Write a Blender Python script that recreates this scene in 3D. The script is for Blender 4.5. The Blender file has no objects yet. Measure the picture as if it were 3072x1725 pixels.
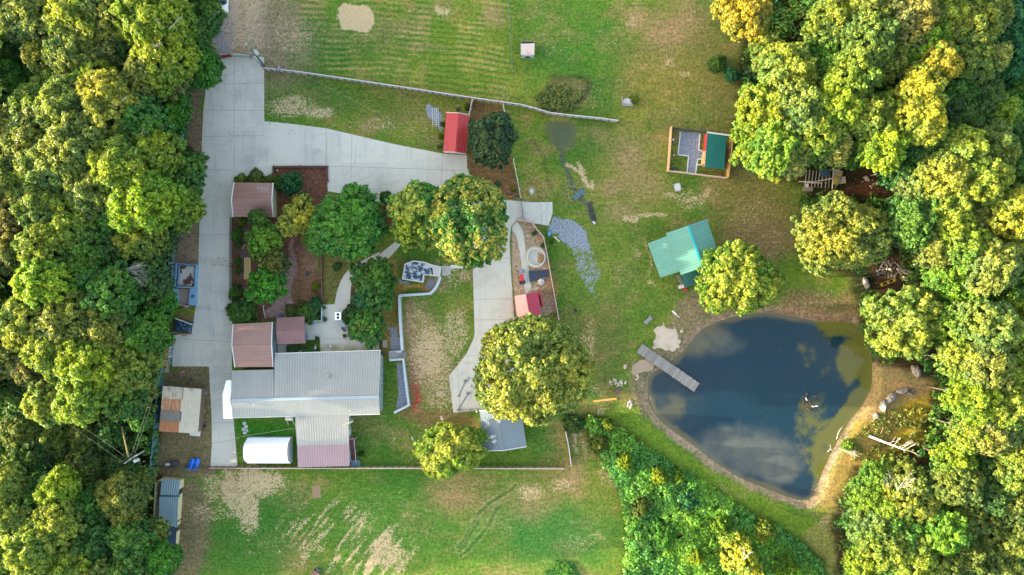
import bpy, bmesh, math, random
import numpy as np
from mathutils import Vector, Matrix
from mathutils.geometry import tessellate_polygon

# ------------------------------------------------------------------ camera, sky, sun, exposure
S = 0.05            # metres per photo pixel on the ground
H = 115.0           # camera height
sc = bpy.context.scene
COL = sc.collection
cam = bpy.data.cameras.new('aerial_camera')
cam.sensor_width = 36.0
cam.lens = 36.0 * H / (3072 * S)
cam.clip_end = 3000
cam.clip_start = 1
camo = bpy.data.objects.new('aerial_camera', cam)
camo.location = (0, 0, H)
COL.objects.link(camo)
sc.camera = camo

ELEV, AZ = 9.5, 268.5      # sun low in the west
world = bpy.data.worlds.new("World")
sc.world = world
world.use_nodes = True
wn = world.node_tree
sky = wn.nodes.new('ShaderNodeTexSky')
sky.sky_type = 'NISHITA'
sky.sun_disc = False
sky.sun_elevation = math.radians(ELEV)
sky.sun_rotation = math.radians(AZ)
sky.ozone_density = 0.0
sky.dust_density = 2.0
sky.air_density = 0.8
# broken white cloud over the blue
_tc = wn.nodes.new('ShaderNodeTexCoord'); _mp = wn.nodes.new('ShaderNodeMapping'); _mp.inputs['Scale'].default_value = (1, 1, 2.2); _mp.inputs['Location'].default_value = (.35, .1, 0)
wn.links.new(_tc.outputs['Generated'], _mp.inputs[0])
_cn = wn.nodes.new('ShaderNodeTexNoise'); _cn.inputs['Scale'].default_value = 2.6; _cn.inputs['Detail'].default_value = 7; _cn.inputs['Roughness'].default_value = .6
wn.links.new(_mp.outputs[0], _cn.inputs['Vector'])
_cr = wn.nodes.new('ShaderNodeMapRange'); _cr.interpolation_type = 'SMOOTHSTEP'; _cr.inputs[1].default_value = .44; _cr.inputs[2].default_value = .74
wn.links.new(_cn.outputs[0], _cr.inputs[0])
_cm = wn.nodes.new('ShaderNodeMix'); _cm.data_type = 'RGBA'; _cm.inputs[7].default_value = (1.35, 1.4, 1.45, 1)
wn.links.new(_cr.outputs[0], _cm.inputs[0]); wn.links.new(sky.outputs[0], _cm.inputs[6])
wn.links.new(_cm.outputs[2], wn.nodes['Background'].inputs[0])
wn.nodes['Background'].inputs[1].default_value = 0.15
sun = bpy.data.lights.new('sun', 'SUN')
sun.energy = 2.2
sun.angle = math.radians(0.6)
sun.color = (1.0, 0.90, 0.70)
suno = bpy.data.objects.new('sun', sun)
_az = math.radians(AZ)
_sd = Vector((math.sin(_az) * math.cos(math.radians(ELEV)), math.cos(_az) * math.cos(math.radians(ELEV)), math.sin(math.radians(ELEV))))
suno.rotation_euler = _sd.to_track_quat('Z', 'Y').to_euler()
suno.location = _sd * 200
COL.objects.link(suno)
sc.view_settings.view_transform = 'Standard'
sc.view_settings.look = 'None'
sc.view_settings.gamma = 1.0
sc.view_settings.use_curve_mapping = False
sc.view_settings.exposure = 3.22
sc.render.engine = 'CYCLES'
sc.cycles.max_bounces = 5
sc.cycles.diffuse_bounces = 3
sc.cycles.transmission_bounces = 3
sc.cycles.use_denoising = True

# ------------------------------------------------------------------ helpers
def P(px, py, z=0.0):
    k = S * (H - z) / H
    return Vector(((px - 1536) * k, (862.5 - py) * k, z))

GAIN = (1.5, 1.68, 2.0)
def lin(v):
    v /= 255.0
    return v / 12.92 if v <= 0.04045 else ((v + 0.055) / 1.055) ** 2.4
def A(r, g, b, k=1.0):
    return (min(.9, lin(r) / GAIN[0] * k), min(.9, lin(g) / GAIN[1] * k), min(.9, lin(b) / GAIN[2] * k))

def tag(o, label=None, cat=None, group=None, kind=None):
    if label: o['label'] = label
    if cat: o['category'] = cat
    if group: o['group'] = group
    if kind: o['kind'] = kind
    return o

ORG = Vector((0, 0, 0))
def thing(name, label, cat, loc, group=None, rz=0):
    global ORG
    o = bpy.data.objects.new(name, None)
    o.location = loc
    o.rotation_euler = (0, 0, rz)
    o.empty_display_size = 0.5
    COL.objects.link(o)
    tag(o, label, cat, group)
    return o

class MB:
    def __init__(s):
        s.v = []; s.f = []; s.uv = []; s.mi = []; s.m = 0
    def add(s, vs, fs, uvs=None):
        n = len(s.v)
        s.v += [tuple(x) for x in vs]
        for i, f in enumerate(fs):
            s.f.append(tuple(n + k for k in f)); s.mi.append(s.m)
            s.uv.append(uvs[i] if uvs else None)
        return s
    def quad(s, a, b, c, d, uv=None):
        return s.add([a, b, c, d], [(0, 1, 2, 3)], [uv] if uv else None)
    def tri(s, a, b, c):
        return s.add([a, b, c], [(0, 1, 2)])
    def box(s, c, size, rz=0, rx=0, ry=0):
        M = Matrix.Rotation(rz, 3, 'Z') @ Matrix.Rotation(ry, 3, 'Y') @ Matrix.Rotation(rx, 3, 'X')
        hx, hy, hz = size[0] / 2, size[1] / 2, size[2] / 2
        c = Vector(c)
        vs = [c + M @ Vector((x * hx, y * hy, z * hz)) for x in (-1, 1) for y in (-1, 1) for z in (-1, 1)]
        return s.add(vs, [(0, 1, 3, 2), (4, 6, 7, 5), (0, 4, 5, 1), (2, 3, 7, 6), (0, 2, 6, 4), (1, 5, 7, 3)])
    def bar(s, p, q, w, h=None):
        p, q = Vector(p), Vector(q); d = q - p; L = d.length
        if L < 1e-6: return s
        h = h or w
        x = d / L
        y = Vector((0, 0, 1)).cross(x)
        if y.length < 1e-3: y = Vector((0, 1, 0))
        y.normalize(); z = x.cross(y)
        vs = []
        for e in (p, q):
            for a, b in ((-1, -1), (1, -1), (1, 1), (-1, 1)):
                vs.append(e + y * a * w / 2 + z * b * h / 2)
        return s.add(vs, [(3, 2, 1, 0), (4, 5, 6, 7), (0, 1, 5, 4), (1, 2, 6, 5), (2, 3, 7, 6), (3, 0, 4, 7)])
    def tube(s, p, q, r0, r1=None, n=8, cap=True):
        p, q = Vector(p), Vector(q); d = q - p
        if d.length < 1e-6: return s
        r1 = r0 if r1 is None else r1
        x = d.normalized(); y = x.orthogonal().normalized(); z = x.cross(y)
        vs = []
        for e, r in ((p, r0), (q, r1)):
            for k in range(n):
                a = 2 * math.pi * k / n
                vs.append(e + y * math.cos(a) * r + z * math.sin(a) * r)
        fs = [(k, (k + 1) % n, n + (k + 1) % n, n + k) for k in range(n)]
        if cap: fs += [tuple(range(n))[::-1], tuple(range(n, 2 * n))]
        return s.add(vs, fs)
    def prism(s, poly, z0, z1, top_only=False):
        """poly: list of (x, y) world"""
        n = len(poly)
        ar = sum(poly[i][0] * poly[(i + 1) % n][1] - poly[(i + 1) % n][0] * poly[i][1] for i in range(n))
        if ar < 0: poly = poly[::-1]
        top = [Vector((p[0], p[1], z1)) for p in poly]
        tess = tessellate_polygon([top])
        tf = []
        for t in tess:
            a, b, c = [top[i] for i in t]
            tf.append(tuple(t) if (b - a).cross(c - a).z > 0 else tuple(t)[::-1])
        s.add(top, tf)
        if not top_only:
            bot = [Vector((p[0], p[1], z0)) for p in poly]
            s.add(bot + top, [(i, (i + 1) % n, n + (i + 1) % n, n + i) for i in range(n)])
            s.add(bot, [f[::-1] for f in tf])
        return s
    def ball(s, c, r, nu=10, nv=6, rz=0):
        c = Vector(c); r = (r, r, r) if not hasattr(r, '__len__') else r
        M = Matrix.Rotation(rz, 3, 'Z')
        vs = [c + Vector((0, 0, -r[2]))]
        for j in range(1, nv):
            t = -math.pi / 2 + math.pi * j / nv
            for i in range(nu):
                a = 2 * math.pi * i / nu
                vs.append(c + M @ Vector((r[0] * math.cos(t) * math.cos(a), r[1] * math.cos(t) * math.sin(a), r[2] * math.sin(t))))
        vs.append(c + Vector((0, 0, r[2])))
        fs = [(0, 1 + (i + 1) % nu, 1 + i) for i in range(nu)]
        for j in range(nv - 2):
            for i in range(nu):
                a = 1 + j * nu + i; b = 1 + j * nu + (i + 1) % nu
                fs.append((a, b, b + nu, a + nu))
        L = len(vs) - 1; o = 1 + (nv - 2) * nu
        fs += [(o + i, o + (i + 1) % nu, L) for i in range(nu)]
        return s.add(vs, fs)
    def build(s, name, mat, parent=None, smooth=False):
        root = parent
        while root is not None and root.parent is not None: root = root.parent
        me = bpy.data.meshes.new(name)
        V = [Vector(v) for v in s.v]
        if root is None:
            lo = Vector((min(v.x for v in V), min(v.y for v in V), min(v.z for v in V)))
            hi = Vector((max(v.x for v in V), max(v.y for v in V), 0))
            org = Vector(((lo.x + hi.x) / 2, (lo.y + hi.y) / 2, lo.z))
        else:
            org = Vector(root.location)
        if root is not None and abs(root.rotation_euler.z) > 1e-9:
            Mi = Matrix.Rotation(-root.rotation_euler.z, 3, 'Z')
            V = [Mi @ (v - org) for v in V]
        else:
            V = [v - org for v in V]
        me.from_pydata([tuple(v) for v in V], [], s.f)
        if any(u for u in s.uv):
            ul = me.uv_layers.new(name='UVMap')
            for p, u in zip(me.polygons, s.uv):
                if u:
                    for k, li in enumerate(p.loop_indices): ul.data[li].uv = u[k]
        mats = mat if isinstance(mat, (list, tuple)) else [mat]
        for m in mats: me.materials.append(m)
        if len(mats) > 1: me.polygons.foreach_set('material_index', s.mi)
        if smooth: me.polygons.foreach_set('use_smooth', [True] * len(me.polygons))
        me.update()
        o = bpy.data.objects.new(name, me)
        if root is None: o.location = org
        o.parent = parent
        COL.objects.link(o)
        return o

# ------------------------------------------------------------------ materials
def nodes(name):
    m = bpy.data.materials.new(name); m.use_nodes = True
    nt = m.node_tree
    return m, nt, nt.nodes['Principled BSDF'], nt.nodes, nt.links

def mth(nt, op, a, b=None, clamp=False):
    n = nt.nodes.new('ShaderNodeMath'); n.operation = op; n.use_clamp = clamp
    for i, x in enumerate((a, b)):
        if x is None: continue
        if isinstance(x, (int, float)): n.inputs[i].default_value = x
        else: nt.links.new(x, n.inputs[i])
    return n.outputs[0]
def mixc(nt, f, a, b, mode='MIX'):
    n = nt.nodes.new('ShaderNodeMix'); n.data_type = 'RGBA'; n.blend_type = mode
    for x, i in ((f, 0), (a, 6), (b, 7)):
        if isinstance(x, (int, float)): n.inputs[i].default_value = x
        elif isinstance(x, tuple): n.inputs[i].default_value = (*x[:3], 1)
        else: nt.links.new(x, n.inputs[i])
    return n.outputs[2]
def noise(nt, vec, scale, detail=4, rough=.6):
    n = nt.nodes.new('ShaderNodeTexNoise'); n.inputs['Scale'].default_value = scale
    n.inputs['Detail'].default_value = detail; n.inputs['Roughness'].default_value = rough
    if vec is not None: nt.links.new(vec, n.inputs['Vector'])
    return n.outputs[0]
def sstep(nt, v, lo, hi):
    n = nt.nodes.new('ShaderNodeMapRange'); n.interpolation_type = 'SMOOTHSTEP'
    nt.links.new(v, n.inputs[0]); n.inputs[1].default_value = lo; n.inputs[2].default_value = hi
    return n.outputs[0]
def posn(nt):
    return nt.nodes.new('ShaderNodeNewGeometry').outputs['Position']
def bump(nt, b, h, strength, dist=.05):
    n = nt.nodes.new('ShaderNodeBump'); n.inputs['Strength'].default_value = strength; n.inputs['Distance'].default_value = dist
    nt.links.new(h, n.inputs['Height']); nt.links.new(n.outputs[0], b.inputs['Normal'])

_mc = {}
def mat(name, col, rough=.7, var=.25, scale=1.2, metal=0.0, dirt=None, dscale=.5, damt=.5, island=0.0):
    if name in _mc: return _mc[name]
    m, nt, b, N, L = nodes(name)
    p = posn(nt)
    c = mixc(nt, noise(nt, p, scale, 6, .65), tuple(x * (1 - var) for x in col), tuple(min(.95, x * (1 + var)) for x in col))
    if dirt:
        c = mixc(nt, mth(nt, 'MULTIPLY', sstep(nt, noise(nt, p, dscale, 8, .7), .5, .68), damt), c, dirt)
    if island:
        g = N.new('ShaderNodeNewGeometry')
        c = mixc(nt, 1.0, c, mixc(nt, g.outputs['Random Per Island'], (1 - island,) * 3, (1 + island,) * 3), 'MULTIPLY')
    L.new(c, b.inputs['Base Color'])
    b.inputs['Roughness'].default_value = rough
    b.inputs['Metallic'].default_value = metal
    bump(nt, b, noise(nt, p, scale * 12, 3), .15, .02)
    _mc[name] = m
    return m

def roofmat(name, col, pitch=.23, dark=.62, rough=.42, dirt=None, damt=.5, metal=.25, width=.2):
    """ribbed sheet metal: u of the UV map runs across the ribs in metres"""
    if name in _mc: return _mc[name]
    m, nt, b, N, L = nodes(name)
    uv = N.new('ShaderNodeUVMap').outputs[0]
    sx = N.new('ShaderNodeSeparateXYZ'); L.new(uv, sx.inputs[0])
    u = mth(nt, 'FRACT', mth(nt, 'DIVIDE', sx.outputs[0], pitch))
    line = mth(nt, 'MULTIPLY', mth(nt, 'LESS_THAN', u, width), 1.0)
    p = posn(nt)
    c = mixc(nt, noise(nt, p, .6, 7, .65), tuple(x * .82 for x in col), tuple(min(.95, x * 1.14) for x in col))
    mp = N.new('ShaderNodeMapping'); L.new(uv, mp.inputs[0]); mp.inputs['Scale'].default_value = (5, .5, 1)
    c = mixc(nt, mth(nt, 'MULTIPLY', noise(nt, mp.outputs[0], 1.0, 5, .7), .35), c, tuple(x * .6 for x in col))
    pane = mth(nt, 'MULTIPLY', mth(nt, 'FRACT', mth(nt, 'MULTIPLY', mth(nt, 'FLOOR', mth(nt, 'DIVIDE', sx.outputs[0], pitch * 4)), 0.618)), .12)
    c = mixc(nt, pane, c, tuple(x * .55 for x in col))
    if dirt:
        c = mixc(nt, mth(nt, 'MULTIPLY', sstep(nt, noise(nt, mp.outputs[0], 1.3, 8, .75), .52, .68), damt), c, dirt)
    c = mixc(nt, line, c, mixc(nt, 1.0, c, (dark,) * 3, 'MULTIPLY'))  # rib shadow lines put into the sheet colour as toned stripes
    L.new(c, b.inputs['Base Color'])
    b.inputs['Roughness'].default_value = rough; b.inputs['Metallic'].default_value = metal
    bump(nt, b, mth(nt, 'ADD', mth(nt, 'MULTIPLY', line, 1.0), mth(nt, 'MULTIPLY', noise(nt, p, 1.3, 3), .5)), .35, .03)
    _mc[name] = m
    return m

def leafmat():
    m, nt, b, N, L = nodes('leaf')
    oi = N.new('ShaderNodeObjectInfo')
    at = N.new('ShaderNodeAttribute'); at.attribute_name = 'tint'
    g = N.new('ShaderNodeNewGeometry')
    base = oi.outputs['Color']
    t = mth(nt, 'MULTIPLY', at.outputs['Fac'], 1.0)
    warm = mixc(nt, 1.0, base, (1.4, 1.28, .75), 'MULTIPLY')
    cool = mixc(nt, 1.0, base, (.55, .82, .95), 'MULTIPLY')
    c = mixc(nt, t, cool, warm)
    c = mixc(nt, mth(nt, 'MULTIPLY', sstep(nt, t, .42, .7), mth(nt, 'SUBTRACT', oi.outputs['Alpha'], 1.0, True)), c, (.40, .37, .07))  # yellow of sunlit tops mixed into the leaf colour
    c = mixc(nt, 1.0, c, mixc(nt, g.outputs['Random Per Island'], (.45, .45, .45), (1.55, 1.55, 1.55)), 'MULTIPLY')
    rr = mth(nt, 'GREATER_THAN', mth(nt, 'FRACT', mth(nt, 'MULTIPLY', g.outputs['Random Per Island'], 37.0)), .96)
    c = mixc(nt, mth(nt, 'MULTIPLY', rr, .45), c, (.24, .15, .03))
    L.new(c, b.inputs['Base Color'])
    b.inputs['Roughness'].default_value = .55
    b.inputs['Specular IOR Level'].default_value = .35
    tr = N.new('ShaderNodeBsdfTranslucent'); L.new(mixc(nt, 1.0, c, (1.25, 1.3, .6), 'MULTIPLY'), tr.inputs[0])
    ms = N.new('ShaderNodeMixShader'); ms.inputs[0].default_value = .42
    L.new(b.outputs[0], ms.inputs[1]); L.new(tr.outputs[0], ms.inputs[2])
    L.new(ms.outputs[0], N['Material Output'].inputs[0])
    return m
LEAF = leafmat()

BARK = mat('bark', (.075, .06, .045), .9, .4, 3)
DEADWOOD = mat('dead_wood', (.42, .36, .29), .85, .3, 4)
CONC = mat('concrete_wall', A(190, 205, 215), .8, .12, 1.0, dirt=A(120, 130, 140), damt=.4)
WHITEP = mat('white_paint', A(225, 232, 240), .55, .05, 1)
PUREWHITE = mat('white_sheet', (.88, .88, .88), .5, .02, 1)
CREAM = mat('cream_siding', A(205, 200, 165), .7, .08, 1)
SIDING = mat('blue_grey_siding', A(150, 175, 190), .7, .08, 1)
DARK = mat('dark_plastic', (.02, .022, .025), .5, .2, 2)
GLASS = mat('window_glass', (.03, .045, .06), .12, .1, 1)
LUMBER = mat('pale_lumber', A(215, 180, 130), .8, .2, 3, island=.15)
WEATHERED = mat('weathered_boards', A(150, 150, 152), .85, .25, 5, island=.22)
REDP = mat('red_paint', A(200, 50, 60), .55, .12, 2)
BLACKM = mat('black_metal', (.025, .027, .03), .45, .2, 2)
STEEL = mat('galvanised_steel', A(180, 188, 196), .4, .12, 3, metal=.4)
ROCKM = mat('grey_rock', A(135, 135, 140), .9, .4, 2.5, dirt=A(80, 80, 80), damt=.6, dscale=2)
LIMEROCK = mat('pale_limestone', A(205, 195, 182), .9, .15, 1.5, dirt=A(150, 140, 125), damt=.5, dscale=1)

# ------------------------------------------------------------------ numpy painting
def vnoise(x, y, scale, seed, octaves=1):
    out = np.zeros_like(x); amp = 1.0; tot = 0
    for o in range(octaves):
        rs = np.random.RandomState(seed + o * 17)
        L = rs.rand(256, 256)
        u = x / scale + 1000.3; v = y / scale + 1000.7
        iu = np.floor(u).astype(int); iv = np.floor(v).astype(int)
        fu = u - iu; fv = v - iv
        fu = fu * fu * (3 - 2 * fu); fv = fv * fv * (3 - 2 * fv)
        a = L[iu % 256, iv % 256]; b = L[(iu + 1) % 256, iv % 256]
        c = L[iu % 256, (iv + 1) % 256]; d = L[(iu + 1) % 256, (iv + 1) % 256]
        out += amp * ((a * (1 - fu) + b * fu) * (1 - fv) + (c * (1 - fu) + d * fu) * fv)
        tot += amp; amp *= .55; scale /= 2.03
    return np.clip((out / tot - .5) * 1.55 + .5, 0, 1)
def smooth(a, b, x):
    t = np.clip((x - a) / (b - a), 0, 1)
    return t * t * (3 - 2 * t)
def sdf(px, py, poly):
    """signed distance in px, negative inside"""
    d = np.full(px.shape, 1e9); inside = np.zeros(px.shape, bool)
    n = len(poly)
    for i in range(n):
        x0, y0 = poly[i]; x1, y1 = poly[(i + 1) % n]
        ex, ey = x1 - x0, y1 - y0
        t = np.clip(((px - x0) * ex + (py - y0) * ey) / (ex * ex + ey * ey + 1e-9), 0, 1)
        d = np.minimum(d, (px - x0 - t * ex) ** 2 + (py - y0 - t * ey) ** 2)
        c = ((y0 > py) != (y1 > py)) & (px < (x1 - x0) * (py - y0) / ((y1 - y0) + 1e-12) + x0)
        inside ^= c
    d = np.sqrt(d)
    return np.where(inside, -d, d)
def line_d(px, py, pts):
    d = np.full(px.shape, 1e9)
    for i in range(len(pts) - 1):
        x0, y0 = pts[i]; x1, y1 = pts[i + 1]
        ex, ey = x1 - x0, y1 - y0
        t = np.clip(((px - x0) * ex + (py - y0) * ey) / (ex * ex + ey * ey + 1e-9), 0, 1)
        d = np.minimum(d, (px - x0 - t * ex) ** 2 + (py - y0 - t * ey) ** 2)
    return np.sqrt(d)
def catmull(pts, n=6, closed=True):
    out = []; m = len(pts)
    rng = range(m) if closed else range(m - 1)
    for i in rng:
        g = (lambda k: pts[k % m]) if closed else (lambda k: pts[max(0, min(m - 1, k))])
        p0, p1, p2, p3 = g(i - 1), g(i), g(i + 1), g(i + 2)
        for j in range(n):
            t = j / n
            out.append(tuple(.5 * (2 * p1[k] + (p2[k] - p0[k]) * t + (2 * p0[k] - 5 * p1[k] + 4 * p2[k] - p3[k]) * t * t + (3 * p1[k] - p0[k] - 3 * p2[k] + p3[k]) * t ** 3) for k in (0, 1)))
    if not closed: out.append(pts[-1])
    return out

POND = catmull([(1942, 1172), (1950, 1125), (2005, 1090), (2052, 1050), (2110, 985), (2215, 946), (2302, 938), (2386, 950), (2458, 964), (2560, 970),
        (2598, 1010), (2614, 1074), (2615, 1150), (2590, 1212), (2552, 1260), (2522, 1308), (2490, 1366), (2464, 1425), (2438, 1488), (2408, 1502), (2355, 1488),
        (2304, 1468), (2220, 1434), (2133, 1378), (2080, 1336), (2028, 1300), (1975, 1256), (1950, 1215)], 4)
SMALLPOND = catmull([(1640, 372), (1690, 366), (1722, 376), (1726, 410), (1716, 438), (1690, 444), (1664, 440), (1648, 410)], 3)
STREAM = [(1688, 440), (1684, 470), (1694, 505), (1712, 545), (1738, 590), (1762, 615), (1776, 650), (1782, 668)]
LWOOD = [(-400, -400), (655, -400), (640, 60), (640, 200), (560, 270), (548, 420), (592, 470), (590, 620), (520, 720), (505, 780), (510, 900), (500, 1000), (480, 1110), (470, 1300), (452, 1420), (465, 1500), (470, 1760), (440, 2000), (-400, 2000)]
RWOOD = [(2150, -400), (2150, 30), (2220, 120), (2210, 420), (2300, 520), (2420, 560), (2400, 780), (2560, 840), (2610, 1080), (2800, 1140), (2760, 1330), (2560, 1400), (2500, 1560), (2520, 1760), (2520, 2000), (3500, 2000), (3500, -400)]
THICKET = [(1752, 1235), (1800, 1250), (1882, 1292), (1953, 1348), (2033, 1396), (2133, 1458), (2212, 1510), (2292, 1552), (2356, 1590), (2423, 1638), (2475, 1680), (2490, 1790), (1850, 1790), (1870, 1700), (1880, 1600), (1866, 1500), (1830, 1420), (1770, 1330), (1745, 1270)]

def terrain_z(px, py):
    d = sdf(px, py, POND) * S
    z = np.where(d > 0, -.35 + .35 * smooth(0, 1.9, d), -.35 - 1.3 * smooth(0, 4.5, -d))
    d2 = sdf(px, py, SMALLPOND) * S
    z2 = np.where(d2 > 0, -.25 + .25 * smooth(0, .9, d2), -.25 - .6 * smooth(0, 1.5, -d2))
    return np.minimum(z, z2)

def A3(*c): return np.array(A(*c))

def build_ground():
    step = 4.0
    xs = np.arange(-240, 3072 + 241, step); ys = np.arange(-240, 1725 + 241, step)
    far = np.array([-24000., -9000., -3000., -1200., -500.])
    xs = np.concatenate([far, xs, 3072 - far[::-1]]); ys = np.concatenate([far, ys, 1725 - far[::-1]])
    X, Y = np.meshgrid(xs, ys)
    nx, ny = len(xs), len(ys)
    Z = terrain_z(X, Y)
    k = S * (H - Z) / H
    V = np.stack([(X - 1536) * k, (862.5 - Y) * k, Z], -1).reshape(-1, 3)
    wob = 18 * (vnoise(X, Y, 60, 5, 3) - .5)
    wx = 26 * (vnoise(X, Y, 45, 8, 3) - .5); wy = 26 * (vnoise(X, Y, 45, 9, 3) - .5)
    XX, YY = X + wx, Y + wy
    def ell(cx, cy, rx, ry, rot=0, soft=.6):
        c, s_ = math.cos(rot), math.sin(rot)
        u = ((XX - cx) * c + (YY - cy) * s_) / rx; v = (-(XX - cx) * s_ + (YY - cy) * c) / ry
        return 1 - smooth(1 - soft, 1 + soft, np.sqrt(u * u + v * v))
    def pol(poly, soft=6, warp=True):
        return 1 - smooth(-soft, soft, sdf(XX if warp else X, YY if warp else Y, poly))
    # --- grass: vivid green / olive / straw-brown blends
    n1 = vnoise(X, Y, 230, 1, 4); n2 = vnoise(X, Y, 90, 2, 4); n3 = vnoise(X * .6 + Y * .2, Y, 34, 3, 3)
    green = A3(92, 126, 46); olive = A3(120, 134, 56); brown = A3(138, 124, 82); lush = A3(60, 112, 44)
    C = np.zeros(X.shape + (3,)) + green
    def mix(c, f):
        nonlocal C
        f = np.clip(f, 0, 1)[..., None]
        C = C * (1 - f) + np.asarray(c) * f
    mix(olive, smooth(.42, .68, n1 * .55 + n2 * .45) * .8)
    mix(brown, smooth(.5, .72, n2 * .5 + n3 * .5) * .6)
    mix(lush, smooth(.52, .75, vnoise(X, Y, 140, 11, 4)) * .45)
    # olive-gold meadow upper right, lush field lower left
    mix(A3(122, 138, 50), ell(1420, 200, 190, 170) * .6)
    mix(A3(58, 118, 44), ell(1700, 130, 180, 150) * .45)
    mix(A3(122, 118, 72), ell(2060, 170, 170, 190) * .6)
    mix(A3(132, 128, 62), ell(1990, 250, 130, 90) * .55)
    mix(A3(118, 116, 66), ell(2220, 420, 100, 200) * .6)
    mix(A3(122, 114, 70), ell(2270, 640, 130, 110) * .7)
    mix(A3(134, 128, 76), ell(1900, 520, 130, 150) * .45)
    mix(A3(128, 112, 84), ell(2280, 720, 120, 60) * .7)
    mix(A3(84, 122, 50), ell(1800, 800, 160, 180) * .4)
    mix(A3(112, 112, 66), ell(1790, 1020, 90, 110) * .6)
    mix(lush, ell(760, 1620, 150, 110) * .8)
    mix(lush, ell(880, 1500, 90, 60) * .4)
    mix(A3(44, 122, 58), ell(1650, 1600, 190, 110) * .65)
    mix(A3(84, 136, 60), ell(1300, 1580, 260, 150) * .35)
    mix(lush, ell(1130, 1330, 90, 60) * .5)
    mix(A3(46, 118, 34), ell(790, 1300, 110, 50) * .9)
    mix(A3(128, 118, 76), ell(1400, 1480, 130, 60) * .5)
    mix(A3(128, 126, 74), ell(1650, 1450, 110, 60) * .5)
    mix(A3(140, 128, 110), ell(820, 120, 120, 140) * .8)
    mix(A3(72, 110, 52), ell(960, 300, 120, 40) * .5)
    mix(A3(92, 102, 52), ell(1250, 310, 200, 60) * .4)
    # mowing lines in the upper field, curving round
    ang = Y - .05 * X - .00016 * (X - 1150) ** 2 + 11 * vnoise(X, Y, 130, 21, 3)
    st = np.sin(ang / 17 * 2 * np.pi) * .5 + .5
    fm = pol([(900, 10), (1520, 0), (1530, 330), (1060, 240), (850, 190)], 40)
    stm = smooth(.55, .95, st + .5 * (vnoise(X * .35, Y * 2, 30, 22, 3) - .5)) * fm
    mix(A3(160, 152, 96), stm * .8 * smooth(.38, .62, vnoise(X, Y, 75, 23, 3)))
    mix(A3(50, 112, 40), smooth(.6, .95, 1 - st) * fm * .75 * smooth(.36, .6, vnoise(X, Y, 95, 24, 2)))
    for (cx, cy, rx, ry, f) in ((1905, 60, 30, 34, .7), (2000, 110, 40, 40, .5), (2060, 60, 50, 50, .5), (1960, 100, 30, 50, .45), (1880, 470, 40, 60, .55), (1830, 560, 34, 24, .6), (1870, 640, 40, 26, .6), (1790, 400, 34, 30, .4), (1930, 560, 60, 34, .4), (1720, 1440, 40, 50, .5), (1350, 1470, 50, 60, .5), (1590, 1520, 60, 40, .5), (1060, 1240, 40, 30, .4), (1480, 50, 30, 30, .6), (1180, 90, 70, 16, .5), (1260, 140, 60, 12, .4)):
        mix(A3(158, 136, 104), ell(cx, cy, rx, ry, 0, .9) * f)
    for (cx, cy, rx, ry, f) in ((1790, 300, 60, 60, .6), (1730, 480, 60, 60, .5), (1760, 250, 80, 50, .35), (1130, 110, 90, 60, .5), (1010, 150, 80, 40, .45), (1200, 1430, 140, 40, .6), (860, 1560, 120, 60, .4), (1990, 690, 70, 30, .5), (1640, 820, 60, 140, .5)):
        mix(A3(44, 104, 34), ell(cx, cy, rx, ry, 0, .9) * f)
    # tyre marks, bottom field
    for pts in ([(1545, 1455), (1440, 1540), (1375, 1640)], [(1500, 1520), (1450, 1600), (1385, 1670)], [(1440, 1560), (1376, 1655)]):
        d = line_d(XX * .5 + X * .5, YY * .5 + Y * .5, pts)
        mix(A3(30, 92, 36), (1 - smooth(2, 8, d)) * .5)
        mix(A3(176, 176, 130), (1 - smooth(0, 4, np.abs(d - 8))) * .3)
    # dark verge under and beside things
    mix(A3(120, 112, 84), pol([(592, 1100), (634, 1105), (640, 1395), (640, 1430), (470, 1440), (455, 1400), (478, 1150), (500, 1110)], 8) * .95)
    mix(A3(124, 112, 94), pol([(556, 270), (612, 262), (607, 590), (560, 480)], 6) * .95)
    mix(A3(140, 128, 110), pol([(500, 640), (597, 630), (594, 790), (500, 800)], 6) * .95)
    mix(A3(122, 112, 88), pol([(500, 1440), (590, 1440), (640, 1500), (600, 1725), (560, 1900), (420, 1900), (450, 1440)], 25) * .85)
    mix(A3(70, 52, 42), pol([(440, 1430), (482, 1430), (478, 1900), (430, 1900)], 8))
    # mulch pens and planted beds
    MUL = A3(110, 80, 66)
    mix(MUL, pol([(822, 502), (982, 502), (984, 560), (978, 640), (900, 720), (985, 880), (980, 920), (960, 960), (700, 960), (697, 655), (832, 655), (830, 560)], 3, False))
    mix(A3(96, 92, 54), ell(925, 850, 50, 60) * .6)
    mix(A3(160, 140, 122), ell(925, 790, 24, 34) * .6)
    mix(A3(128, 96, 76), pol([(872, 760), (1000, 740), (1010, 850), (965, 912), (880, 900)], 10) * .55)
    mix(A3(106, 110, 60), pol([(968, 740), (1130, 740), (1050, 810), (1010, 905), (968, 905)], 5) * .9)
    mix(A3(150, 134, 130), pol([(880, 870), (885, 905), (870, 960), (800, 965), (790, 945), (840, 890), (860, 760), (880, 640), (868, 640), (880, 640)], 5) * .8)
    mix(A3(112, 66, 54), pol([(1100, 585), (1180, 612), (1180, 690), (1110, 680)], 5) * .95)
    mix(A3(92, 66, 54), pol([(1040, 830), (1130, 880), (1150, 1010), (1060, 1020)], 10) * .9)
    mix(A3(116, 90, 62), pol([(1408, 300), (1500, 318), (1560, 592), (1450, 590), (1404, 500)], 4, False) * .9)
    # small yard east of the driveway
    mix(A3(172, 158, 136), pol([(1536, 662), (1600, 668), (1630, 712), (1642, 770), (1672, 930), (1560, 990), (1545, 930), (1536, 800)], 3, False))
    mix(A3(190, 146, 116), ell(1618, 715, 14, 14) * .6)
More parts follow.
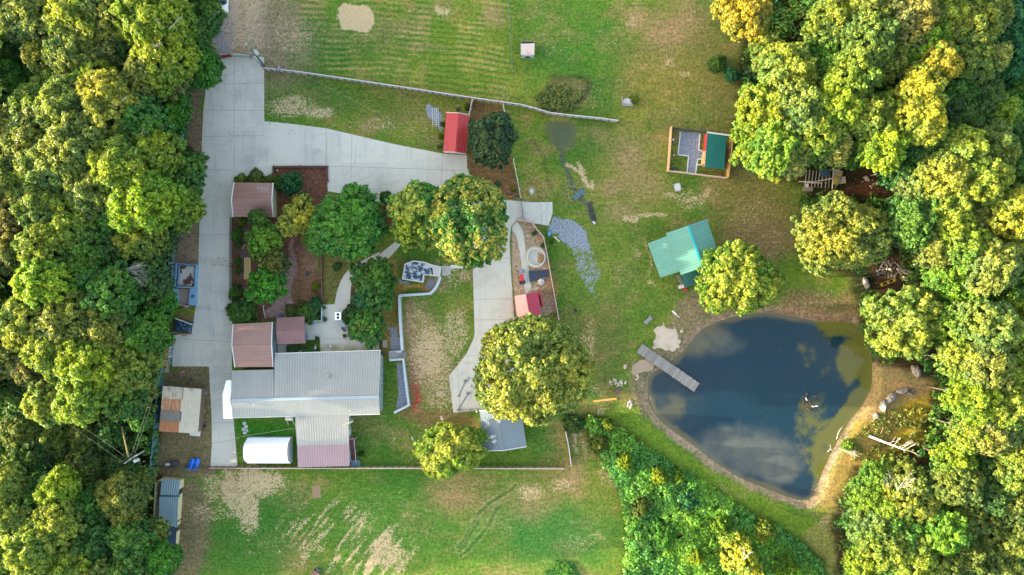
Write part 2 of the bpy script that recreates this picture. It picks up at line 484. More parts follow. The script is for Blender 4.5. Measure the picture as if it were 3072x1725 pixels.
    mix(A3(168, 140, 92), ell(1650, 865, 22, 34) * .6)
    # yard by the retaining wall
    mix(A3(150, 128, 76), pol([(1175, 760), (1215, 880), (1200, 900), (1210, 1060), (1150, 1060), (1120, 900), (1160, 800)], 6) * .6)
    mix(A3(190, 146, 80), ell(1250, 868, 50, 10) * .7)
    mix(A3(148, 126, 96), pol([(1215, 900), (1240, 900), (1250, 1180), (1225, 1180)], 8) * .8)
    mix(A3(150, 130, 96), ell(1280, 1080, 60, 150) * .5)
    mix(A3(134, 106, 76), pol([(1195, 1225), (1420, 1240), (1440, 1290), (1400, 1340), (1180, 1245)], 14) * .65)
    mix(A3(140, 112, 84), pol([(1230, 1080), (1262, 1080), (1270, 1240), (1235, 1240)], 8) * .85)
    mix(A3(176, 62, 54), (ell(1252, 1185, 10, 36, 0, .8)) * .7)
    # reed marsh above the small pond
    marsh = pol([(1612, 282), (1650, 236), (1690, 234), (1730, 240), (1778, 240), (1752, 300), (1710, 345), (1650, 345), (1602, 318)], 8)
    mix(A3(104, 106, 66), marsh * .85)
    mix(A3(54, 66, 40), (1 - smooth(2, 12, line_d(XX, YY, [(1650, 235), (1680, 240), (1740, 232), (1778, 246), (1745, 280), (1712, 320)]))) * .6)
    mix(A3(100, 104, 70), (1 - smooth(2, 14, np.abs(sdf(X, Y, SMALLPOND)))) * .5)
    mix(A3(88, 98, 84), (1 - smooth(1, 11, line_d(XX * .3 + X * .7, YY * .3 + Y * .7, STREAM))) * .95)
    mix(A3(70, 74, 70), pol([(1762, 610), (1775, 600), (1792, 660), (1782, 672), (1768, 650)], 4, False))
    # north-west ditch lines
    mix(A3(70, 98, 50), (1 - smooth(2, 12, line_d(XX, YY, [(1590, 420), (1640, 500), (1660, 560)]))) * .5)
    # pond shores: wide mud to the north-west, a narrow bank elsewhere
    dp = sdf(X + wx * .35, Y + wy * .35, POND)
    shore = 1 - smooth(14, 28, dp)
    mud = A3(146, 136, 114)
    mix(mud, shore * ((Y > 900) * 1.0))
    nw = pol([(1880, 1150), (1880, 1110), (1960, 1060), (2010, 960), (2055, 890), (2150, 850), (2200, 900), (2330, 920), (2470, 940), (2600, 960), (2570, 1000), (2300, 960), (2140, 1030), (1990, 1140), (1970, 1200), (1930, 1260)], 14)
    mix(A3(132, 122, 98), nw * .8)
    mix(A3(126, 104, 80), pol([(2350, 880), (2560, 880), (2610, 960), (2500, 985), (2300, 950)], 22) * .7)
    # strip of mown bank south-west of the pond
    mix(A3(104, 138, 42), pol([(1800, 1225), (1890, 1215), (1960, 1290), (2080, 1375), (2240, 1470), (2400, 1540), (2540, 1600), (2600, 1740), (2480, 1740), (2300, 1590), (2100, 1460), (1900, 1330)], 14) * .8)
    mix(A3(112, 140, 40), pol([(2350, 740), (2600, 800), (2600, 860), (2380, 860)], 20) * .4)
    # tall dry grass east of the pond
    gold = A3(164, 152, 56)
    mix(gold, pol([(2630, 1110), (2760, 1160), (2830, 1180), (2800, 1330), (2680, 1400), (2560, 1400), (2500, 1520), (2460, 1530), (2520, 1400), (2540, 1310)], 14) * .9)
    mix(A3(158, 140, 84), pol([(2440, 1510), (2500, 1420), (2530, 1330), (2570, 1270), (2620, 1230), (2700, 1240), (2680, 1330), (2580, 1400), (2520, 1530)], 12) * .8)
    mix(A3(150, 134, 100), pol([(2612, 1080), (2680, 1090), (2790, 1120), (2790, 1180), (2680, 1220), (2570, 1265), (2560, 1240), (2605, 1150)], 8) * .8)
    mix(A3(150, 144, 88), pol([(2480, 1540), (2540, 1520), (2570, 1600), (2560, 1725), (2500, 1725), (2400, 1620)], 14) * .6)
    # woodland floor
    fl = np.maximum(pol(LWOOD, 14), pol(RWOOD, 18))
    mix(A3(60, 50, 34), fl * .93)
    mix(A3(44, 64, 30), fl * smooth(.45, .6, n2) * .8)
    mix(A3(76, 92, 40), pol(THICKET, 12) * .8)
    mix(A3(108, 76, 54), pol([(2540, 560), (2700, 520), (2740, 640), (2640, 640)], 20) * .9)
    mix(A3(92, 70, 54), pol([(2600, 790), (2720, 760), (2740, 860), (2640, 880)], 12) * .9)
    # approach track top left: worn gravel
    tr = pol([(640, -300), (728, -300), (716, 60), (706, 165), (632, 165), (628, 60)], 7)
    mix(A3(166, 158, 150), tr)
    mix(A3(186, 170, 150), ell(750, 60, 46, 120) * .6)
    C = np.clip(C, .004, .85)
    # --- speckle masks
    soil = np.zeros_like(X)
    def so(v): np.maximum(soil, v, out=soil)
    so(ell(1068, 58, 58, 44, 0, .12) * 1.15)
    so(ell(1325, 32, 26, 20) * .75); so(ell(1240, 20, 14, 8) * .4)
    so(ell(880, 320, 80, 34) * .72); so(ell(960, 335, 44, 20) * .78); so(ell(1130, 370, 70, 24) * .45)
    so(ell(740, 60, 40, 110) * .62); so(ell(700, 20, 30, 60) * .6); so(ell(870, 110, 80, 60) * .42)
    so(ell(640, 1460, 30, 50) * .6); so(ell(700, 1480, 40, 90, -.3) * .78); so(ell(780, 1445, 80, 55) * .85); so(ell(745, 1520, 40, 80) * .8)
    so(ell(640, 1540, 70, 30) * .5); so(ell(590, 1530, 30, 20) * .5)
    diag = vnoise((X + Y) * .22, (Y - X) * 1.2 + 3 * wx * 0, 26, 31, 3)
    diag = vnoise((X * .62 + (1725 - Y) * .78) * .12, (X * .78 - (1725 - Y) * .62), 9, 31, 3)
    so(smooth(.4, .75, diag) * ell(1110, 1650, 130, 85) * 1.0); so(ell(1165, 1655, 50, 50) * .72); so(smooth(.45, .7, diag) * ell(1000, 1610, 170, 120) * .72)
    so(ell(1090, 1590, 40, 90, .6) * .35)
    so(ell(1590, 1480, 46, 26) * .62); so(ell(1680, 1460, 40, 26) * .55); so(ell(1750, 1620, 70, 30) * .4)
    so(ell(1290, 1060, 70, 100) * .78); so(ell(1370, 1000, 44, 90) * .62); so(ell(1250, 970, 40, 70) * .5); so(ell(1330, 820, 80, 60) * .5); so(ell(1330, 1170, 55, 80) * .6); so(ell(1395, 820, 20, 30) * .6)
    so((1 - smooth(3, 22, line_d(XX, YY, [(2000, 590), (2060, 600), (2120, 575)]))) * .6)
    so((1 - smooth(2, 12, line_d(XX, YY, [(1880, 668), (1940, 650), (1990, 640)]))) * .75)
    so(ell(2070, 600, 50, 40) * .5); so((1 - smooth(2, 10, line_d(XX, YY, [(1930, 720), (1945, 770), (1960, 860)]))) * .55)
    so(ell(1905, 760, 14, 22) * .5); so((1 - smooth(3, 16, line_d(XX, YY, [(1760, 520), (1740, 490), (1770, 560)]))) * .7)
    so((1 - smooth(3, 14, line_d(XX, YY, [(1700, 505), (1740, 520), (1765, 560)]))) * .85)
    so(ell(1905, 60, 26, 26) * .4); so(ell(2010, 180, 20, 20) * .55); so(ell(2050, 225, 20, 14) * .55)
    so(ell(1770, 1020, 20, 90) * .5); so(ell(1590, 1190, 8, 60) * .3); so(ell(1724, 1310, 10, 50) * .75); so(ell(1750, 1350, 8, 40) * .5)
    so(ell(1830, 1430, 26, 60, -.4) * .5); so(ell(1780, 1165, 50, 30) * .45); so(ell(1800, 1230, 24, 20) * .5)
    so(ell(2280, 1000, 40, 20, -.4) * .42)
    so(fl * .12); so(ell(2640, 600, 70, 50) * .3); so(ell(2680, 810, 40, 40) * .4)
    so(ell(2470, 1560, 30, 14) * .5); so(ell(2250, 640, 90, 60) * .3); so(ell(2320, 720, 50, 30) * .35)
    so(ell(2500, 1350, 30, 60) * .3); so(ell(2480, 1460, 30, 50) * .4)
    so(.04 + .2 * smooth(.5, .8, n2))
    grav = np.zeros_like(X)
    def gr(v): np.maximum(grav, v, out=grav)
    gr(pol([(1652, 650), (1700, 648), (1740, 672), (1768, 715), (1780, 770), (1752, 760), (1700, 740), (1650, 690)], 12) * .85)
    gr(pol([(1690, 690), (1770, 700), (1800, 800), (1795, 900), (1770, 880), (1720, 800), (1700, 730)], 16) * .58)
    gr(pol([(1283, 320), (1310, 318), (1330, 350), (1322, 400), (1300, 372), (1280, 362)], 4) * 1.0)
    gr(pol([(1190, 1090), (1212, 1090), (1226, 1215), (1186, 1238), (1196, 1180)], 3, False) * 1.2)
    gr(pol([(1170, 980), (1202, 980), (1210, 1050), (1170, 1050)], 6) * .8)
    gr(pol([(1192, 845), (1230, 850), (1225, 862), (1190, 862)], 5) * .8); gr(pol([(1272, 835), (1312, 838), (1290, 876), (1268, 870)], 4) * .85)
    gr(pol([(632, 60), (668, 60), (700, 165), (655, 165)], 12) * .6)
    gr(pol([(2044, 395), (2100, 400), (2096, 450), (2111, 455), (2108, 476), (2093, 478), (2086, 522), (2062, 520), (2067, 467), (2034, 463)], 1.5, False) * 1.3)
    gr(pol([(2010, 390), (2100, 398), (2100, 406), (2010, 398)], 3, False) * .45)
    # mesh
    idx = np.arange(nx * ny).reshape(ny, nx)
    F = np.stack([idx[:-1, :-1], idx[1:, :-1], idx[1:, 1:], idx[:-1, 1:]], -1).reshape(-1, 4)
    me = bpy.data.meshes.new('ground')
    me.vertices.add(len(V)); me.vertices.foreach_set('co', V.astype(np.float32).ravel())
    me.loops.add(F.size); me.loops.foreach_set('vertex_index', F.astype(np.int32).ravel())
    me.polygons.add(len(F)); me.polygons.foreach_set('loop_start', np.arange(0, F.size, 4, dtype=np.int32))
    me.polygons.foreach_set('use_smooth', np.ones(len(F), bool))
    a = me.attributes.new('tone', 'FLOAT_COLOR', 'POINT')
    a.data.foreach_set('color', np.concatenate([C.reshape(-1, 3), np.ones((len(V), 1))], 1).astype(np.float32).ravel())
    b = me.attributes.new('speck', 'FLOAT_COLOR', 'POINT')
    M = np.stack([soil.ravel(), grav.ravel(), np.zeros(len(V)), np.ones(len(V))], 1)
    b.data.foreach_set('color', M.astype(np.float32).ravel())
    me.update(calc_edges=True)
    m, nt, bs, N, L = nodes('ground')
    p = posn(nt)
    t = N.new('ShaderNodeAttribute'); t.attribute_name = 'tone'
    q = N.new('ShaderNodeAttribute'); q.attribute_name = 'speck'
    sp = N.new('ShaderNodeSeparateColor'); L.new(q.outputs['Color'], sp.inputs[0])
    nf = noise(nt, p, 2.4, 8, .82); nm = noise(nt, p, 1.1, 7, .72); nl = noise(nt, p, .35, 4, .6)
    c = mixc(nt, 1.0, t.outputs['Color'], mixc(nt, sstep(nt, nf, .3, .7), (.42, .42, .38), (1.6, 1.6, 1.7)), 'MULTIPLY')
    ma = N.new('ShaderNodeMapping'); L.new(p, ma.inputs[0]); ma.inputs['Scale'].default_value = (.5, 1.5, 1); ma.inputs['Rotation'].default_value = (0, 0, .12)
    nh = noise(nt, ma.outputs[0], .9, 9, .8); ng = noise(nt, p, .55, 9, .78)
    c = mixc(nt, mth(nt, 'MULTIPLY', sstep(nt, nh, .47, .6), .48), c, mixc(nt, 1.0, c, (1.75, 1.35, 1.7), 'MULTIPLY'))
    c = mixc(nt, mth(nt, 'MULTIPLY', sstep(nt, ng, .5, .62), .65), c, mixc(nt, 1.0, c, (.5, .72, .5), 'MULTIPLY'))
    c = mixc(nt, mth(nt, 'MULTIPLY', sstep(nt, nm, .5, .62), .4), c, mixc(nt, 1.0, c, (1.5, 1.3, 1.5), 'MULTIPLY'))
    c = mixc(nt, mth(nt, 'MULTIPLY', sstep(nt, nl, .45, .7), .35), c, mixc(nt, 1.0, c, (.75, .86, .72), 'MULTIPLY'))
    n4 = noise(nt, p, 3.6, 4, .6)
    sv = mth(nt, 'ADD', sp.outputs[0], mth(nt, 'MULTIPLY', mth(nt, 'SUBTRACT', mth(nt, 'ADD', mth(nt, 'MULTIPLY', nm, .4), mth(nt, 'MULTIPLY', n4, .6)), .5), 4.0))  # higher clumps warmer: the sunlit top is put into the leaf colour
    sf = mth(nt, 'MULTIPLY', sstep(nt, sv, .34, .92), .85)
    soilc = mixc(nt, noise(nt, p, 2.2, 5), A(188, 168, 134), A(226, 206, 180))
    c = mixc(nt, sf, c, soilc)
    gv = mth(nt, 'ADD', sp.outputs[1], mth(nt, 'MULTIPLY', mth(nt, 'SUBTRACT', mth(nt, 'ADD', mth(nt, 'MULTIPLY', nm, .5), mth(nt, 'MULTIPLY', n4, .5)), .5), 2.6))
    gf = mth(nt, 'MULTIPLY', sstep(nt, gv, .45, .75), .9)
    gravc = mixc(nt, sstep(nt, noise(nt, p, 5, 3, .8), .35, .65), A(98, 114, 146), A(180, 192, 216))
    c = mixc(nt, gf, c, gravc)
    L.new(c, bs.inputs['Base Color']); bs.inputs['Roughness'].default_value = .95
    bs.inputs['Specular IOR Level'].default_value = .1
    bump(nt, bs, mth(nt, 'ADD', nf, mth(nt, 'MULTIPLY', nm, .8)), .5, .08)
    me.materials.append(m)
    o = bpy.data.objects.new('ground', me); COL.objects.link(o)
    tag(o, kind='structure')
    return o
build_ground()

def water(name, poly, z, shallow, deep, edge=4.0, tree_refl=None, sunlit_silt=(.10, .10, .078), sunlit_murk=None):
    xs0 = [p[0] for p in poly]; ys0 = [p[1] for p in poly]
    xs = np.arange(min(xs0) - 20, max(xs0) + 20, 5.0); ys = np.arange(min(ys0) - 20, max(ys0) + 20, 5.0)
    X, Y = np.meshgrid(xs, ys); d = sdf(X, Y, poly)
    keep = d < 14
    nx, ny = len(xs), len(ys); idx = np.arange(nx * ny).reshape(ny, nx)
    F = np.stack([idx[:-1, :-1], idx[1:, :-1], idx[1:, 1:], idx[:-1, 1:]], -1)
    kf = keep[:-1, :-1] & keep[1:, :-1] & keep[1:, 1:] & keep[:-1, 1:]
    F = F[kf]
    sh = 1 - smooth(0, edge / S, -d + 14 * (vnoise(X, Y, 60, 41, 3) - .5))
    if sunlit_murk is not None: sh = np.maximum(sh, .85 * (1 - smooth(.35, 1.1, np.hypot((X - 2080) / 130, (Y - 1010) / 80))) * (.5 + .8 * vnoise(X, Y, 40, 43, 3)))
    if sunlit_murk is not None: sh = np.maximum(sh, .62 - .62 * smooth(.1, 1.2, np.hypot((X - 2010 + 60 * (vnoise(X, Y, 40, 47, 3) - .5)) / 95, (Y - 1212 + 60 * (vnoise(X, Y, 40, 48, 3) - .5)) / 60)))  # silty shallows, with their warm sunlit patch put into the colour
    al = np.zeros_like(X)
    if tree_refl: al = tree_refl(X, Y)
    k = S * (H - z) / H
    V = np.stack([(X - 1536) * k, (862.5 - Y) * k, np.full_like(X, z)], -1).reshape(-1, 3)
    used = np.unique(F); remap = -np.ones(nx * ny, int); remap[used] = np.arange(len(used))
    me = bpy.data.meshes.new(name)
    me.from_pydata(V[used].tolist(), [], remap[F].tolist())
    a = me.attributes.new('depth', 'FLOAT_COLOR', 'POINT')
    M = np.stack([sh.ravel()[used], al.ravel()[used], (np.zeros(len(used)) if sunlit_murk is None else sunlit_murk(X, Y).ravel()[used]), np.ones(len(used))], 1)
    a.data.foreach_set('color', M.astype(np.float32).ravel())
    m, nt, b, N, L = nodes(name)
    q = N.new('ShaderNodeAttribute'); q.attribute_name = 'depth'
    sp = N.new('ShaderNodeSeparateColor'); L.new(q.outputs['Color'], sp.inputs[0])
    p = posn(nt)
    nz = noise(nt, p, .35, 6, .65)
    c = mixc(nt, sstep(nt, mth(nt, 'ADD', sp.outputs[0], mth(nt, 'MULTIPLY', mth(nt, 'SUBTRACT', nz, .5), .5)), .0, 1.0), deep, shallow)
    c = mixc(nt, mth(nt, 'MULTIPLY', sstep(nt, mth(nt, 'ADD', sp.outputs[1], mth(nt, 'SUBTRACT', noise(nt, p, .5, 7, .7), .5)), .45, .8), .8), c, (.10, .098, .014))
    c = mixc(nt, mth(nt, 'MULTIPLY', sstep(nt, mth(nt, 'ADD', sp.outputs[2], mth(nt, 'MULTIPLY', mth(nt, 'SUBTRACT', nz, .5), 1.0)), .2, 1.0), .75), c, sunlit_silt)
    L.new(c, b.inputs['Base Color'])
    b.inputs['Roughness'].default_value = .04; b.inputs['IOR'].default_value = 1.36
    mp = N.new('ShaderNodeMapping'); L.new(p, mp.inputs[0]); mp.inputs['Scale'].default_value = (1.2, 2.4, 1)
    bump(nt, b, noise(nt, mp.outputs[0], 1.6, 3), .05, .02)
    me.materials.append(m)
    o = bpy.data.objects.new(name, me); COL.objects.link(o); tag(o, kind='structure')
    return o
def pond_tree_reflections(X, Y):  # olive reflections of the east bank trees put into the water colour
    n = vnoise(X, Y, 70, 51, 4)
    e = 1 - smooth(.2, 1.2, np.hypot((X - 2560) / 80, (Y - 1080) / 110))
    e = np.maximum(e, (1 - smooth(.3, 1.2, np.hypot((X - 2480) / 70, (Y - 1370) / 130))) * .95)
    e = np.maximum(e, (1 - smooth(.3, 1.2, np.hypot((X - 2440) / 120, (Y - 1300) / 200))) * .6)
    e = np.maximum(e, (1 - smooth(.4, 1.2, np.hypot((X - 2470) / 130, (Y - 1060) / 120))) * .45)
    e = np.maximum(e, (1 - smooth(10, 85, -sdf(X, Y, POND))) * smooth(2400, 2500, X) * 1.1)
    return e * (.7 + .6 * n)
def pond_sunlit_silt(X, Y):  # murky silt, with the grey of sunlit water put into its colour
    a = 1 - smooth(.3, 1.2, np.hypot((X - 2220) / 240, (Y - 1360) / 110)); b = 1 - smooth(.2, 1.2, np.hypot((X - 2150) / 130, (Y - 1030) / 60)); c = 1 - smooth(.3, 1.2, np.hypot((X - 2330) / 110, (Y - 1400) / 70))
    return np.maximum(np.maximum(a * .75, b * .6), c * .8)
water('pond_water', POND, -.35, A(98, 98, 76), (.006, .024, .036), 1.3, pond_tree_reflections, sunlit_murk=pond_sunlit_silt)
water('small_pond_water', SMALLPOND, -.25, A(96, 104, 66), A(84, 100, 66), .7)

# ------------------------------------------------------------------ pavements
def W(pts, z=0.0): return [(P(x, y, z).x, P(x, y, z).y) for x, y in pts]

def concmat():
    m, nt, b, N, L = nodes('concrete_paving')
    p = posn(nt)
    base = mixc(nt, noise(nt, p, .12, 3), A(212, 222, 226), A(234, 232, 221))
    sx = N.new('ShaderNodeSeparateXYZ'); L.new(p, sx.inputs[0])
    # pours of slightly different age
    pan = mth(nt, 'FRACT', mth(nt, 'MULTIPLY', mth(nt, 'ADD', mth(nt, 'FLOOR', mth(nt, 'DIVIDE', sx.outputs[0], 6.4)), mth(nt, 'MULTIPLY', mth(nt, 'FLOOR', mth(nt, 'DIVIDE', sx.outputs[1], 4.7)), 3.0)), .377))
    base = mixc(nt, mth(nt, 'MULTIPLY', pan, .14), base, A(140, 150, 158))
    c = mixc(nt, mth(nt, 'MULTIPLY', sstep(nt, noise(nt, p, .22, 8, .7), .45, .7), .34), base, A(136, 150, 158))
    mp = N.new('ShaderNodeMapping'); L.new(p, mp.inputs[0]); mp.inputs['Scale'].default_value = (.5, 3.0, 1)
    c = mixc(nt, mth(nt, 'MULTIPLY', sstep(nt, noise(nt, mp.outputs[0], .6, 6, .7), .5, .8), .3), c, A(150, 160, 160))
    v = N.new('ShaderNodeTexVoronoi'); v.inputs['Scale'].default_value = .55; L.new(p, v.inputs['Vector'])
    spot = mth(nt, 'LESS_THAN', v.outputs['Distance'], .055)
    c = mixc(nt, mth(nt, 'MULTIPLY', spot, .55), c, A(70, 78, 84))
    c = mixc(nt, mth(nt, 'MULTIPLY', noise(nt, p, 9, 4, .8), .22), c, A(130, 136, 140))
    vc = N.new('ShaderNodeTexVoronoi'); vc.feature = 'DISTANCE_TO_EDGE'; vc.inputs['Scale'].default_value = .16
    wp = N.new('ShaderNodeVectorMath'); wp.operation = 'ADD'; nn = N.new('ShaderNodeTexNoise'); nn.inputs['Scale'].default_value = .8; nn.inputs['Detail'].default_value = 5; L.new(p, nn.inputs['Vector']); L.new(p, wp.inputs[0]); L.new(nn.outputs[1], wp.inputs[1]); L.new(wp.outputs[0], vc.inputs['Vector'])
    c = mixc(nt, mth(nt, 'MULTIPLY', mth(nt, 'MULTIPLY', mth(nt, 'LESS_THAN', vc.outputs[0], .005), sstep(nt, noise(nt, p, .1, 3), .55, .65)), .35), c, A(110, 116, 118))
    c = mixc(nt, mth(nt, 'MULTIPLY', sstep(nt, noise(nt, p, .5, 9, .75), .55, .7), .4), c, A(140, 142, 132))
    tm = N.new('ShaderNodeMapping'); L.new(p, tm.inputs[0]); tm.inputs['Scale'].default_value = (2.4, .12, 1)
    c = mixc(nt, mth(nt, 'MULTIPLY', sstep(nt, noise(nt, tm.outputs[0], 1.0, 3, .5), .56, .7), .22), c, A(140, 146, 148))
    # algae and leaf stain along the house wall
    sy = sx.outputs[1]; stain = mth(nt, 'MULTIPLY', mth(nt, 'MULTIPLY', sstep(nt, sy, -8.3, -9.3), mth(nt, 'GREATER_THAN', sy, -9.9)), mth(nt, 'MULTIPLY', mth(nt, 'GREATER_THAN', sx.outputs[0], -29.0), mth(nt, 'LESS_THAN', sx.outputs[0], -19.0)))
    c = mixc(nt, mth(nt, 'MULTIPLY', mth(nt, 'MULTIPLY', stain, sstep(nt, noise(nt, p, .5, 6, .7), .38, .62)), .9), c, A(176, 160, 40))
    L.new(c, b.inputs['Base Color']); b.inputs['Roughness'].default_value = .85
    bump(nt, b, noise(nt, p, 14, 3), .2, .01)
    return m
PAVE = concmat()
JOINT = mat('joint', A(166, 172, 174), .9, .2, 2)
JOINTS = MB()
def pave(name, pts, z=.06, joints=(), mt=None):
    mb = MB(); mb.prism(W(pts), -.1, z)
    mb.m = 1
    for a, b in joints:
        pa, pb = P(*a), P(*b)
        d = (pb - pa); n = Vector((-d.y, d.x, 0)).normalized() * .035
        zz = Vector((0, 0, z + .004))
        mb.quad(pa - n + zz, pb - n + zz, pb + n + zz, pa + n + zz)
    o = mb.build(name, [mt or PAVE, JOINT]); tag(o, kind='structure'); return o

pave('driveway', [(632, 163), (712, 160), (755, 168), (792, 172), (793, 364), (860, 370), (940, 380), (978, 385), (1060, 404), (1180, 432), (1330, 461), (1400, 466),
     (1401, 500), (1412, 540), (1440, 585), (1458, 596), (1530, 601), (1600, 607), (1657, 606), (1658, 640), (1645, 677), (1590, 668), (1548, 661), (1533, 680), (1529, 730), (1534, 830), (1541, 930), (1548, 1010), (1560, 1240),
     (1440, 1231), (1360, 1238), (1347, 1126), (1365, 1106), (1400, 1060), (1419, 1020), (1424, 1000), (1421, 900), (1418, 790), (1410, 700), (1300, 640), (1190, 624), (1120, 606), (1080, 590), (984, 574), (980, 500), (822, 500), (820, 528), (702, 530),
     (697, 560), (696, 1100), (702, 1270), (713, 1398), (632, 1398), (636, 1330), (635, 1240), (630, 1160), (628, 1099), (517, 1099), (520, 1005), (575, 1000), (590, 905), (595, 790), (598, 700), (600, 590), (610, 330), (618, 262)],
     joints=[((612, 330), (793, 332)), ((609, 410), (790, 407)), ((604, 508), (700, 510)), ((978, 386), (980, 500)), ((1056, 404), (1052, 560)), ((702, 380), (704, 526)),
             ((1330, 462), (1322, 560)), ((600, 705), (696, 704)), ((592, 920), (696, 938)), ((519, 1015), (696, 1026)), ((628, 1120), (697, 1122)), ((635, 1268), (702, 1268)), ((636, 1330), (706, 1318)),
             ((980, 498), (1400, 512)), ((1564, 601), (1571, 665)), ((1620, 607), (1628, 672)), ((1418, 774), (1532, 774)), ((1422, 898), (1538, 896)), ((1425, 960), (1541, 958)), ((1400, 1068), (1548, 1062)), ((1372, 1104), (1380, 1236)), ((793, 250), (616, 252)), ((704, 165), (702, 380)), ((625, 1100), (697, 1100))])
pave('patio', [(970, 914), (1052, 911), (1060, 960), (1043, 980), (1045, 1012), (1140, 1014), (1140, 1053), (961, 1056), (960, 1018), (914, 1020), (912, 970), (968, 966)], z=.065,
     joints=[((1049, 1015), (1049, 1052)), ((970, 1016), (1045, 1016))])
pave('garden_path', catmull([(1137, 756), (1100, 775), (1062, 796), (1035, 822), (1020, 850), (1010, 880), (1004, 914)], 3, False) + catmull([(1050, 911), (1052, 880), (1055, 850), (1066, 828), (1085, 805), (1120, 785), (1150, 778)], 3, False), z=.05)
pave('side_path', [(1190, 722), (1144, 758), (1134, 776), (1166, 776), (1196, 742), (1208, 724)], z=.055)
pave('walkway', catmull([(1551, 664), (1536, 686), (1548, 706), (1560, 760), (1568, 820), (1576, 885)], 3, False) + [(1592, 871), (1616, 868), (1614, 862)] + catmull([(1594, 868), (1588, 815), (1577, 752), (1570, 700), (1561, 678)], 3, False), z=.05)
slab = [(1607 + 33 * math.cos(a), 771 + 33 * math.sin(a)) for a in [k * math.pi / 12 + .1 for k in range(24)]]
pave('round_slab', slab, z=.045)
pave('porch_slab', [(833, 1036), (860, 1034), (860, 1044), (915, 1044), (915, 1056), (833, 1058)], z=.08)
pave('doorstep_slab', [(1325, 797), (1352, 799), (1352, 824), (1326, 828)], z=.07)
stp = MB(); 
for k, (x, y) in enumerate([(733, 1270), (738, 1280), (731, 1288), (739, 1292), (735, 1298)]): stp.box(P(x, y, .03), (.55, .42, .06))
tag(stp.build('stepping_stones', CONC), kind='structure')

# ------------------------------------------------------------------ buildings
def ribs(mb, a, b, d, pitch, w=.035, h=.03):
    """a->b eave edge, a->d the rib direction"""
    a, b, d = Vector(a), Vector(b), Vector(d)
    ex = b - a; L = ex.length; n = int(L / pitch); ru = d - a
    nrm = ex.cross(ru).normalized()
    if nrm.z < 0: nrm = -nrm
    u = ex / L
    for k in range(n + 1):
        o = a + u * min(L - .02, k * pitch + .02)
        mb.add([o, o + u * w, o + u * w / 2 + nrm * h, o + ru, o + u * w + ru, o + u * w / 2 + nrm * h + ru],
               [(0, 2, 5, 3), (2, 1, 4, 5)], [[(.6 * pitch, 0)] * 4] * 2)

def roofplane(mb, a, b, c, d, along='ad', pitch=.23, th=.07, rib=True):
    """a,b,c,d counter-clockwise seen from above. ribs run along a->d or along a->b"""
    a, b, c, d = map(Vector, (a, b, c, d))
    lab = (b - a).length; lad = (d - a).length
    if along == 'ad': uv = [(0, 0), (lab, 0), (lab, lad), (0, lad)]
    else: uv = [(0, 0), (0, lab), (lad, lab), (lad, 0)]
    mb.quad(a, b, c, d, uv)
    dn = Vector((0, 0, -th))
    q = [(.6 * pitch, 0)] * 4
    mb.add([a, b, c, d, a + dn, b + dn, c + dn, d + dn], [(7, 6, 5, 4), (0, 4, 5, 1), (1, 5, 6, 2), (2, 6, 7, 3), (3, 7, 4, 0)], [q] * 5)
    if rib:
        if along == 'ad': ribs(mb, a, b, d, pitch)
        else: ribs(mb, a, d, b, pitch)

def inset(poly, d):
    c = sum((Vector(p) for p in poly), Vector((0, 0, 0))) / len(poly)
    out = []
    for p in poly:
        v = Vector(p) - c; L = max(1e-6, math.hypot(v.x, v.y))
        out.append(Vector(p) - Vector((v.x, v.y, 0)) / L * d * 1.35)
    return out

def gable(name, label, cat, e1, r, e2, eh, rh, roofm, wallm, along='ad', pitch=.23, over=.22, fascia=None, eh2=None, group=None, walls=True):
    """e1: (a,b) eave 1 pixels, r: (ra,rb) ridge pixels, e2: (c,d) eave 2 pixels, a-ra-c one gable end"""
    eh2 = eh if eh2 is None else eh2
    a, b = P(*e1[0], eh), P(*e1[1], eh)
    ra, rb = P(*r[0], rh), P(*r[1], rh)
    c, d = P(*e2[0], eh2), P(*e2[1], eh2)
    ctr = (a + b + c + d) / 4; base = Vector((ctr.x, ctr.y, 0))
    t = thing(name, label, cat, base, group)
    mb = MB()
    for (p, q, rr, s_) in ((a, b, rb, ra), (d, c, ra, rb)):
        if (q - p).cross(s_ - p).z < 0: p, q, rr, s_ = q, p, s_, rr
        roofplane(mb, p, q, rr, s_, along, pitch)
    ro = mb.build('roof', roofm, t)
    if fascia:
        up = Vector((0, 0, .02))
        for e_ in (((a, ra), (ra, c)), ((b, rb), (rb, d))):
            fb = MB()
            for p, q in e_: fb.bar(p + up, q + up, .12, .16)
            fb.build('gable_trim', fascia, t)
    if walls:
        wb = MB()
        A_, B_, C_, D_ = inset([a, b, c, d], over)
        k = .93
        RA, RB = ra + (rb - ra).normalized() * over, rb - (rb - ra).normalized() * over
        dn = Vector((0, 0, .09))
        g = lambda v: Vector((v.x, v.y, 0))
        A_, B_, C_, D_, RA, RB = [v - dn for v in (A_, B_, C_, D_, RA, RB)]
        wb.quad(g(A_), g(B_), B_, A_); wb.quad(g(D_), g(C_), C_, D_)
        wb.add([g(A_), A_, RA, C_, g(C_)], [(0, 1, 2, 3, 4)]); wb.add([g(B_), B_, RB, D_, g(D_)], [(4, 3, 2, 1, 0)])
        t['_w'] = 1; del t['_w']
        wb.build('wall', wallm, t)
    return t, (a, b, c, d, ra, rb)

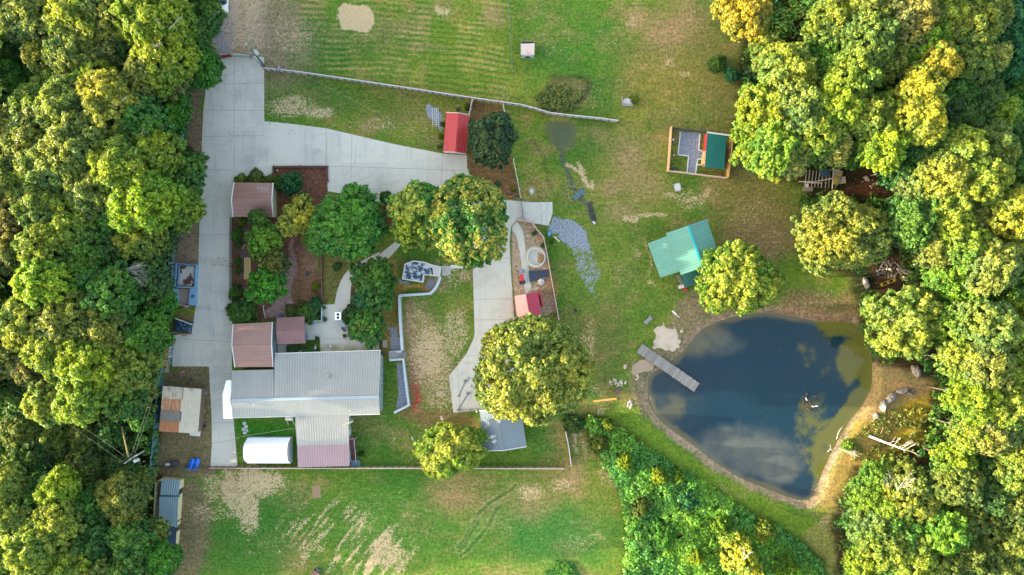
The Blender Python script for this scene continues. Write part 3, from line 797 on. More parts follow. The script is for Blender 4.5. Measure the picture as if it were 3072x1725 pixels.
def opening(t, name, p0, p1, z0, z1, out, m=GLASS, frame=WHITEP, th=.06, trim=.06):
    """rectangular door or window on a wall line p0->p1 (world xy), pushed out a little"""
    p0, p1 = Vector((p0[0], p0[1], 0)), Vector((p1[0], p1[1], 0)); o = Vector((out[0], out[1], 0)).normalized()
    mb = MB(); c = (p0 + p1) / 2; d = p1 - p0; ang = math.atan2(d.y, d.x)
    mb.box(c + o * .02 + Vector((0, 0, (z0 + z1) / 2)), (d.length, th, z1 - z0), ang)
    w = mb.build(name, m, t)
    fb = MB()
    for zz in (z0, z1): fb.box(c + o * .03 + Vector((0, 0, zz)), (d.length + 2 * trim, th + .02, trim), ang)
    for q in (p0, p1): fb.box(q + o * .03 + Vector((0, 0, (z0 + z1) / 2)), (trim, th + .02, z1 - z0), ang)
    fb.build('frame', frame, w)
    return w

BROWNR = roofmat('brown_metal_roof', A(176, 140, 134), .34, .68, dirt=A(150, 104, 84), damt=.3)
BROWNR2 = roofmat('brown_metal_roof_long', A(184, 148, 142), .34, .68, dirt=A(158, 108, 84), damt=.35)
BROWNR3 = roofmat('brown_metal_roof_small', A(152, 116, 120), .34, .68)
GREYR = roofmat('grey_metal_roof', A(180, 188, 192), .36, .74, dirt=A(200, 190, 170), damt=.4, width=.24)
PINKR = roofmat('faded_red_metal_roof', A(182, 160, 174), .36, .74, width=.24)
REDR = roofmat('red_metal_roof', A(190, 62, 68), .36, 1.7, rough=.35, width=.14)
TEALR = roofmat('teal_metal_roof', A(112, 180, 170), .4, .66)
DTEALR = roofmat('dark_teal_metal_roof', A(14, 128, 128), .28, .78)
DTEALR2 = roofmat('dark_green_metal_roof', A(60, 132, 132), .25, .5, width=.4)
CRIMR = roofmat('crimson_metal_roof', A(206, 58, 94), .3, .62, width=.25)
PALEPINK = roofmat('pale_pink_metal_roof', A(226, 170, 176), .3, .55, width=.22)
SLATER = roofmat('slate_metal_roof', A(142, 162, 178), .24, .74)
CORRR = roofmat('blue_corrugated_roof', A(150, 186, 208), .32, .45, width=.45, dirt=A(90, 120, 140), damt=.5)
DARKR = roofmat('dark_blue_corrugated_roof', A(58, 88, 118), .32, .5, width=.45)

t, k = gable('garage', 'brown ribbed metal garage with white gable trim and cream end wall, beside the long driveway', 'garage',
          ((701.7, 547), (819.8, 549)), ((694.6, 601.5), (815.6, 600)), ((699.8, 650.5), (820.5, 651.5)), 2.3, 3.1, BROWNR, CREAM, 'ab', fascia=WHITEP)
opening(t, 'window', W([(828.5, 613)], 0)[0], W([(828.5, 630)], 0)[0], 1.0, 1.9, (1, 0))
ant = MB(); ap = P(817, 577, 0); ant.tube(ap + Vector((.15, 0, 2.0)), ap + Vector((.15, 0, 4.6)), .03, n=6)
ant.bar(ap + Vector((-.8, .15, 4.5)), ap + Vector((1.0, -.25, 4.5)), .05)
for q in range(9):
    x = -.75 + q * .2; ant.bar(ap + Vector((x, .14 - q * .045 - .55, 4.52)), ap + Vector((x, .14 - q * .045 + .55, 4.52)), .022)
tag(ant.build('tv_antenna', STEEL), 'thin rooftop television antenna on a mast by the brown garage end wall', 'antenna')

t, k = gable('workshop', 'long reddish brown metal workshop against the north side of the grey roofed house', 'workshop',
          ((699.5, 972), (817.3, 966)), ((696, 1034), (814.6, 1034)), ((705, 1101.5), (820, 1101)), 2.6, 3.5, BROWNR2, SIDING, 'ab', fascia=WHITEP)
opening(t, 'window', W([(829, 1000)])[0], W([(829, 1018)])[0], 1.0, 2.0, (1, 0))
t, k = gable('porch_cover', 'small mauve brown metal porch roof on posts, between the workshop and the patio', 'porch',
          ((829.5, 953.4), (913.8, 949.2)), ((828.6, 995), (913.2, 990.5)), ((832, 1034), (918, 1029.7)), 2.3, 3.0, BROWNR3, CREAM, 'ad', walls=False)
for (x, y) in ((836, 957), (908, 953), (838, 1028), (910, 1024)):
    pb = MB(); pb.tube(P(x, y, 0), P(x, y, 2.25), .07, n=6); pb.build('post', WHITEP, t)

# main house
def house():
    NE, SE_, RE = 2.5, 3.2, 4.3
    pts = dict(a=P(695, 1111.5, 2.9), b=P(822, 1108.5, 2.9), c=P(823.6, 1060.5, 2.5), d=P(1142, 1051, 2.5))
    rl, rr = P(693, 1201, RE), P(1136.7, 1190.5, RE)
    sl, sr = P(697.5, 1253.5, SE_), P(1139.8, 1242.5, SE_)
    c = (pts['a'] + sr) / 2; t = thing('house', 'large L-shaped house under a long pale grey ribbed metal roof with a mauve south end', 'house', (c.x, c.y, 0))
    mb = MB()
    rm = rl.lerp(rr, (822 - 693) / (1136.7 - 693))
    roofplane(mb, pts['a'] if False else rl, rm, pts['b'], pts['a'], 'ad', .36)
    roofplane(mb, rm, rr, pts['d'], pts['c'], 'ad', .36)
    roofplane(mb, sl, sr, rr, rl, 'ad', .36)
    ro = mb.build('roof', GREYR, t)
    cap = MB(); cap.bar(rl + Vector((0, 0, .05)), rr + Vector((0, 0, .05)), .42, .07)
    cap.build('ridge_cap', mat('ridge_cap', A(160, 182, 200), .5, .08, 1), ro)
    for p, q in ((pts['c'], pts['d']), (sl, P(885, 1248.8, SE_)), (P(1047, 1244.8, SE_), sr)): gt = MB(); gt.bar(p + Vector((0, 0, -.05)), q + Vector((0, 0, -.05)), .12, .12); gt.build('gutter', WHITEP, ro)
    # walls
    g = lambda v, z=0: Vector((v.x, v.y, z))
    w = MB(); i = .25
    x0 = pts['a'].x + i; x1 = pts['d'].x - .05
    yb = pts['a'].y - i; yc = pts['c'].y - i; xm = pts['c'].x + i
    ys = sr.y + .28
    yr = rr.y
    w.quad((x0, yb, 0), (x0, ys, 0), (x0, ys, 3.0), (x0, yb, 2.75)); w.tri((x0, ys, 3.0), (x0, rl.y, RE - .15), (x0, yb, 2.75))
    w.quad((x1, ys, 0), (x1, yc, 0), (x1, yc, 2.4), (x1, ys, 3.1)); w.tri((x1, ys, 3.1), (x1, yc, 2.4), (x1, yr, RE - .15))
    w.quad((xm, yb, 0), (x0, yb, 0), (x0, yb, 2.75), (xm, yb, 2.75)); w.quad((xm, yc, 0), (xm, yb, 0), (xm, yb, 2.75), (xm, yc, 2.4))
    w.quad((x1, yc, 0), (xm, yc, 0), (xm, yc, 2.4), (x1, yc, 2.4)); w.quad((x0, ys, 0), (x1, ys, 0), (x1, ys, 3.1), (x0, ys, 3.1))
    w.build('wall', SIDING, t)
    for yy in (1085, 1128, 1165):
        q0 = Vector((x1, (862.5 - yy) * S * .97, 0)); opening(t, 'window', (x1, q0.y - .5), (x1, q0.y + .5), 1.0, 2.0, (1, 0))
    for xx in (900, 965, 1080):
        q0 = (xx - 1536) * S * .975; opening(t, 'window', (q0 - .5, yc), (q0 + .5, yc), 1.0, 1.9, (0, 1))
    # south wing
    wg = MB()
    a, b = P(884.6, 1248.5, 3.15), P(1046.5, 1245, 3.15); e, f = P(891, 1337.5, 2.85), P(1046.5, 1333.5, 2.85); c2, d2 = P(893.8, 1401.8, 2.6), P(1048, 1398, 2.6)
    roofplane(wg, e, f, b, a, 'ad', .36); wg.build('wing_roof', GREYR, t)
    pk = MB(); roofplane(pk, c2 + Vector((0, 0, .02)), d2 + Vector((0, 0, .02)), f + Vector((0, 0, .03)), e + Vector((0, 0, .03)), 'ad', .36)
    tag(pk.build('wing_roof', PINKR, t), 'mauve faded end of the wing roof')
    ww = MB(); xa, xb, yt, yb2 = a.x + .3, P(1053, 0, 0).x * 1.0, ys - .02, c2.y + .25
    ww.quad((xb, yb2, 0), (xb, yt, 0), (xb, yt, 3.0), (xb, yb2, 2.5)); ww.quad((xa, yt, 0), (xa, yb2, 0), (xa, yb2, 2.5), (xa, yt, 3.0)); ww.quad((xa, yb2, 0), (xb, yb2, 0), (xb, yb2, 2.5), (xa, yb2, 2.5))
    ww.build('wing_wall', mat('pale_blue_siding', A(150, 196, 214), .7, .08, 1), t)
    opening(t, 'door', (xb, (862.5 - 1300) * S), (xb, (862.5 - 1282) * S), 0.1, 2.1, (1, 0), WHITEP, SIDING)
    # roof fittings
    vb = MB(); v0 = P(986, 1126, 3.35); vb.tube(v0, v0 + Vector((0, 0, .45)), .15, n=12); vb.tube(v0 + Vector((0, 0, .45)), v0 + Vector((0, 0, .6)), .28, .2, n=12)
    vb.build('roof_vent', STEEL, t)
    for (x, y, z) in ((1052, 1232, 3.35), (764, 1214, 4.1)):
        vb = MB(); v0 = P(x, y, z); vb.tube(v0, v0 + Vector((0, 0, .3)), .09, n=8); vb.build('vent_pipe', WHITEP, t)
    return t
house()
aw = MB(); pts = [P(678.5, 1141, 2.5), P(695.5, 1141, 2.5), P(694.5, 1190, 2.5), P(697.8, 1255.8, 2.5), P(670.8, 1255.8, 2.4), P(668.2, 1183.8, 2.4)]
aw.prism([(v.x, v.y) for v in pts], 2.42, 2.5)
c = P(682, 1200, 0); t = thing('awning', 'plain white sheet awning on posts at the west end of the grey roofed house', 'awning', c)
aw.build('canopy', PUREWHITE, t)
for (x, y) in ((674, 1186), (677, 1248), (684, 1145)):
    pb = MB(); pb.tube(P(x, y, 0), P(x, y, 2.42), .05, n=6); pb.build('post', WHITEP, t)

# exterior stairs by the wing
t = thing('stair', 'dark red outside staircase with pale railing on the east wall of the south wing', 'stairs', P(1063, 1350, 0))
sm = MB()
y0, y1 = P(0, 1322, 0).y, P(0, 1378, 0).y; xl = P(1054.5, 0, 0).x; xr = P(1072, 0, 0).x
for q in range(10):
    f = q / 9; sm.box(((xl + xr) / 2 - .02, y0 + (y1 - y0) * f, .15 + 1.3 * (1 - f)), (xr - xl - .1, .26, .06))
sm.build('treads', mat('dark_red_boards', A(112, 62, 72), .8, .2, 4, island=.2), t)
lb = MB(); lb.box(((xl + xr) / 2, P(0, 1314, 0).y, 1.5), (xr - xl, .9, .1)); lb.build('landing', mat('dark_red_boards', (0, 0, 0)), t)
lb = MB(); lb.box(((xl + xr) / 2 + .2, P(0, 1390, 0).y, .12), (xr - xl + .5, 1.0, .16)); lb.build('base_slab', mat('blue_grey_slab', A(100, 140, 165), .8, .1, 1), t)
rb = MB()
for xx in (xl + .05, xr):
    rb.bar((xx, y0 + .5, 2.4), (xx, y1, 1.0), .07); rb.bar((xx, y1, 1.0), (xx, y1, 0), .07); rb.bar((xx, y0 + .5, 2.4), (xx, y0 + .5, 0), .07); rb.bar((xx, (y0 + y1) / 2, 1.75), (xx, (y0 + y1) / 2, 0), .06)
rb.bar((xl, y0 + .75, 2.4), (xr, y0 + .75, 2.4), .07)
rb.build('railing', mat('pinkish_rail', A(205, 190, 200), .6, .05, 1), t)

# white storage shed with curved roof
def barrel():
    t = thing('storage_shed', 'white storage shed with a rounded roof, on the lawn west of the south wing', 'shed', P(800, 1352, 0))
    prof = [(1314, 1.2), (1332, 2.7), (1343, 3.0), (1357, 3.1), (1371, 3.0), (1381, 2.7), (1390, 1.2)]
    xw, xe = P(742, 0, 1.2).x, P(873.5, 0, 1.2).x
    yk = {}
    pr = []
    for y, z in prof: pr.append((P(0, y, z).y, z))
    pr[0] = (P(0, 1312.5, 1.2).y, 1.2); 
    mb = MB(); 
    for (ya, za), (yb, zb) in zip(pr[:-1], pr[1:]): mb.quad((xw, ya, za), (xw, yb, zb), (xe, yb, zb), (xe, ya, za))
    mb.build('roof', mat('white_vinyl', (.86, .87, .9), .45, .02, .5, dirt=(.6, .64, .72), damt=.3, dscale=.4), t)
    wb = MB(); i = .06
    for x, fl in ((xw + i, 1), (xe - i, 0)):
        vs = [(x, pr[0][0] - .03, 0)] + [(x, y, z - .03) for y, z in pr] + [(x, pr[-1][0] + .03, 0)]
        wb.add(vs, [tuple(range(len(vs)))])
    wb.quad((xw, pr[0][0] - .03, 0), (xe, pr[0][0] - .03, 0), (xe, pr[0][0] - .03, 1.25), (xw, pr[0][0] - .03, 1.25))
    wb.quad((xw, pr[-1][0] + .03, 0), (xe, pr[-1][0] + .03, 0), (xe, pr[-1][0] + .03, 1.25), (xw, pr[-1][0] + .03, 1.25))
    wb.build('wall', mat('shed_wall', A(196, 208, 224), .6, .05, 1), t)
    for x in (xw, xe):
        tb = MB()
        for (ya, za), (yb, zb) in zip(pr[:-1], pr[1:]): tb.bar((x, ya, za), (x, yb, zb), .07)
        tb.build('roof_trim', mat('brown_trim', A(110, 84, 84), .6, .1, 1), t)
    hb = MB(); hb.box((P(796, 0, 2).x, pr[0][0] + .12, 1.15), (1.2, .06, .12)); hb.build('handle', BLACKM, t)
    db = MB(); db.box((xw + .0, (pr[0][0] + pr[-1][0]) / 2 - .4, .9), (.06, 1.5, 1.7)); db.build('door', mat('tan_door', A(170, 120, 96), .7, .1, 1), t)
barrel()

# rusty shed
def rusty():
    t = thing('rusty_shed', 'old shed roofed with rust streaked and bleached metal sheets, by the western fence', 'shed', P(545, 1230, 0))
    a, b, c, d = P(477, 1294.5, 2.6), P(593.6, 1300.6, 2.3), P(604.7, 1166.7, 2.3), P(488.5, 1157.6, 2.6)
    m, nt, bs, N, L = nodes('rusty_sheets')
    uv = N.new('ShaderNodeUVMap').outputs[0]; sx = N.new('ShaderNodeSeparateXYZ'); L.new(uv, sx.inputs[0])
    g = N.new('ShaderNodeNewGeometry'); p = g.outputs['Position']
    mp = N.new('ShaderNodeMapping'); L.new(p, mp.inputs[0]); mp.inputs['Scale'].default_value = (4.5, .7, 1)
    st = noise(nt, mp.outputs[0], 1.0, 9, .78)
    rust = N.new('ShaderNodeAttribute'); rust.attribute_name = 'rust'
    sp = N.new('ShaderNodeSeparateColor'); L.new(rust.outputs['Color'], sp.inputs[0])
    base = mixc(nt, noise(nt, p, 1.5, 6, .7), A(188, 186, 176), A(222, 220, 208))
    base = mixc(nt, sstep(nt, mth(nt, 'ADD', st, sp.outputs[0]), .68, .86), base, mixc(nt, noise(nt, p, 3, 6, .8), A(150, 92, 54), A(196, 138, 92)))
    base = mixc(nt, mth(nt, 'MULTIPLY', sstep(nt, mth(nt, 'ADD', noise(nt, mp.outputs[0], 1.6, 8, .8), sp.outputs[1]), .66, .8), .8), base, A(86, 88, 92))
    fr = mth(nt, 'LESS_THAN', mth(nt, 'FRACT', mth(nt, 'DIVIDE', sx.outputs[0], .2)), .2)
    base = mixc(nt, mth(nt, 'MULTIPLY', fr, .3), base, A(110, 104, 96))
    L.new(base, bs.inputs['Base Color']); bs.inputs['Roughness'].default_value = .8
    mb = MB(); cols = []
    vals = [[(.42, .0), (.1, .12), ], [(.08, .34), (.0, .1)], [(.34, .05), (.02, .12)], [(.12, .2), (.0, .1)]]
    xs = [0, .5, 1.0]; ysf = [0, .24, .46, .73, 1.0]
    def at(u, v): return (a.lerp(b, u)).lerp(d.lerp(c, u), v)
    for j in range(4):
        for i in range(2):
            lift = Vector((0, 0, .03 * ((j % 2)) + .015 * i))
            u0, u1 = xs[i] + (0.04 if i and j % 2 else 0) , xs[i + 1] + (.02 if i == 0 else 0); v0, v1 = ysf[j], ysf[j + 1] + (.015 if j < 3 else 0)
            q = [at(u0, v0) + lift, at(u1, v0) + lift, at(u1, v1) + lift, at(u0, v1) + lift]
            mb.quad(*q, [(u0 * 6, v0 * 6), (u1 * 6, v0 * 6), (u1 * 6, v1 * 6), (u0 * 6, v1 * 6)])
            dn = Vector((0, 0, -.05)); mb.add(q + [x + dn for x in q], [(0, 4, 5, 1), (1, 5, 6, 2), (2, 6, 7, 3), (3, 7, 4, 0)])
            cols += [vals[j][i]] * 12
    o = mb.build('roof', m, t)
    at_ = o.data.attributes.new('rust', 'FLOAT_COLOR', 'POINT')
    at_.data.foreach_set('color', np.array([(x, y, 0, 1) for x, y in cols], np.float32).ravel())
    wb = MB(); q = inset([a, b, c, d], .15); g0 = [Vector((v.x, v.y, 0)) for v in q]; q = [v - Vector((0, 0, .08)) for v in q]
    for i in range(4): wb.quad(g0[i], g0[(i + 1) % 4], q[(i + 1) % 4], q[i])
    wb.build('wall', mat('old_boards', A(120, 105, 90), .9, .3, 3), t)
    tv = MB(); v = P(573, 1169, 2.5); 
    for k2 in range(14):
        a0, a1 = k2 * math.tau / 14, (k2 + 1) * math.tau / 14
        tv.tube(v + Vector((.22 * math.cos(a0), .15 * math.sin(a0), .02)), v + Vector((.22 * math.cos(a1), .15 * math.sin(a1), .02)), .025, n=5)
    tv.build('flue_collar', DARK, t)
rusty()

# long run-in shed, lower left
t = thing('stable', 'long low stable with blue grey corrugated roof and cream front, at the woodland edge', 'stable', P(520, 1560, 0))
mb = MB(); roofplane(mb, P(480, 1485, 2.7), P(534.5, 1486, 2.4), P(541.5, 1440, 2.4), P(485.2, 1438.5, 2.7), 'ad', .32); mb.build('roof', CORRR, t)
mb = MB(); roofplane(mb, P(474.5, 1569, 2.8), P(531.8, 1582.9, 2.5), P(535, 1491, 2.5), P(478.5, 1490, 2.8), 'ad', .32); mb.build('roof', CORRR, t)
mb = MB(); roofplane(mb, P(466, 1760, 2.6), P(519, 1760, 2.3), P(530, 1583, 2.3), P(476, 1566, 2.6), 'ad', .32); tag(mb.build('roof', DARKR, t), 'darker roof section at the south end')
mb = MB(); mb.box(P(509, 1489, 2.35), (2.9, .35, .12), .03); mb.build('roof_joint', mat('teal_strip', A(60, 110, 130), .6, .1, 1), t)
wb = MB()
def wl(p, q, z1a, z1b, z0=0): wb.quad((*P(*p)[:2], z0), (*P(*q)[:2], z0), (*P(*q)[:2], z1b), (*P(*p)[:2], z1a))
wl((551.5, 1460), (552.5, 1435), 2.25, 2.25); wl((543, 1555), (548, 1478), 2.3, 2.3); wl((541, 1571), (542, 1560), 2.3, 2.3); wl((536, 1646), (540, 1588), 2.1, 2.1); wl((528, 1705), (534, 1660), 2.1, 2.1)
wl((495, 1430), (552.5, 1435), 2.55, 2.25); wl((488, 1436), (478, 1600), 2.4, 2.4)
wb.build('wall', CREAM, t)
db = MB(); db.quad((*P(546.5, 1474)[:2], 0), (*P(551, 1452)[:2], 0), (*P(551, 1452)[:2], 2.2), (*P(546.5, 1474)[:2], 2.2)); db.box(P(520, 1520, .8), (.1, 8, 1.6)); db.build('stall_interior', DARK, t)
gb = MB()
for q in range(5): gb.bar(P(536 + 0, 1655, .3 + q * .25), P(546, 1680, .3 + q * .25), .04)
gb.bar(P(546, 1680, 0), P(546, 1680, 1.4), .05); gb.bar(P(536, 1655, 0), P(536, 1655, 1.4), .05)
tag(gb.build('stall_gate', STEEL), 'open tubular steel gate swung out from the stable front', 'gate')

# red shed
t, k = gable('red_shed', 'red metal shed with paler worn ridge side, next to the dark round tree', 'shed',
          ((1338.8, 338), (1329.8, 456)), ((1375.4, 338.8), (1366, 457)), ((1407, 344.8), (1397.5, 461.9)), 2.3, 2.9, REDR, mat('shed_base', A(150, 170, 170), .7, .1, 1), 'ab', .36, fascia=mat('shed_trim', A(225, 190, 190), .5, .05, 1))
tag(t.children[0], None)
# small shelter in the upper field
t = thing('field_shelter', 'tiny shelter with patchy pink and white roof, alone in the upper field', 'shelter', P(1583, 160, 0))
mb = MB(); roofplane(mb, P(1562.5, 164.5, 1.9), P(1603.3, 164.5, 1.9), P(1603.6, 130, 1.6), P(1562, 131, 1.6), 'ad', .3)
m_ = mat('patchy_roof', A(206, 196, 200), .6, .1, 1, dirt=A(200, 90, 100), dscale=.55, damt=.8); mb.build('roof', m_, t)
wb = MB(); z1 = 1.8
x0, x1, yn, ysx = P(1564.5, 0).x * .99, P(1602, 0).x * .99, P(0, 134).y, P(0, 175).y
wb.quad((x0, ysx, 0), (x1, ysx, 0), (x1, ysx, z1), (x0, ysx, z1)); wb.quad((x1, yn, 0), (x0, yn, 0), (x0, yn, 1.5), (x1, yn, 1.5)); wb.quad((x1, ysx, 0), (x1, yn, 0), (x1, yn, 1.5), (x1, ysx, z1)); wb.quad((x0, yn, 0), (x0, ysx, 0), (x0, ysx, z1), (x0, yn, 1.5))
wb.build('wall', mat('pale_blue_paint', A(160, 205, 220), .6, .08, 1), t)
opening(t, 'door', (x0 + .5, ysx), (x1 - .5, ysx), .05, 1.3, (0, -1), DARK)

# teal chicken coop
t = thing('chicken_coop', 'coop with a bright dark teal ribbed roof inside the fenced gravel yard', 'coop', P(2147, 455, 0))
mb = MB(); a, b, c, d = P(2114.8, 501.6, 2.5), P(2172.6, 507, 2.1), P(2179.4, 405, 2.1), P(2121.8, 398, 2.5)
roofplane(mb, a, b, c, d, 'ad', .28); mb.build('roof', DTEALR, t)
wb = MB(); q = inset([a, b, c, d], .3); g0 = [Vector((v.x, v.y, 0)) for v in q]; q = [v - Vector((0, 0, .1)) for v in q]
for i in range(4): wb.quad(g0[i], g0[(i + 1) % 4], q[(i + 1) % 4], q[i])
wb.build('wall', mat('tan_boards', A(200, 170, 140), .8, .15, 3), t)
rb = MB(); rb.bar(P(2115, 455, 1.2), P(2118.5, 405, 1.2), .22, 1.6); rb.build('red_panel', REDP, t)
rb = MB(); rb.bar(P(2108, 495, .9), P(2113.5, 455, .9), .3, 1.5); rb.build('side_panel', LUMBER, t)
rb = MB(); rb.bar(P(2121, 397, 2.5), P(2191, 406, 2.1), .22, .12); rb.build('beam', WHITEP, t)

# teal pavilion by the pond
t = thing('pavilion', 'pavilion with three overlapping sea green ribbed roofs, near the pond', 'pavilion', P(2060, 760, 0))
mb = MB(); R0, R1 = P(2063.9, 676.7, 4.6), P(2107.2, 802.5, 4.6)
L0, L1 = P(1998.2, 699.1, 3.7), P(2043.2, 825.5, 3.7); E0, E1 = P(2120, 655.5, 3.7), P(2163, 781.5, 3.7)
roofplane(mb, L0, L1, R1, R0, 'ad', .3)
roofplane(mb, R0, R1, E1, E0, 'ad', .3); up = mb.build('roof', TEALR, t)
cb = MB(); cb.bar(R0 + Vector((0, 0, .05)), R1 + Vector((0, 0, .05)), .3, .1); cb.build('ridge_cap', mat('bright_teal_cap', A(30, 176, 196), .4, .05, 1), up)
mb = MB(); roofplane(mb, P(1943.2, 729.9, 2.6), P(1981.3, 833.7, 2.6), P(2039.5, 814.5, 3.4), P(2001.5, 707.2, 3.4), 'ad', .3); mb.build('lean_to_roof', TEALR, t)
mb = MB(); roofplane(mb, P(2056.5, 863, 2.6), P(2126, 838, 2.6), P(2108, 802, 3.3), P(2043.8, 822.5, 3.3), 'ad', .25); tag(mb.build('lean_to_roof', DTEALR2, t), 'darker green ribbed roof on the pond side')
for (x, y, z) in ((1948, 733, 2.5), (1985, 828, 2.5), (1965, 780, 2.5), (2002, 703, 3.4), (2040, 808, 3.4), (2112, 665, 3.6), (2152, 776, 3.6), (2058, 856, 2.5), (2120, 834, 2.5), (2068, 682, 4.4), (2102, 798, 4.4)):
    pb = MB(); v = P(x, y, 0); pb.box((v.x, v.y, z / 2), (.16, .16, z), .33); pb.build('post', mat('post_wood', A(150, 125, 100), .8, .2, 3), t)
fb = MB(); fb.prism(W([(2003, 705), (2115, 665), (2155, 778), (2050, 820)]), 0, .08); fb.build('floor', mat('pavilion_floor', A(120, 112, 104), .9, .1, 1), t)
cb = MB(); c0 = P(2052, 866, 0); cb.box(c0 + Vector((0, 0, .45)), (.55, .6, .06), .3); cb.box(c0 + Vector((.05, -.25, .75)), (.55, .08, .6), .3)
for dx, dy in ((-.22, -.22), (.22, -.22), (-.22, .22), (.22, .22)): cb.box(c0 + Vector((dx, dy, .22)), (.07, .07, .44))
tag(cb.build('lawn_chair', REDP), 'red lawn chair at the foot of the sea green pavilion', 'chair')
cb = MB(); c0 = P(2042, 860, 0); cb.box(c0 + Vector((0, 0, .25)), (.7, .45, .5), .25); cb.box(c0 + Vector((0, 0, .53)), (.76, .5, .07), .25)
tag(cb.build('cool_box', WHITEP), 'white cool box beside the red lawn chair', 'cool box')
lb = MB()
for s_ in (0, 1): lb.bar(P(2030 + 8 * s_, 826, .3), P(2044 + 8 * s_, 856, .3), .1)
for q in range(7): lb.bar(P(2031 + q * 2, 829 + q * 4.2, .33), P(2039 + q * 2, 828 + q * 4.2, .33), .07)
tag(lb.build('ladder', STEEL), 'grey ladder lying beside the pavilion lean-to', 'ladder')

# crimson shed beneath the big tree
t, k = gable('crimson_shed', 'shed with one crimson and one pale pink roof slope, under the big yellow-green tree', 'shed',
          ((1543.3, 887), (1556, 985)), ((1577.5, 882), (1593, 978)), ((1613.3, 877), (1628, 970)), 2.3, 3.1, CRIMR, mat('crimson_wall', A(170, 60, 80), .7, .1, 1), 'ad', .3)
mb = MB(); up = Vector((0, 0, .012)); roofplane(mb, P(1543.3, 887, 2.3) + up, P(1556, 985, 2.3) + up, P(1593, 978, 3.1) + up, P(1577.5, 882, 3.1) + up, 'ad', .3, th=.003)
for ch in t.children:
    if ch.name.startswith('roof'): mb.build('pale_slope', PALEPINK, ch); break
# slate roofed shed at bottom
t, k = gable('slate_shed', 'slate blue ribbed metal shed south of the big yellow-green tree', 'shed',
          ((1438.3, 1232), (1450, 1352)), ((1500, 1231), (1511, 1351)), ((1562, 1222), (1580, 1339.5)), 2.2, 2.9, SLATER, SIDING, 'ab', .24, fascia=WHITEP)

# white L-shaped concrete cistern
t = thing('cistern', 'L-shaped white concrete cistern with a mottled dark blue top, inside the retaining wall', 'cistern', P(1265, 815, 0))
m, nt, bs, N, L = nodes('mottled_top'); p = posn(nt)
c = mixc(nt, sstep(nt, noise(nt, p, 1.3, 8, .75), .47, .56), A(40, 74, 108), A(206, 220, 235)); L.new(c, bs.inputs['Base Color']); bs.inputs['Roughness'].default_value = .7
OUT = [(1213.6, 791), (1205.4, 838), (1269.7, 847.7), (1272.8, 824.5), (1318.4, 830.3), (1323.6, 799.6), (1299.7, 794.4), (1272.8, 785), (1240, 781)]
mb = MB(); mb.prism(W(OUT, 1.0), 0, 1.0); mb.build('body', WHITEP, t)
mb = MB(); mb.prism(W([(1217.5, 793), (1210, 835), (1266.5, 843), (1269.5, 822), (1300, 824.5), (1297, 798), (1272, 789), (1242, 785)], 1.0), .95, 1.012); mb.build('roof_surface', m, t)
mb = MB(); mb.prism(W([(1299, 797), (1302, 826), (1316.5, 828), (1321, 801.5)], 1.0), .95, 1.03); mb.build('hatch_slab', mat('hatch', A(205, 210, 222), .7, .1, 1), t)
# pale blue wall stub and trough north of the lawn
mb = MB(); mb.bar(P(1352, 800, .3), P(1392, 800, .3), .5, .6); mb.bar(P(1390, 794, .4), P(1416, 792, .4), .25, .8); mb.bar(P(1414, 780, .5), P(1416, 802, .5), .4, 1.0)
tag(mb.build('low_wall', WHITEP), 'short white stepped wall under the twin yellow-topped trees', 'wall')

# retaining walls
def wallrun(name, label, pts, w, h, m, cap=None, cat='wall'):
    mb = MB(); n = len(pts)
    L_, R_ = [], []
    for i, p in enumerate(pts):
        v = P(*p, h)
        d = Vector((0, 0, 0))
        if i > 0: d += (v - P(*pts[i - 1], h)).normalized()
        if i < n - 1: d += (P(*pts[i + 1], h) - v).normalized()
        d.normalize(); nn = Vector((-d.y, d.x, 0)) * w / 2
        L_.append(v + nn); R_.append(v - nn)
    for i in range(n - 1):
        a, b, c, d = L_[i], L_[i + 1], R_[i + 1], R_[i]
        g = lambda v: Vector((v.x, v.y, -.05))
        mb.quad(d, c, b, a); mb.quad(g(a), a, b, g(b)); mb.quad(g(c), c, d, g(d))
    for i in (0, n - 1):
        a, b = L_[i], R_[i]; mb.quad(Vector((a.x, a.y, 0)), Vector((b.x, b.y, 0)), b, a)
    o = mb.build(name, m)
    tag(o, label, cat)
    return o
RW = mat('retaining_block', A(196, 214, 232), .8, .1, 2)
wallrun('retaining_wall', 'pale blue retaining wall that runs from the cistern curve down to the wooden steps',
        [(1320, 829), (1317, 842), (1309, 860), (1300, 872), (1290, 881), (1198, 887)], .38, 1.0, RW)
wallrun('retaining_wall', 'straight long pale blue retaining wall along the west edge of the sunken lawn', [(1197.5, 886), (1200, 960), (1206, 1052)], .36, 1.1, RW)
wallrun('retaining_wall', 'hooked pale blue retaining wall beside the gravel strip, south of the wooden steps', [(1168, 1080.5), (1209, 1078), (1216, 1140), (1226, 1216), (1182, 1238.5)], .34, 1.0, RW)
mb = MB(); mb.bar(P(1168, 1056, .3), P(1206, 1054, .3), .3, .8); tag(mb.build('stub_wall', RW), 'short pale wall on the north side of the wooden steps', 'wall')
t = thing('wooden_steps', 'weathered wooden steps and landing crossing the pale blue retaining wall', 'steps', P(1192, 1066, 0))
for q, (x, z) in enumerate(((1176, .85), (1186, .8), (1193, .66), (1200, .5), (1207, .34), (1214, .2))):
    sb = MB(); sb.box(P(x, 1067 - .3 * (q), z), (1.0 if q == 0 else .38, 1.05, .06)); sb.build('tread' if q else 'landing', WEATHERED, t)
v = P(1176, 1067, 0)
for bx_ in (((-.2, 0, .4), (.1, 1.0, .8)), ((1.9, 0, .08), (.08, 1.0, .16))): sb = MB(); sb.box(v + Vector(bx_[0]), bx_[1]); sb.build('stringer', WEATHERED, t)

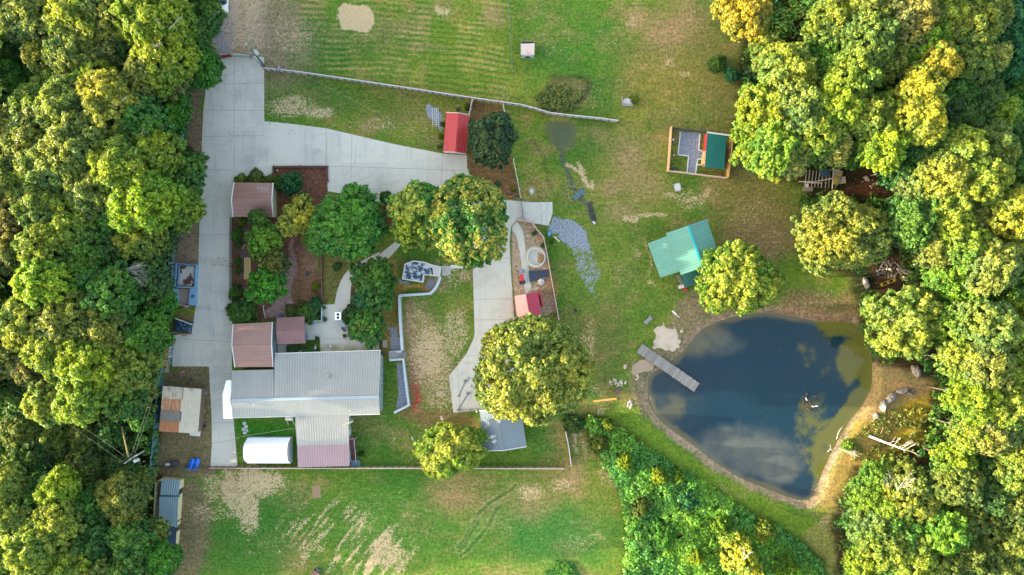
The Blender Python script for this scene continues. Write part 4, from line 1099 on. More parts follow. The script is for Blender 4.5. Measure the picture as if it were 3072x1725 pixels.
# ------------------------------------------------------------------ fences
def resample(pts, step):
    out = [Vector((*pts[0], 0))]
    L = 0; res = [tuple(pts[0])]
    for (x0, y0), (x1, y1) in zip(pts[:-1], pts[1:]):
        d = math.hypot(x1 - x0, y1 - y0); n = max(1, round(d / step))
        for i in range(1, n + 1): res.append((x0 + (x1 - x0) * i / n, y0 + (y1 - y0) * i / n))
    return res
def fence(label, pts, h, panel, post, step=23, rail=None, w=.06, pw=.11, side=1, solid=True, group=None, cap=.13, name='fence', nrails=3, pickets=0):
    c = P(*pts[len(pts) // 2], 0); t = thing(name, label, 'fence', c, group)
    mb = MB(); rl = MB(); pk = MB()
    for p, q in zip(pts[:-1], pts[1:]):
        a, b = P(*p, 0), P(*q, 0)
        if solid: mb.bar(a + Vector((0, 0, h / 2 + .03)), b + Vector((0, 0, h / 2 + .03)), w, h - .06)
        else:
            for k in range(nrails): zz = h * (k + .8) / nrails - .05; mb.bar(a + Vector((0, 0, zz)), b + Vector((0, 0, zz)), w, .1)
            if pickets:
                n = int((b - a).length / pickets)
                for k in range(n): v = a.lerp(b, (k + .5) / n); pk.box(v + Vector((0, 0, h / 2)), (.035, .035, h))
        if cap: rl.bar(a + Vector((0, 0, h + .02)), b + Vector((0, 0, h + .02)), cap, .05)
    mb.build('panel' if solid else 'rail', panel, t)
    if pickets: pk.build('pickets', panel, t)
    if cap: rl.build('top_rail', rail or panel, t)
    ps = resample(pts, step)
    for i, p in enumerate(ps[:100]):
        j = min(i, len(ps) - 2); d = (P(*ps[j + 1]) - P(*ps[j])).normalized(); nn = Vector((-d.y, d.x, 0)) * side
        pb = MB(); v = P(*p, 0) + nn * (w / 2 + pw / 2); pb.box(v + Vector((0, 0, h / 2)), (pw, pw, h), math.atan2(d.y, d.x)); pb.build('post', post, t)
    return t
FW = mat('white_fence', A(200, 204, 214), .7, .08, 2); FP = mat('brown_post', A(120, 92, 84), .85, .2, 3); FWARM = mat('cream_fence', A(205, 190, 178), .75, .1, 2)
top = [(800, 211), (860, 217), (930, 226), (1060, 245), (1180, 263), (1300, 281), (1430, 301), (1560, 319), (1600, 329), (1650, 344), (1720, 352), (1800, 360), (1852, 367)]
fence('long white plank fence with dark posts slanting across the upper field', [(x, y) for x, y in top], 1.35, FW, FP, 22, side=-1)
fence('straight cream plank fence with brown posts along the south edge of the yard', [(714, 1399.5), (900, 1399.5), (1200, 1399.5), (1450, 1400), (1692, 1401)], 1.2, FWARM, FP, 22, side=1)
fence('white board fence at the south-east corner of the yard, running north from the corner', [(1712, 1392), (1705, 1340), (1695, 1290)], 1.2, FW, FP, 24, side=1)
fence('blue grey sheet metal fence along the lower west side, beside the rusty shed', [(500, 1100), (487, 1160), (482, 1260), (476, 1310), (470, 1370), (464, 1418)], 1.9, mat('blue_grey_fence', A(84, 130, 146), .6, .15, 1), DARK, 26, side=1, w=.08, cap=.08)
fence('pale blue metal fence between the woodland and the upper driveway', [(566, 300), (560, 330), (555, 380), (551, 420)], 1.7, mat('light_blue_fence', A(110, 150, 185), .6, .1, 1), DARK, 24, cap=.08)
fence('dark low rail fence along the south side of the western dirt yard', [(466, 1398), (520, 1400), (560, 1400), (628, 1401)], .9, mat('dark_rail', A(76, 84, 84), .7, .2, 2), DARK, 30, solid=False, w=.05, cap=0, nrails=2)
fence('pinkish drive gate closed across the south end of the driveway', [(633, 1400), (672, 1401), (712, 1400)], 1.0, mat('pink_gate', A(178, 140, 150), .7, .1, 2), FP, 20, solid=False, cap=.1, name='gate', nrails=3)
fence('dark red field gate across the north end of the concrete driveway', [(640, 179), (668, 175), (698, 170)], 1.2, mat('dark_red_gate', A(132, 40, 52), .6, .1, 2), DARK, 29, solid=False, cap=.12, name='gate', nrails=4, w=.1)
fence('pale tubular gate beside the dark red field gate, north end of the driveway', [(700, 171), (730, 173), (756, 175)], 1.2, mat('grey_gate', A(150, 168, 168), .5, .1, 2), STEEL, 28, solid=False, cap=.06, name='gate', nrails=4)
fence('thin rail fence from the utility pole down to the driveway corner', [(790, 200), (760, 172)], 1.2, mat('teal_rail', A(74, 104, 120), .6, .1, 2), STEEL, 30, solid=False, cap=.05, nrails=3)
fence('black iron picket fence along the west side of the garden beds', [(699, 655), (698, 720), (698, 800), (698, 855), (697, 900)], 1.2, BLACKM, BLACKM, 40, solid=False, w=.04, pw=.06, cap=.05, nrails=2, pickets=.16)
fence('white rail fence north-east of the round dark tree, joining the long fence', [(1509, 316), (1520, 368)], 1.1, WHITEP, WHITEP, 30, solid=False, w=.05, cap=.06, nrails=2, side=1)
fence('white rail fence east of the dirt pen, south of the round dark tree', [(1540, 480), (1552, 540), (1562, 596)], 1.1, WHITEP, WHITEP, 30, solid=False, w=.05, cap=.06, nrails=2)
fence('white rail fence on the west side of the dirt pen, beside the red shed', [(1418, 302), (1412, 330), (1407, 352)], 1.1, WHITEP, WHITEP, 25, solid=False, w=.05, cap=.06, nrails=2)
fence('dark rail gate crossing the concrete apron east of the twin trees', [(1562, 598), (1567, 632), (1571, 662)], 1.1, mat('dark_gate', A(70, 88, 112), .5, .1, 2), BLACKM, 30, solid=False, w=.05, cap=.06, nrails=3, name='gate')
fence('thin white fence round the east side of the sandy yard', [(1552, 661), (1574, 664), (1596, 669), (1612, 690), (1630, 712), (1640, 760), (1652, 830), (1665, 900), (1676, 960)], 1.0, mat('rosy_white', A(212, 190, 190), .7, .08, 1), FP, 26, w=.08, cap=.1)
fence('thin fence line north of the gravel yard, reaching the long white fence', [(1858, 367), (1900, 374), (1960, 379), (2006, 385)], .6, mat('field_wire', A(140, 130, 100), .8, .2, 2), FP, 24, solid=False, w=.03, cap=0, nrails=1, pw=.08)
TEALW = mat('teal_wire', A(84, 130, 120), .6, .1, 1)
TANW = mat('tan_boards_fence', A(222, 184, 144), .8, .15, 3, island=.06)
fence('tan wooden fence on the west side of the chicken coop yard', [(2009, 384), (2005, 450), (2000, 515)], 1.5, TANW, LUMBER, 22, side=1)
fence('pale wooden fence on the south side of the chicken coop yard', [(2000, 515), (2060, 522), (2120, 530), (2176, 536)], 1.1, FWARM, LUMBER, 24, side=1)
fence('weathered golden fence on the east side of the chicken coop yard', [(2176, 536), (2183, 470), (2190, 407)], 1.8, mat('golden_boards', A(190, 156, 100), .85, .2, 3), LUMBER, 24, side=1)
fence('dark low board fence on the north side of the chicken coop yard', [(2010, 385), (2060, 392), (2120, 399)], .8, mat('dark_boards', A(86, 86, 96), .85, .2, 3), BLACKM, 24, cap=.05)
fence('dark red brick border wall round the north mulch pen', [(823, 527), (822, 502), (900, 501), (981, 501), (983, 545)], .45, mat('brick_border', A(98, 62, 62), .9, .2, 4), mat('brick_border', (0, 0, 0)), 60, w=.28, cap=0, name='garden_wall')
fence('low wooden edging fence between the mulch garden and the grass strip', [(966, 742), (967, 800), (967, 860), (969, 912)], .5, mat('edging', A(128, 100, 100), .85, .15, 3), FP, 60, cap=0)
fence('short dark double rail fence at the east side of the patio bed', [(1136, 960), (1140, 1010), (1143, 1048)], 1.1, BLACKM, DARK, 22, solid=False, w=.06, cap=.1, nrails=3)
fence('scalloped blue white low wall around the clipped shrubs at the patio', [(969, 915), (968, 962), (950, 962), (925, 965)], .7, mat('blue_white_wall', A(170, 205, 215), .7, .1, 2), WHITEP, 20, w=.16, cap=0, name='garden_wall')
fence('thin teal wire fence running down from the top edge between the two upper fields', [(1526, -30), (1529, 60), (1533, 140), (1537, 222)], 1.1, TEALW, TEALW, 40, solid=False, w=.05, pw=.09, cap=.06, nrails=2)
# gravel yard edging
mb = MB()
for path in ([(2041, 396), (2034, 464), (2066, 468), (2060, 521), (2086, 524), (2093, 477), (2108, 477)], [(2100, 402), (2096, 450), (2111, 454)], [(2091, 494), (2106, 495)]):
    for p, q in zip(path[:-1], path[1:]): mb.bar(P(*p, .07), P(*q, .07), .17, .14)
tag(mb.build('path_edging', WHITEP), 'white timber edging around the grey gravel in the coop yard', 'edging')

# ------------------------------------------------------------------ dock, footbridge, pens, lumber
def deck(name, label, cat, p0, p1, w, z, pl=.16, m=WEATHERED, rails=True, z0=None):
    a, b = P(*p0, z), P(*p1, z); d = (b - a); L = d.length; u = d / L; ang = math.atan2(d.y, d.x); nn = Vector((-u.y, u.x, 0))
    t = thing(name, label, cat, Vector(((a.x + b.x) / 2, (a.y + b.y) / 2, 0)))
    mb = MB(); n = int(L / pl); rr = random.Random(4)
    for k in range(n):
        mb.box(a + u * (k + .5) * pl + nn * rr.uniform(-.03, .03) + Vector((0, 0, rr.uniform(-.008, .008))), (pl * .86, w + rr.uniform(-.06, .06), .05), ang + rr.uniform(-.012, .012))
    mb.build('planks', m, t)
    sb = MB()
    for s_ in (-1, 1): sb.bar(a + nn * s_ * w * .46 + Vector((0, 0, -.11)), b + nn * s_ * w * .46 + Vector((0, 0, -.11)), .08, .16)
    sb.build('beam', mat('dark_timber', A(90, 84, 78), .9, .2, 3), t)
    for k in range(int(L / 2.2) + 1):
        for s_ in (-1, 1):
            pb = MB(); v = a + u * min(L - .1, k * 2.2 + .1) + nn * s_ * w * .5; pb.tube((v.x, v.y, -1.4 if z0 is None else z0), (v.x, v.y, z - .03), .07, n=6); pb.build('post', WEATHERED, t)
    return t
deck('dock', 'weathered grey plank dock reaching from the bank into the pond', 'dock', (1918.6, 1044), (2092.8, 1164.5), 1.52, .35)
deck('footbridge', 'small slate blue plank footbridge over the dark ditch', 'bridge', (1721, 596), (1753, 570), .85, .25, .14, mat('bridge_boards', A(88, 124, 138), .8, .15, 4, island=.15), z0=-.1)

# pale blue stock pens beside the driveway
BLUEP = mat('light_blue_paint', A(128, 180, 224), .6, .12, 1)
t = thing('covered_pen', 'pale blue picket pen with a cracked white and rust sheet on top', 'pen', P(562, 826, 0))
m, nt, bs, N, L = nodes('cracked_sheet'); p = posn(nt)
c = mixc(nt, sstep(nt, noise(nt, p, .8, 8, .75), .52, .56), mixc(nt, noise(nt, p, 2, 5), A(176, 182, 182), A(204, 208, 205)), A(90, 56, 50)); L.new(c, bs.inputs['Base Color']); bs.inputs['Roughness'].default_value = .8
mb = MB(); mb.prism(W([(540, 797), (584, 799), (581, 860), (538, 857)], .9), .82, .9); mb.build('top_sheet', m, t)
mb = MB(); pts = [(533, 791), (591.5, 795), (587, 862), (529, 860)]
for p_, q_ in zip(pts, pts[1:] + pts[:1]):
    a, b = P(*p_, .55), P(*q_, .55); mb.bar(a, b, .1, 1.1); n = int((b - a).length / .26)
mb.build('side_panel', BLUEP, t)
mb = MB()
for p_, q_ in zip(pts, pts[1:] + pts[:1]):
    a, b = P(*p_, 1.0), P(*q_, 1.0); n = int((b - a).length / .26); cen = P(561, 827, 1.0)
    for k in range(n):
        v = a.lerp(b, (k + .5) / n); v += (cen - v).normalized() * .22; mb.box(v + Vector((0, 0, .12)), (.11, .11, .06))
mb.build('pickets', DARK, t)
mb = MB(); mb.prism(W([(534, 793), (590, 797), (586, 861), (530, 858)], .95), .78, .93 - .06); mb.build('frame', BLUEP, t)
t = thing('open_pen', 'open pale blue pen with a rusty brown floor plate, just south of the covered pen', 'pen', P(556, 892, 0))
mb = MB(); mb.prism(W([(531, 866), (569, 867), (564, 912), (533, 912)], .3), .0, .3); mb.build('floor_plate', mat('rust_plate', A(150, 140, 136), .85, .15, 2, dirt=A(100, 56, 52), dscale=.5, damt=.9), t)
mb = MB(); mb.prism(W([(570, 864), (590, 862), (587, 918), (565, 913)], .6), 0, .6); mb.prism(W([(515, 864), (532, 866), (536, 912), (516, 912)], .6), 0, .6); mb.build('side_panel', BLUEP, t)
mb = MB()
for x in (575, 579, 583): mb.box(P(x - 1, 889, .62), (.1, .5, .04))
for x in (519, 523, 527): mb.box(P(x, 887, .62), (.1, .5, .04))
mb.build('vent_slots', DARK, t)
mb = MB(); mb.bar(P(532, 863, .7), P(578, 863, .7), .16, .3); mb.build('cross_beam', mat('grey_timber', A(168, 158, 150), .8, .1, 2), t)
mb = MB(); mb.bar(P(533, 914, .5), P(570, 918, .5), .16, .3); mb.build('cross_beam', mat('grey_timber', (0, 0, 0)), t)
mb = MB(); v = P(563, 920, 0); mb.box(v + Vector((0, 0, .25)), (.5, .35, .5), .2); mb.box(v + Vector((.1, 0, .52)), (.3, .25, .05), .2); tag(mb.build('pink_crate', mat('pink_plastic', A(206, 150, 190), .5, .1, 1)), 'small pink crate below the open pale blue pen', 'crate')
for pts, lab in (([(506, 738), (527, 738), (521, 793), (504, 793)], 'upright pale blue sheet panel at the woodland edge, farther north of the two'), ([(513, 796), (530, 796), (528, 838), (512, 836)], 'pale blue ribbed sheet panel touching the covered pen')):
    mb = MB(); mb.prism(W(pts, .9), .84, .9)
    t = thing('panel_shelter', lab, 'shelter', P(*pts[2], 0)); mb.build('roof_sheet', mat('dull_blue_sheet', A(128, 158, 182), .6, .12, 1), t)
    for x, y in pts: pb = MB(); pb.tube(P(x, y, 0), P(x, y, .86), .05, n=5); pb.build('post', DARK, t)

def heap(name, label, cat, pts, h, m, seed=1, loose=None, lm=LUMBER):
    """a lumpy tarpaulin draped over something"""
    rr = random.Random(seed); poly = W(pts, h * .5); cx = sum(p[0] for p in poly) / len(poly); cy = sum(p[1] for p in poly) / len(poly)
    mb = MB(); rings = [(1.0, 0), (.96, .55), (.8, .85), (.45, 1.0)]; n = 20
    def at(u):
        f = u * len(poly); i = int(f) % len(poly); g = f - int(f); a, b = poly[i], poly[(i + 1) % len(poly)]; return (a[0] * (1 - g) + b[0] * g, a[1] * (1 - g) + b[1] * g)
    vs = []
    for s_, zz in rings:
        for k in range(n):
            x, y = at(k / n); j = rr.uniform(.94, 1.06); vs.append((cx + (x - cx) * s_ * j, cy + (y - cy) * s_ * j, h * zz * rr.uniform(.82, 1.1)))
    vs.append((cx, cy, h)); fs = [(r * n + k, r * n + (k + 1) % n, (r + 1) * n + (k + 1) % n, (r + 1) * n + k) for r in range(len(rings) - 1) for k in range(n)]
    fs += [((len(rings) - 1) * n + k, (len(rings) - 1) * n + (k + 1) % n, len(vs) - 1) for k in range(n)]
    mb.add(vs, fs); o = mb.build(name, m, smooth=False); tag(o, label, cat); return o
heap('tarpaulin_pile', 'dark blue tarpaulin draped over a stack of boards on the driveway edge', 'tarpaulin', [(521, 955), (577, 967), (571, 1000), (520, 992)], .8, mat('navy_tarp', A(26, 62, 92), .35, .4, 1.2), 3)
rr = random.Random(9)
for (x0, y0, x1, y1, lab) in ((526, 955, 578, 974, 'white board on top of the dark blue tarpaulin'), (532, 948, 575, 950, 'tan board on the ground north of the tarpaulin, uppermost'), (541, 940, 562, 958, 'thin crooked stick crossing the boards north of the tarpaulin'), (524, 998, 574, 1002, 'red brown board under the south side of the tarpaulin'), (545, 1008, 562, 1004, 'short orange brown plank south of the tarpaulin')):
    mb = MB(); mb.bar(P(x0, y0, .85 if 'on top' in lab else .1), P(x1, y1, .9 if 'on top' in lab else .1), .13, .06)
    tag(mb.build('plank', WHITEP if 'white' in lab else mat('brown_plank', A(178, 120, 88), .8, .2, 3)), lab, 'plank')
t = thing('lumber_rack', 'long rack of yellow timbers with silver sheeting by the blue grey fence', 'lumber', P(500, 1082, 0))
for q in range(4):
    mb = MB(); mb.bar(P(495 + q * 4.6, 1040, .5), P(486 + q * 4.6, 1118, .5), .1, .1); mb.build('timber', mat('yellow_timber', A(226, 190, 124), .75, .12, 3), t)
for q in range(5): mb = MB(); mb.bar(P(492 - q * 1.6, 1046 + q * 16, .4), P(510 - q * 1.6, 1046 + q * 16, .4), .09, .1); mb.build('cross_timber', LUMBER, t)
mb = MB(); rr = random.Random(5)
for q in range(24):
    v = P(514 - q * .6 + 2.5 * math.sin(q * .9), 1042 + q * 3.1, .35); mb.box(v, (.5 + .2 * rr.random(), .3, .05), rr.uniform(-.6, .6), rr.uniform(-.5, .5), rr.uniform(-.5, .5))
tag(mb.build('sheeting', mat('silver_foil', A(160, 190, 215), .3, .3, 3, metal=.3), t), 'crumpled silver sheeting')

# timber frame and pallets at the wood edge
t = thing('timber_frame', 'unfinished grey timber floor frame of parallel joists beneath the woodland edge', 'timber frame', P(2465, 545, 0))
for q in range(10):
    x = 2416 + q * 10; mb = MB(); mb.bar(P(x + 4, 505 + (6 if q < 4 else 0), .5), P(x - 2 + 2 * (q > 5), 560 + q * .6, .5), .09, .16); mb.build('joist', WEATHERED, t)
for a, b in (((2476, 508), (2520, 511)), ((2412, 548), (2465, 549)), ((2396, 544.5), (2450, 545)), ((2440, 546), (2502, 534)), ((2500, 512), (2497, 568))):
    mb = MB(); mb.bar(P(*a, .68), P(*b, .68), .13, .07); mb.build('rail', mat('bleached_timber', A(205, 205, 205), .8, .1, 2), t)
def pallet(label, x, y, rz, w, l, n, m, z=.55):
    t = thing('pallet', label, 'pallet', P(x, y, 0), 'pallets stacked on the timber frame')
    rot = Matrix.Rotation(rz, 3, 'Z'); o = P(x, y, z)
    for k in range(n):
        mb = MB(); mb.box(o + rot @ Vector(((k + .5) / n * w - w / 2, 0, .12)), (w / n * .7, l, .03), rz); mb.build('slat', m, t)
    for k in (-1, 0, 1): mb = MB(); mb.box(o + rot @ Vector((0, k * l * .44, .05)), (w, .1, .1), rz); mb.build('bearer', m, t)
pallet('greyish pallet lying farthest north on the timber frame', 2513, 523, -.12, 1.35, 1.1, 9, mat('pallet_wood', A(176, 168, 130), .85, .2, 3))
pallet('pale grey pallet resting at the east end of the timber frame', 2524, 541, .14, 1.2, 1.0, 8, mat('pallet_grey', A(188, 190, 178), .85, .15, 3))
pallet('yellowish pallet partly under the pale grey one', 2508, 543, -.25, .8, 1.1, 5, mat('pallet_yellow', A(190, 178, 90), .85, .15, 3), .7)
t = thing('drum', 'white drum lying open at the south-west corner of the timber frame', 'drum', P(2419, 557, 0)); mb = MB(); mb.tube(P(2415, 558, .35), P(2424, 556, .35), .28, n=14, cap=False); mb.build('shell', WHITEP, t); mb = MB(); mb.tube(P(2423, 556.4, .35), P(2423.6, 556.2, .35), .2, n=12); mb.build('opening', DARK, t)
mb = MB(); mb.box(P(2472, 518, .75), (1.1, 1.0, .5), .1); mb.box(P(2474, 516, 1.05), (.7, .6, .2), .3); tag(mb.build('blue_box', mat('blue_box', A(50, 84, 116), .5, .2, 2)), 'dark blue crate set on the timber frame', 'crate')
mb = MB(); mb.prism(W([(2411, 560), (2440, 560), (2438, 574), (2409, 573)], .3), 0, .3); tag(mb.build('concrete_block', mat('grey_block', A(140, 136, 128), .9, .15, 3)), 'low grey concrete block below the white drum', 'block')

# ------------------------------------------------------------------ rocks
def rock(name, label, px, py, rx, ry, rz, h, seed, m=ROCKM, group=None, z=0):
    rx *= .85; ry *= .85
    rr = np.random.RandomState(seed); mb = MB(); v = P(px, py, z); mb.ball(v + Vector((0, 0, h * .25)), (rx, ry, h * .8), 14, 8, rz)
    ph = rr.rand(6) * 6
    out = []
    for q in mb.v:
        d = Vector(q) - v; a = math.atan2(d.y, d.x)
        f = 1 + .16 * math.sin(2 * a + ph[0]) + .1 * math.sin(5 * a + ph[1]) + .08 * math.sin(d.z * 5 + ph[2]) + (rr.rand() - .5) * .16
        out.append((v.x + d.x * f, v.y + d.y * f, v.z + max(-.1, d.z * (1 + (rr.rand() - .5) * .25))))
    mb.v = out; o = mb.build(name, m); tag(o, label, 'rock', group); return o
rock('boulder', 'long grey boulder below the big pale green tree, north of the pond', 2597, 850, .45, 1.1, .25, .9, 1)
rock('boulder', 'grey slab boulder in the clearing by the yellow frame', 2722, 818, 1.7, .55, -.45, .7, 2)
rock('boulder', 'flat pale rock south of the grey slab boulder in the clearing', 2715, 836, .6, .35, -.3, .35, 3, LIMEROCK)
rock('boulder', 'small blue grey rock between the long boulder and the rubble', 2634, 821, .35, .3, 0, .4, 4)
rock('boulder', 'round cream rock in the rubble north of the yellow frame', 2671, 809, .3, .3, 0, .4, 5, LIMEROCK)
rock('boulder', 'ribbed dark grey boulder among trees east of the pond', 2745, 1112, .75, 1.2, .7, .9, 6)
rock('boulder', 'grey curved rock, northmost of the crescent on the east bank', 2706, 1172, 1.1, .6, .2, .8, 7)
rock('boulder', 'grey rock in the middle of the crescent on the east bank', 2670, 1192, 1.1, .7, .6, .9, 8)
rock('boulder', 'tall grey rock at the south end of the crescent on the east bank', 2648, 1216, .6, 1.15, .05, .9, 9)
rock('boulder', 'isolated grey rock southwest of the rock crescent', 2626, 1247, .6, .5, .3, .6, 10)
rock('boulder', 'thin pointed rock trailing east of the rock crescent', 2728, 1180, .8, .22, -.5, .5, 11)
rock('boulder', 'small flat rock off the east tip of the rock crescent', 2738, 1170, .3, .28, -.5, .3, 12)
rock('boulder', 'beige rock on the shore just north of the dock root', 1875, 1100, .35, .4, -.5, .35, 13, LIMEROCK)
rr = random.Random(77)
LEDGE = [(1960, 990), (1990, 975), (2010, 985), (2030, 990), (2038, 1020), (2040, 1040), (2020, 1050), (1990, 1050), (1960, 1040), (1968, 1010)]
lm = MB(); lp = catmull(LEDGE, 4); lp = [(x + rr.uniform(-4, 4), y + rr.uniform(-4, 4)) for x, y in lp]
lm.prism(W(lp), -.35, .05); lp2 = [(1999 + (x - 1999) * .86 + rr.uniform(-2, 2), 1014 + (y - 1014) * .86 + rr.uniform(-2, 2)) for x, y in lp]; lm.prism(W(lp2), .04, .12)
tag(lm.build('rock_ledge', LIMEROCK), 'broad flat pale limestone ledge on the pond shore north of the dock', 'rock')
lp = catmull([(1900, 1125), (1895, 1105), (1915, 1085), (1945, 1078), (1960, 1092), (1948, 1112), (1925, 1118)], 4)
lm = MB(); lm.prism(W([(x + rr.uniform(-4, 4), y + rr.uniform(-4, 4)) for x, y in lp]), -.3, .06); tag(lm.build('rock_ledge', mat('tan_rock', A(172, 156, 138), .9, .2, 1.5, dirt=A(130, 116, 98))), 'low tan rock ledge on the shore south of the dock root', 'rock')
for i, (x, y, r, lab) in enumerate(((2045, 993, .45, 'pale rock off the north-east tip of the limestone ledge'), (2020, 970, .22, 'small pale rock north of the limestone ledge'), (1912, 1128, .45, 'long whitish rock in the shallows south of the tan ledge'), (1910, 1137, .3, 'smaller whitish rock below the long whitish one in the shallows'), (1990, 972, .3, 'pinkish pale rock at the north edge of the limestone ledge'))):
    rock('shore_rock', lab, x, y, r, r * .6, rr.uniform(0, 3), .25, 40 + i, LIMEROCK, z=-.1)
# stuff: rubble and pebbles
def scatter(name, label, cat, regions, size, m, seed):
    rr = random.Random(seed); mb = MB()
    for (cx, cy, rx, ry, n) in regions:
        for _ in range(n):
            a = rr.uniform(0, 6.28); r = rr.random() ** .5; v = P(cx + rx * r * math.cos(a), cy + ry * r * math.sin(a), 0)
            z = float(terrain_z(np.array([cx + rx * r * math.cos(a)]), np.array([cy + ry * r * math.sin(a)]))[0])
            s_ = size * rr.uniform(.4, 1.5); mb.ball((v.x, v.y, z + s_ * .15), (s_, s_ * rr.uniform(.5, 1), s_ * .5), 5, 3, rr.uniform(0, 3))
    o = mb.build(name, m); tag(o, label, cat, kind='stuff'); return o
scatter('rubble', 'loose pale stone rubble in the woodland clearing', 'rubble', [(2665, 810, 40, 26, 90), (2640, 520, 20, 10, 20), (2620, 545, 40, 20, 22), (1890, 1213, 8, 12, 40), (1855, 1148, 26, 12, 40)], .17, mat('pebble', A(186, 184, 176), .9, .1, 3, island=.35), 3)
scatter('pebbles', 'scattered pale pebbles on the muddy pond shore', 'pebbles', [(2380, 900, 130, 40, 130), (2000, 1180, 60, 60, 50), (2100, 900, 100, 40, 50), (2470, 1450, 40, 70, 50)], .07, mat('pebble', (0, 0, 0)), 4)
mb = MB(); rr = random.Random(8)
for _ in range(60):
    x, y = rr.uniform(1990, 2590), rr.uniform(960, 1480)
    if float(sdf(np.array([x]), np.array([y]), POND)[0]) < -12: mb.box(P(x, y, -.335), (rr.uniform(.05, .1), rr.uniform(.03, .06), .02), rr.uniform(0, 3))
tag(mb.build('floating_leaves', mat('pale_leaf', A(150, 146, 110), .8, .3, 3)), 'tiny pale leaves floating on the pond', 'leaves', kind='stuff')
mb = MB(); mb.prism(W([(2590, 531), (2600, 528), (2608, 540), (2606, 544), (2596, 543)]), 0, .12); tag(mb.build('stone_slab', LIMEROCK), 'flat grey stone slab lying in the dirt right of the pallets', 'stone')
mb = MB(); mb.box(P(2633, 550, .15), (.45, .4, .3), .1); tag(mb.build('white_block', WHITEP), 'small white block near the dark pit in the woodland clearing', 'block')
heap('dark_tarp', 'black tarpaulin lying by the small white block in the woodland clearing', 'tarpaulin', [(2640, 535), (2656, 533), (2656, 563), (2641, 561)], .5, mat('black_tarp', (.012, .013, .02), .4, .3, 2), 6)

# ------------------------------------------------------------------ car, tractor, boats
def car():
    t = thing('parked_car', 'white car parked under the overhanging trees on the gravel track, top edge', 'car', P(671, -2, 0))
    cx, cy = P(671, -2, 0).x, P(671, -2, 0).y
    L, Wd = 4.5, 1.85
    def ring(l0, l1, w, z, r=.3):
        pts = []
        for sx, sy, a0 in ((1, 1, 0), (-1, 1, 1), (-1, -1, 2), (1, -1, 3)):
            for k in range(4):
                a = (a0 + k / 3) * math.pi / 2
                pts.append((cx + sx * (w / 2 - r) + r * math.cos(a), (cy + (l1 if sy > 0 else l0) - sy * r) + r * math.sin(a), z))
        return pts
    def loft(mb, rings):
        n = len(rings[0]); vs = [p for r in rings for p in r]
        fs = [(i * n + k, i * n + (k + 1) % n, (i + 1) * n + (k + 1) % n, (i + 1) * n + k) for i in range(len(rings) - 1) for k in range(n)]
        fs.append(tuple(range((len(rings) - 1) * n, len(rings) * n))); fs.append(tuple(range(n))[::-1]); mb.add(vs, fs)
    mb = MB(); loft(mb, [ring(-2.2, 2.2, 1.75, .22), ring(-2.25, 2.25, 1.86, .5), ring(-2.22, 2.22, 1.84, .72), ring(-2.1, 2.1, 1.7, .88, .35)])
    mb.build('body', mat('car_paint', A(235, 240, 248), .25, .01, 1), t, True)
    mb = MB(); loft(mb, [ring(-1.15, 1.75, 1.6, .86), ring(-.55, 1.35, 1.34, 1.32, .25)]); mb.build('windows', GLASS, t)
    mb = MB(); loft(mb, [ring(-.6, 1.38, 1.36, 1.31, .25), ring(-.5, 1.25, 1.24, 1.42, .25)]); mb.build('cabin_roof', mat('car_paint', (0, 0, 0)), t)
    for sx in (-1, 1):
        for yy in (-1.4, 1.35):
            w = MB(); w.tube((cx + sx * .78, cy + yy, .33), (cx + sx * .96, cy + yy, .33), .33, n=16); wo = w.build('wheel', mat('tyre', (.02, .02, .02), .9, .1, 2), t)
            w = MB(); w.tube((cx + sx * .93, cy + yy, .33), (cx + sx * .97, cy + yy, .33), .2, n=12); w.build('rim', STEEL, wo)
        hb = MB(); hb.ball((cx + sx * .68, cy - 2.12, .66), (.2, .12, .1), 8, 5); hb.build('headlight', GLASS, t)
        hb = MB(); hb.ball((cx + sx * 1.0, cy - .75, .95), (.12, .08, .08), 8, 5); hb.build('mirror', mat('car_paint', (0, 0, 0)), t)
car()
def tractor():
    t = thing('utility_cart', 'small red utility cart with a pale bed on the sand strip beside the driveway', 'cart', P(1565, 833, 0))
    an = -.14; o = P(1565, 833, 0); R = Matrix.Rotation(-an, 3, 'Z')
    def bx(mb, x, y, z, sx, sy, sz): mb.box(o + R @ Vector((x, y, z)), (sx, sy, sz), -an)
    mb = MB(); bx(mb, 0, 0, .5, .58, .95, .35); bx(mb, 0, .15, .75, .5, .5, .18); mb.build('body', mat('bright_red', A(226, 36, 66), .35, .05, 1), t)
    mb = MB(); bx(mb, 0, .95, .6, .62, .85, .08); bx(mb, .29, .95, .75, .04, .85, .25); bx(mb, -.29, .95, .75, .04, .85, .25); mb.build('cargo_bed', STEEL, t)
    mb = MB(); bx(mb, 0, -.75, .5, .55, .5, .1); bx(mb, 0, -.95, .65, .5, .08, .25); bx(mb, 0, -.62, .75, .08, .08, .4); mb.build('seat', DARK, t)
    for x in (-.36, .36):
        for y in (.9, -.7):
            w = MB(); a = o + R @ Vector((x - .07, y, .27)); b = o + R @ Vector((x + .07, y, .27)); w.tube(a, b, .27, n=12); w.build('wheel', mat('tyre', (0, 0, 0)), t)
tractor()
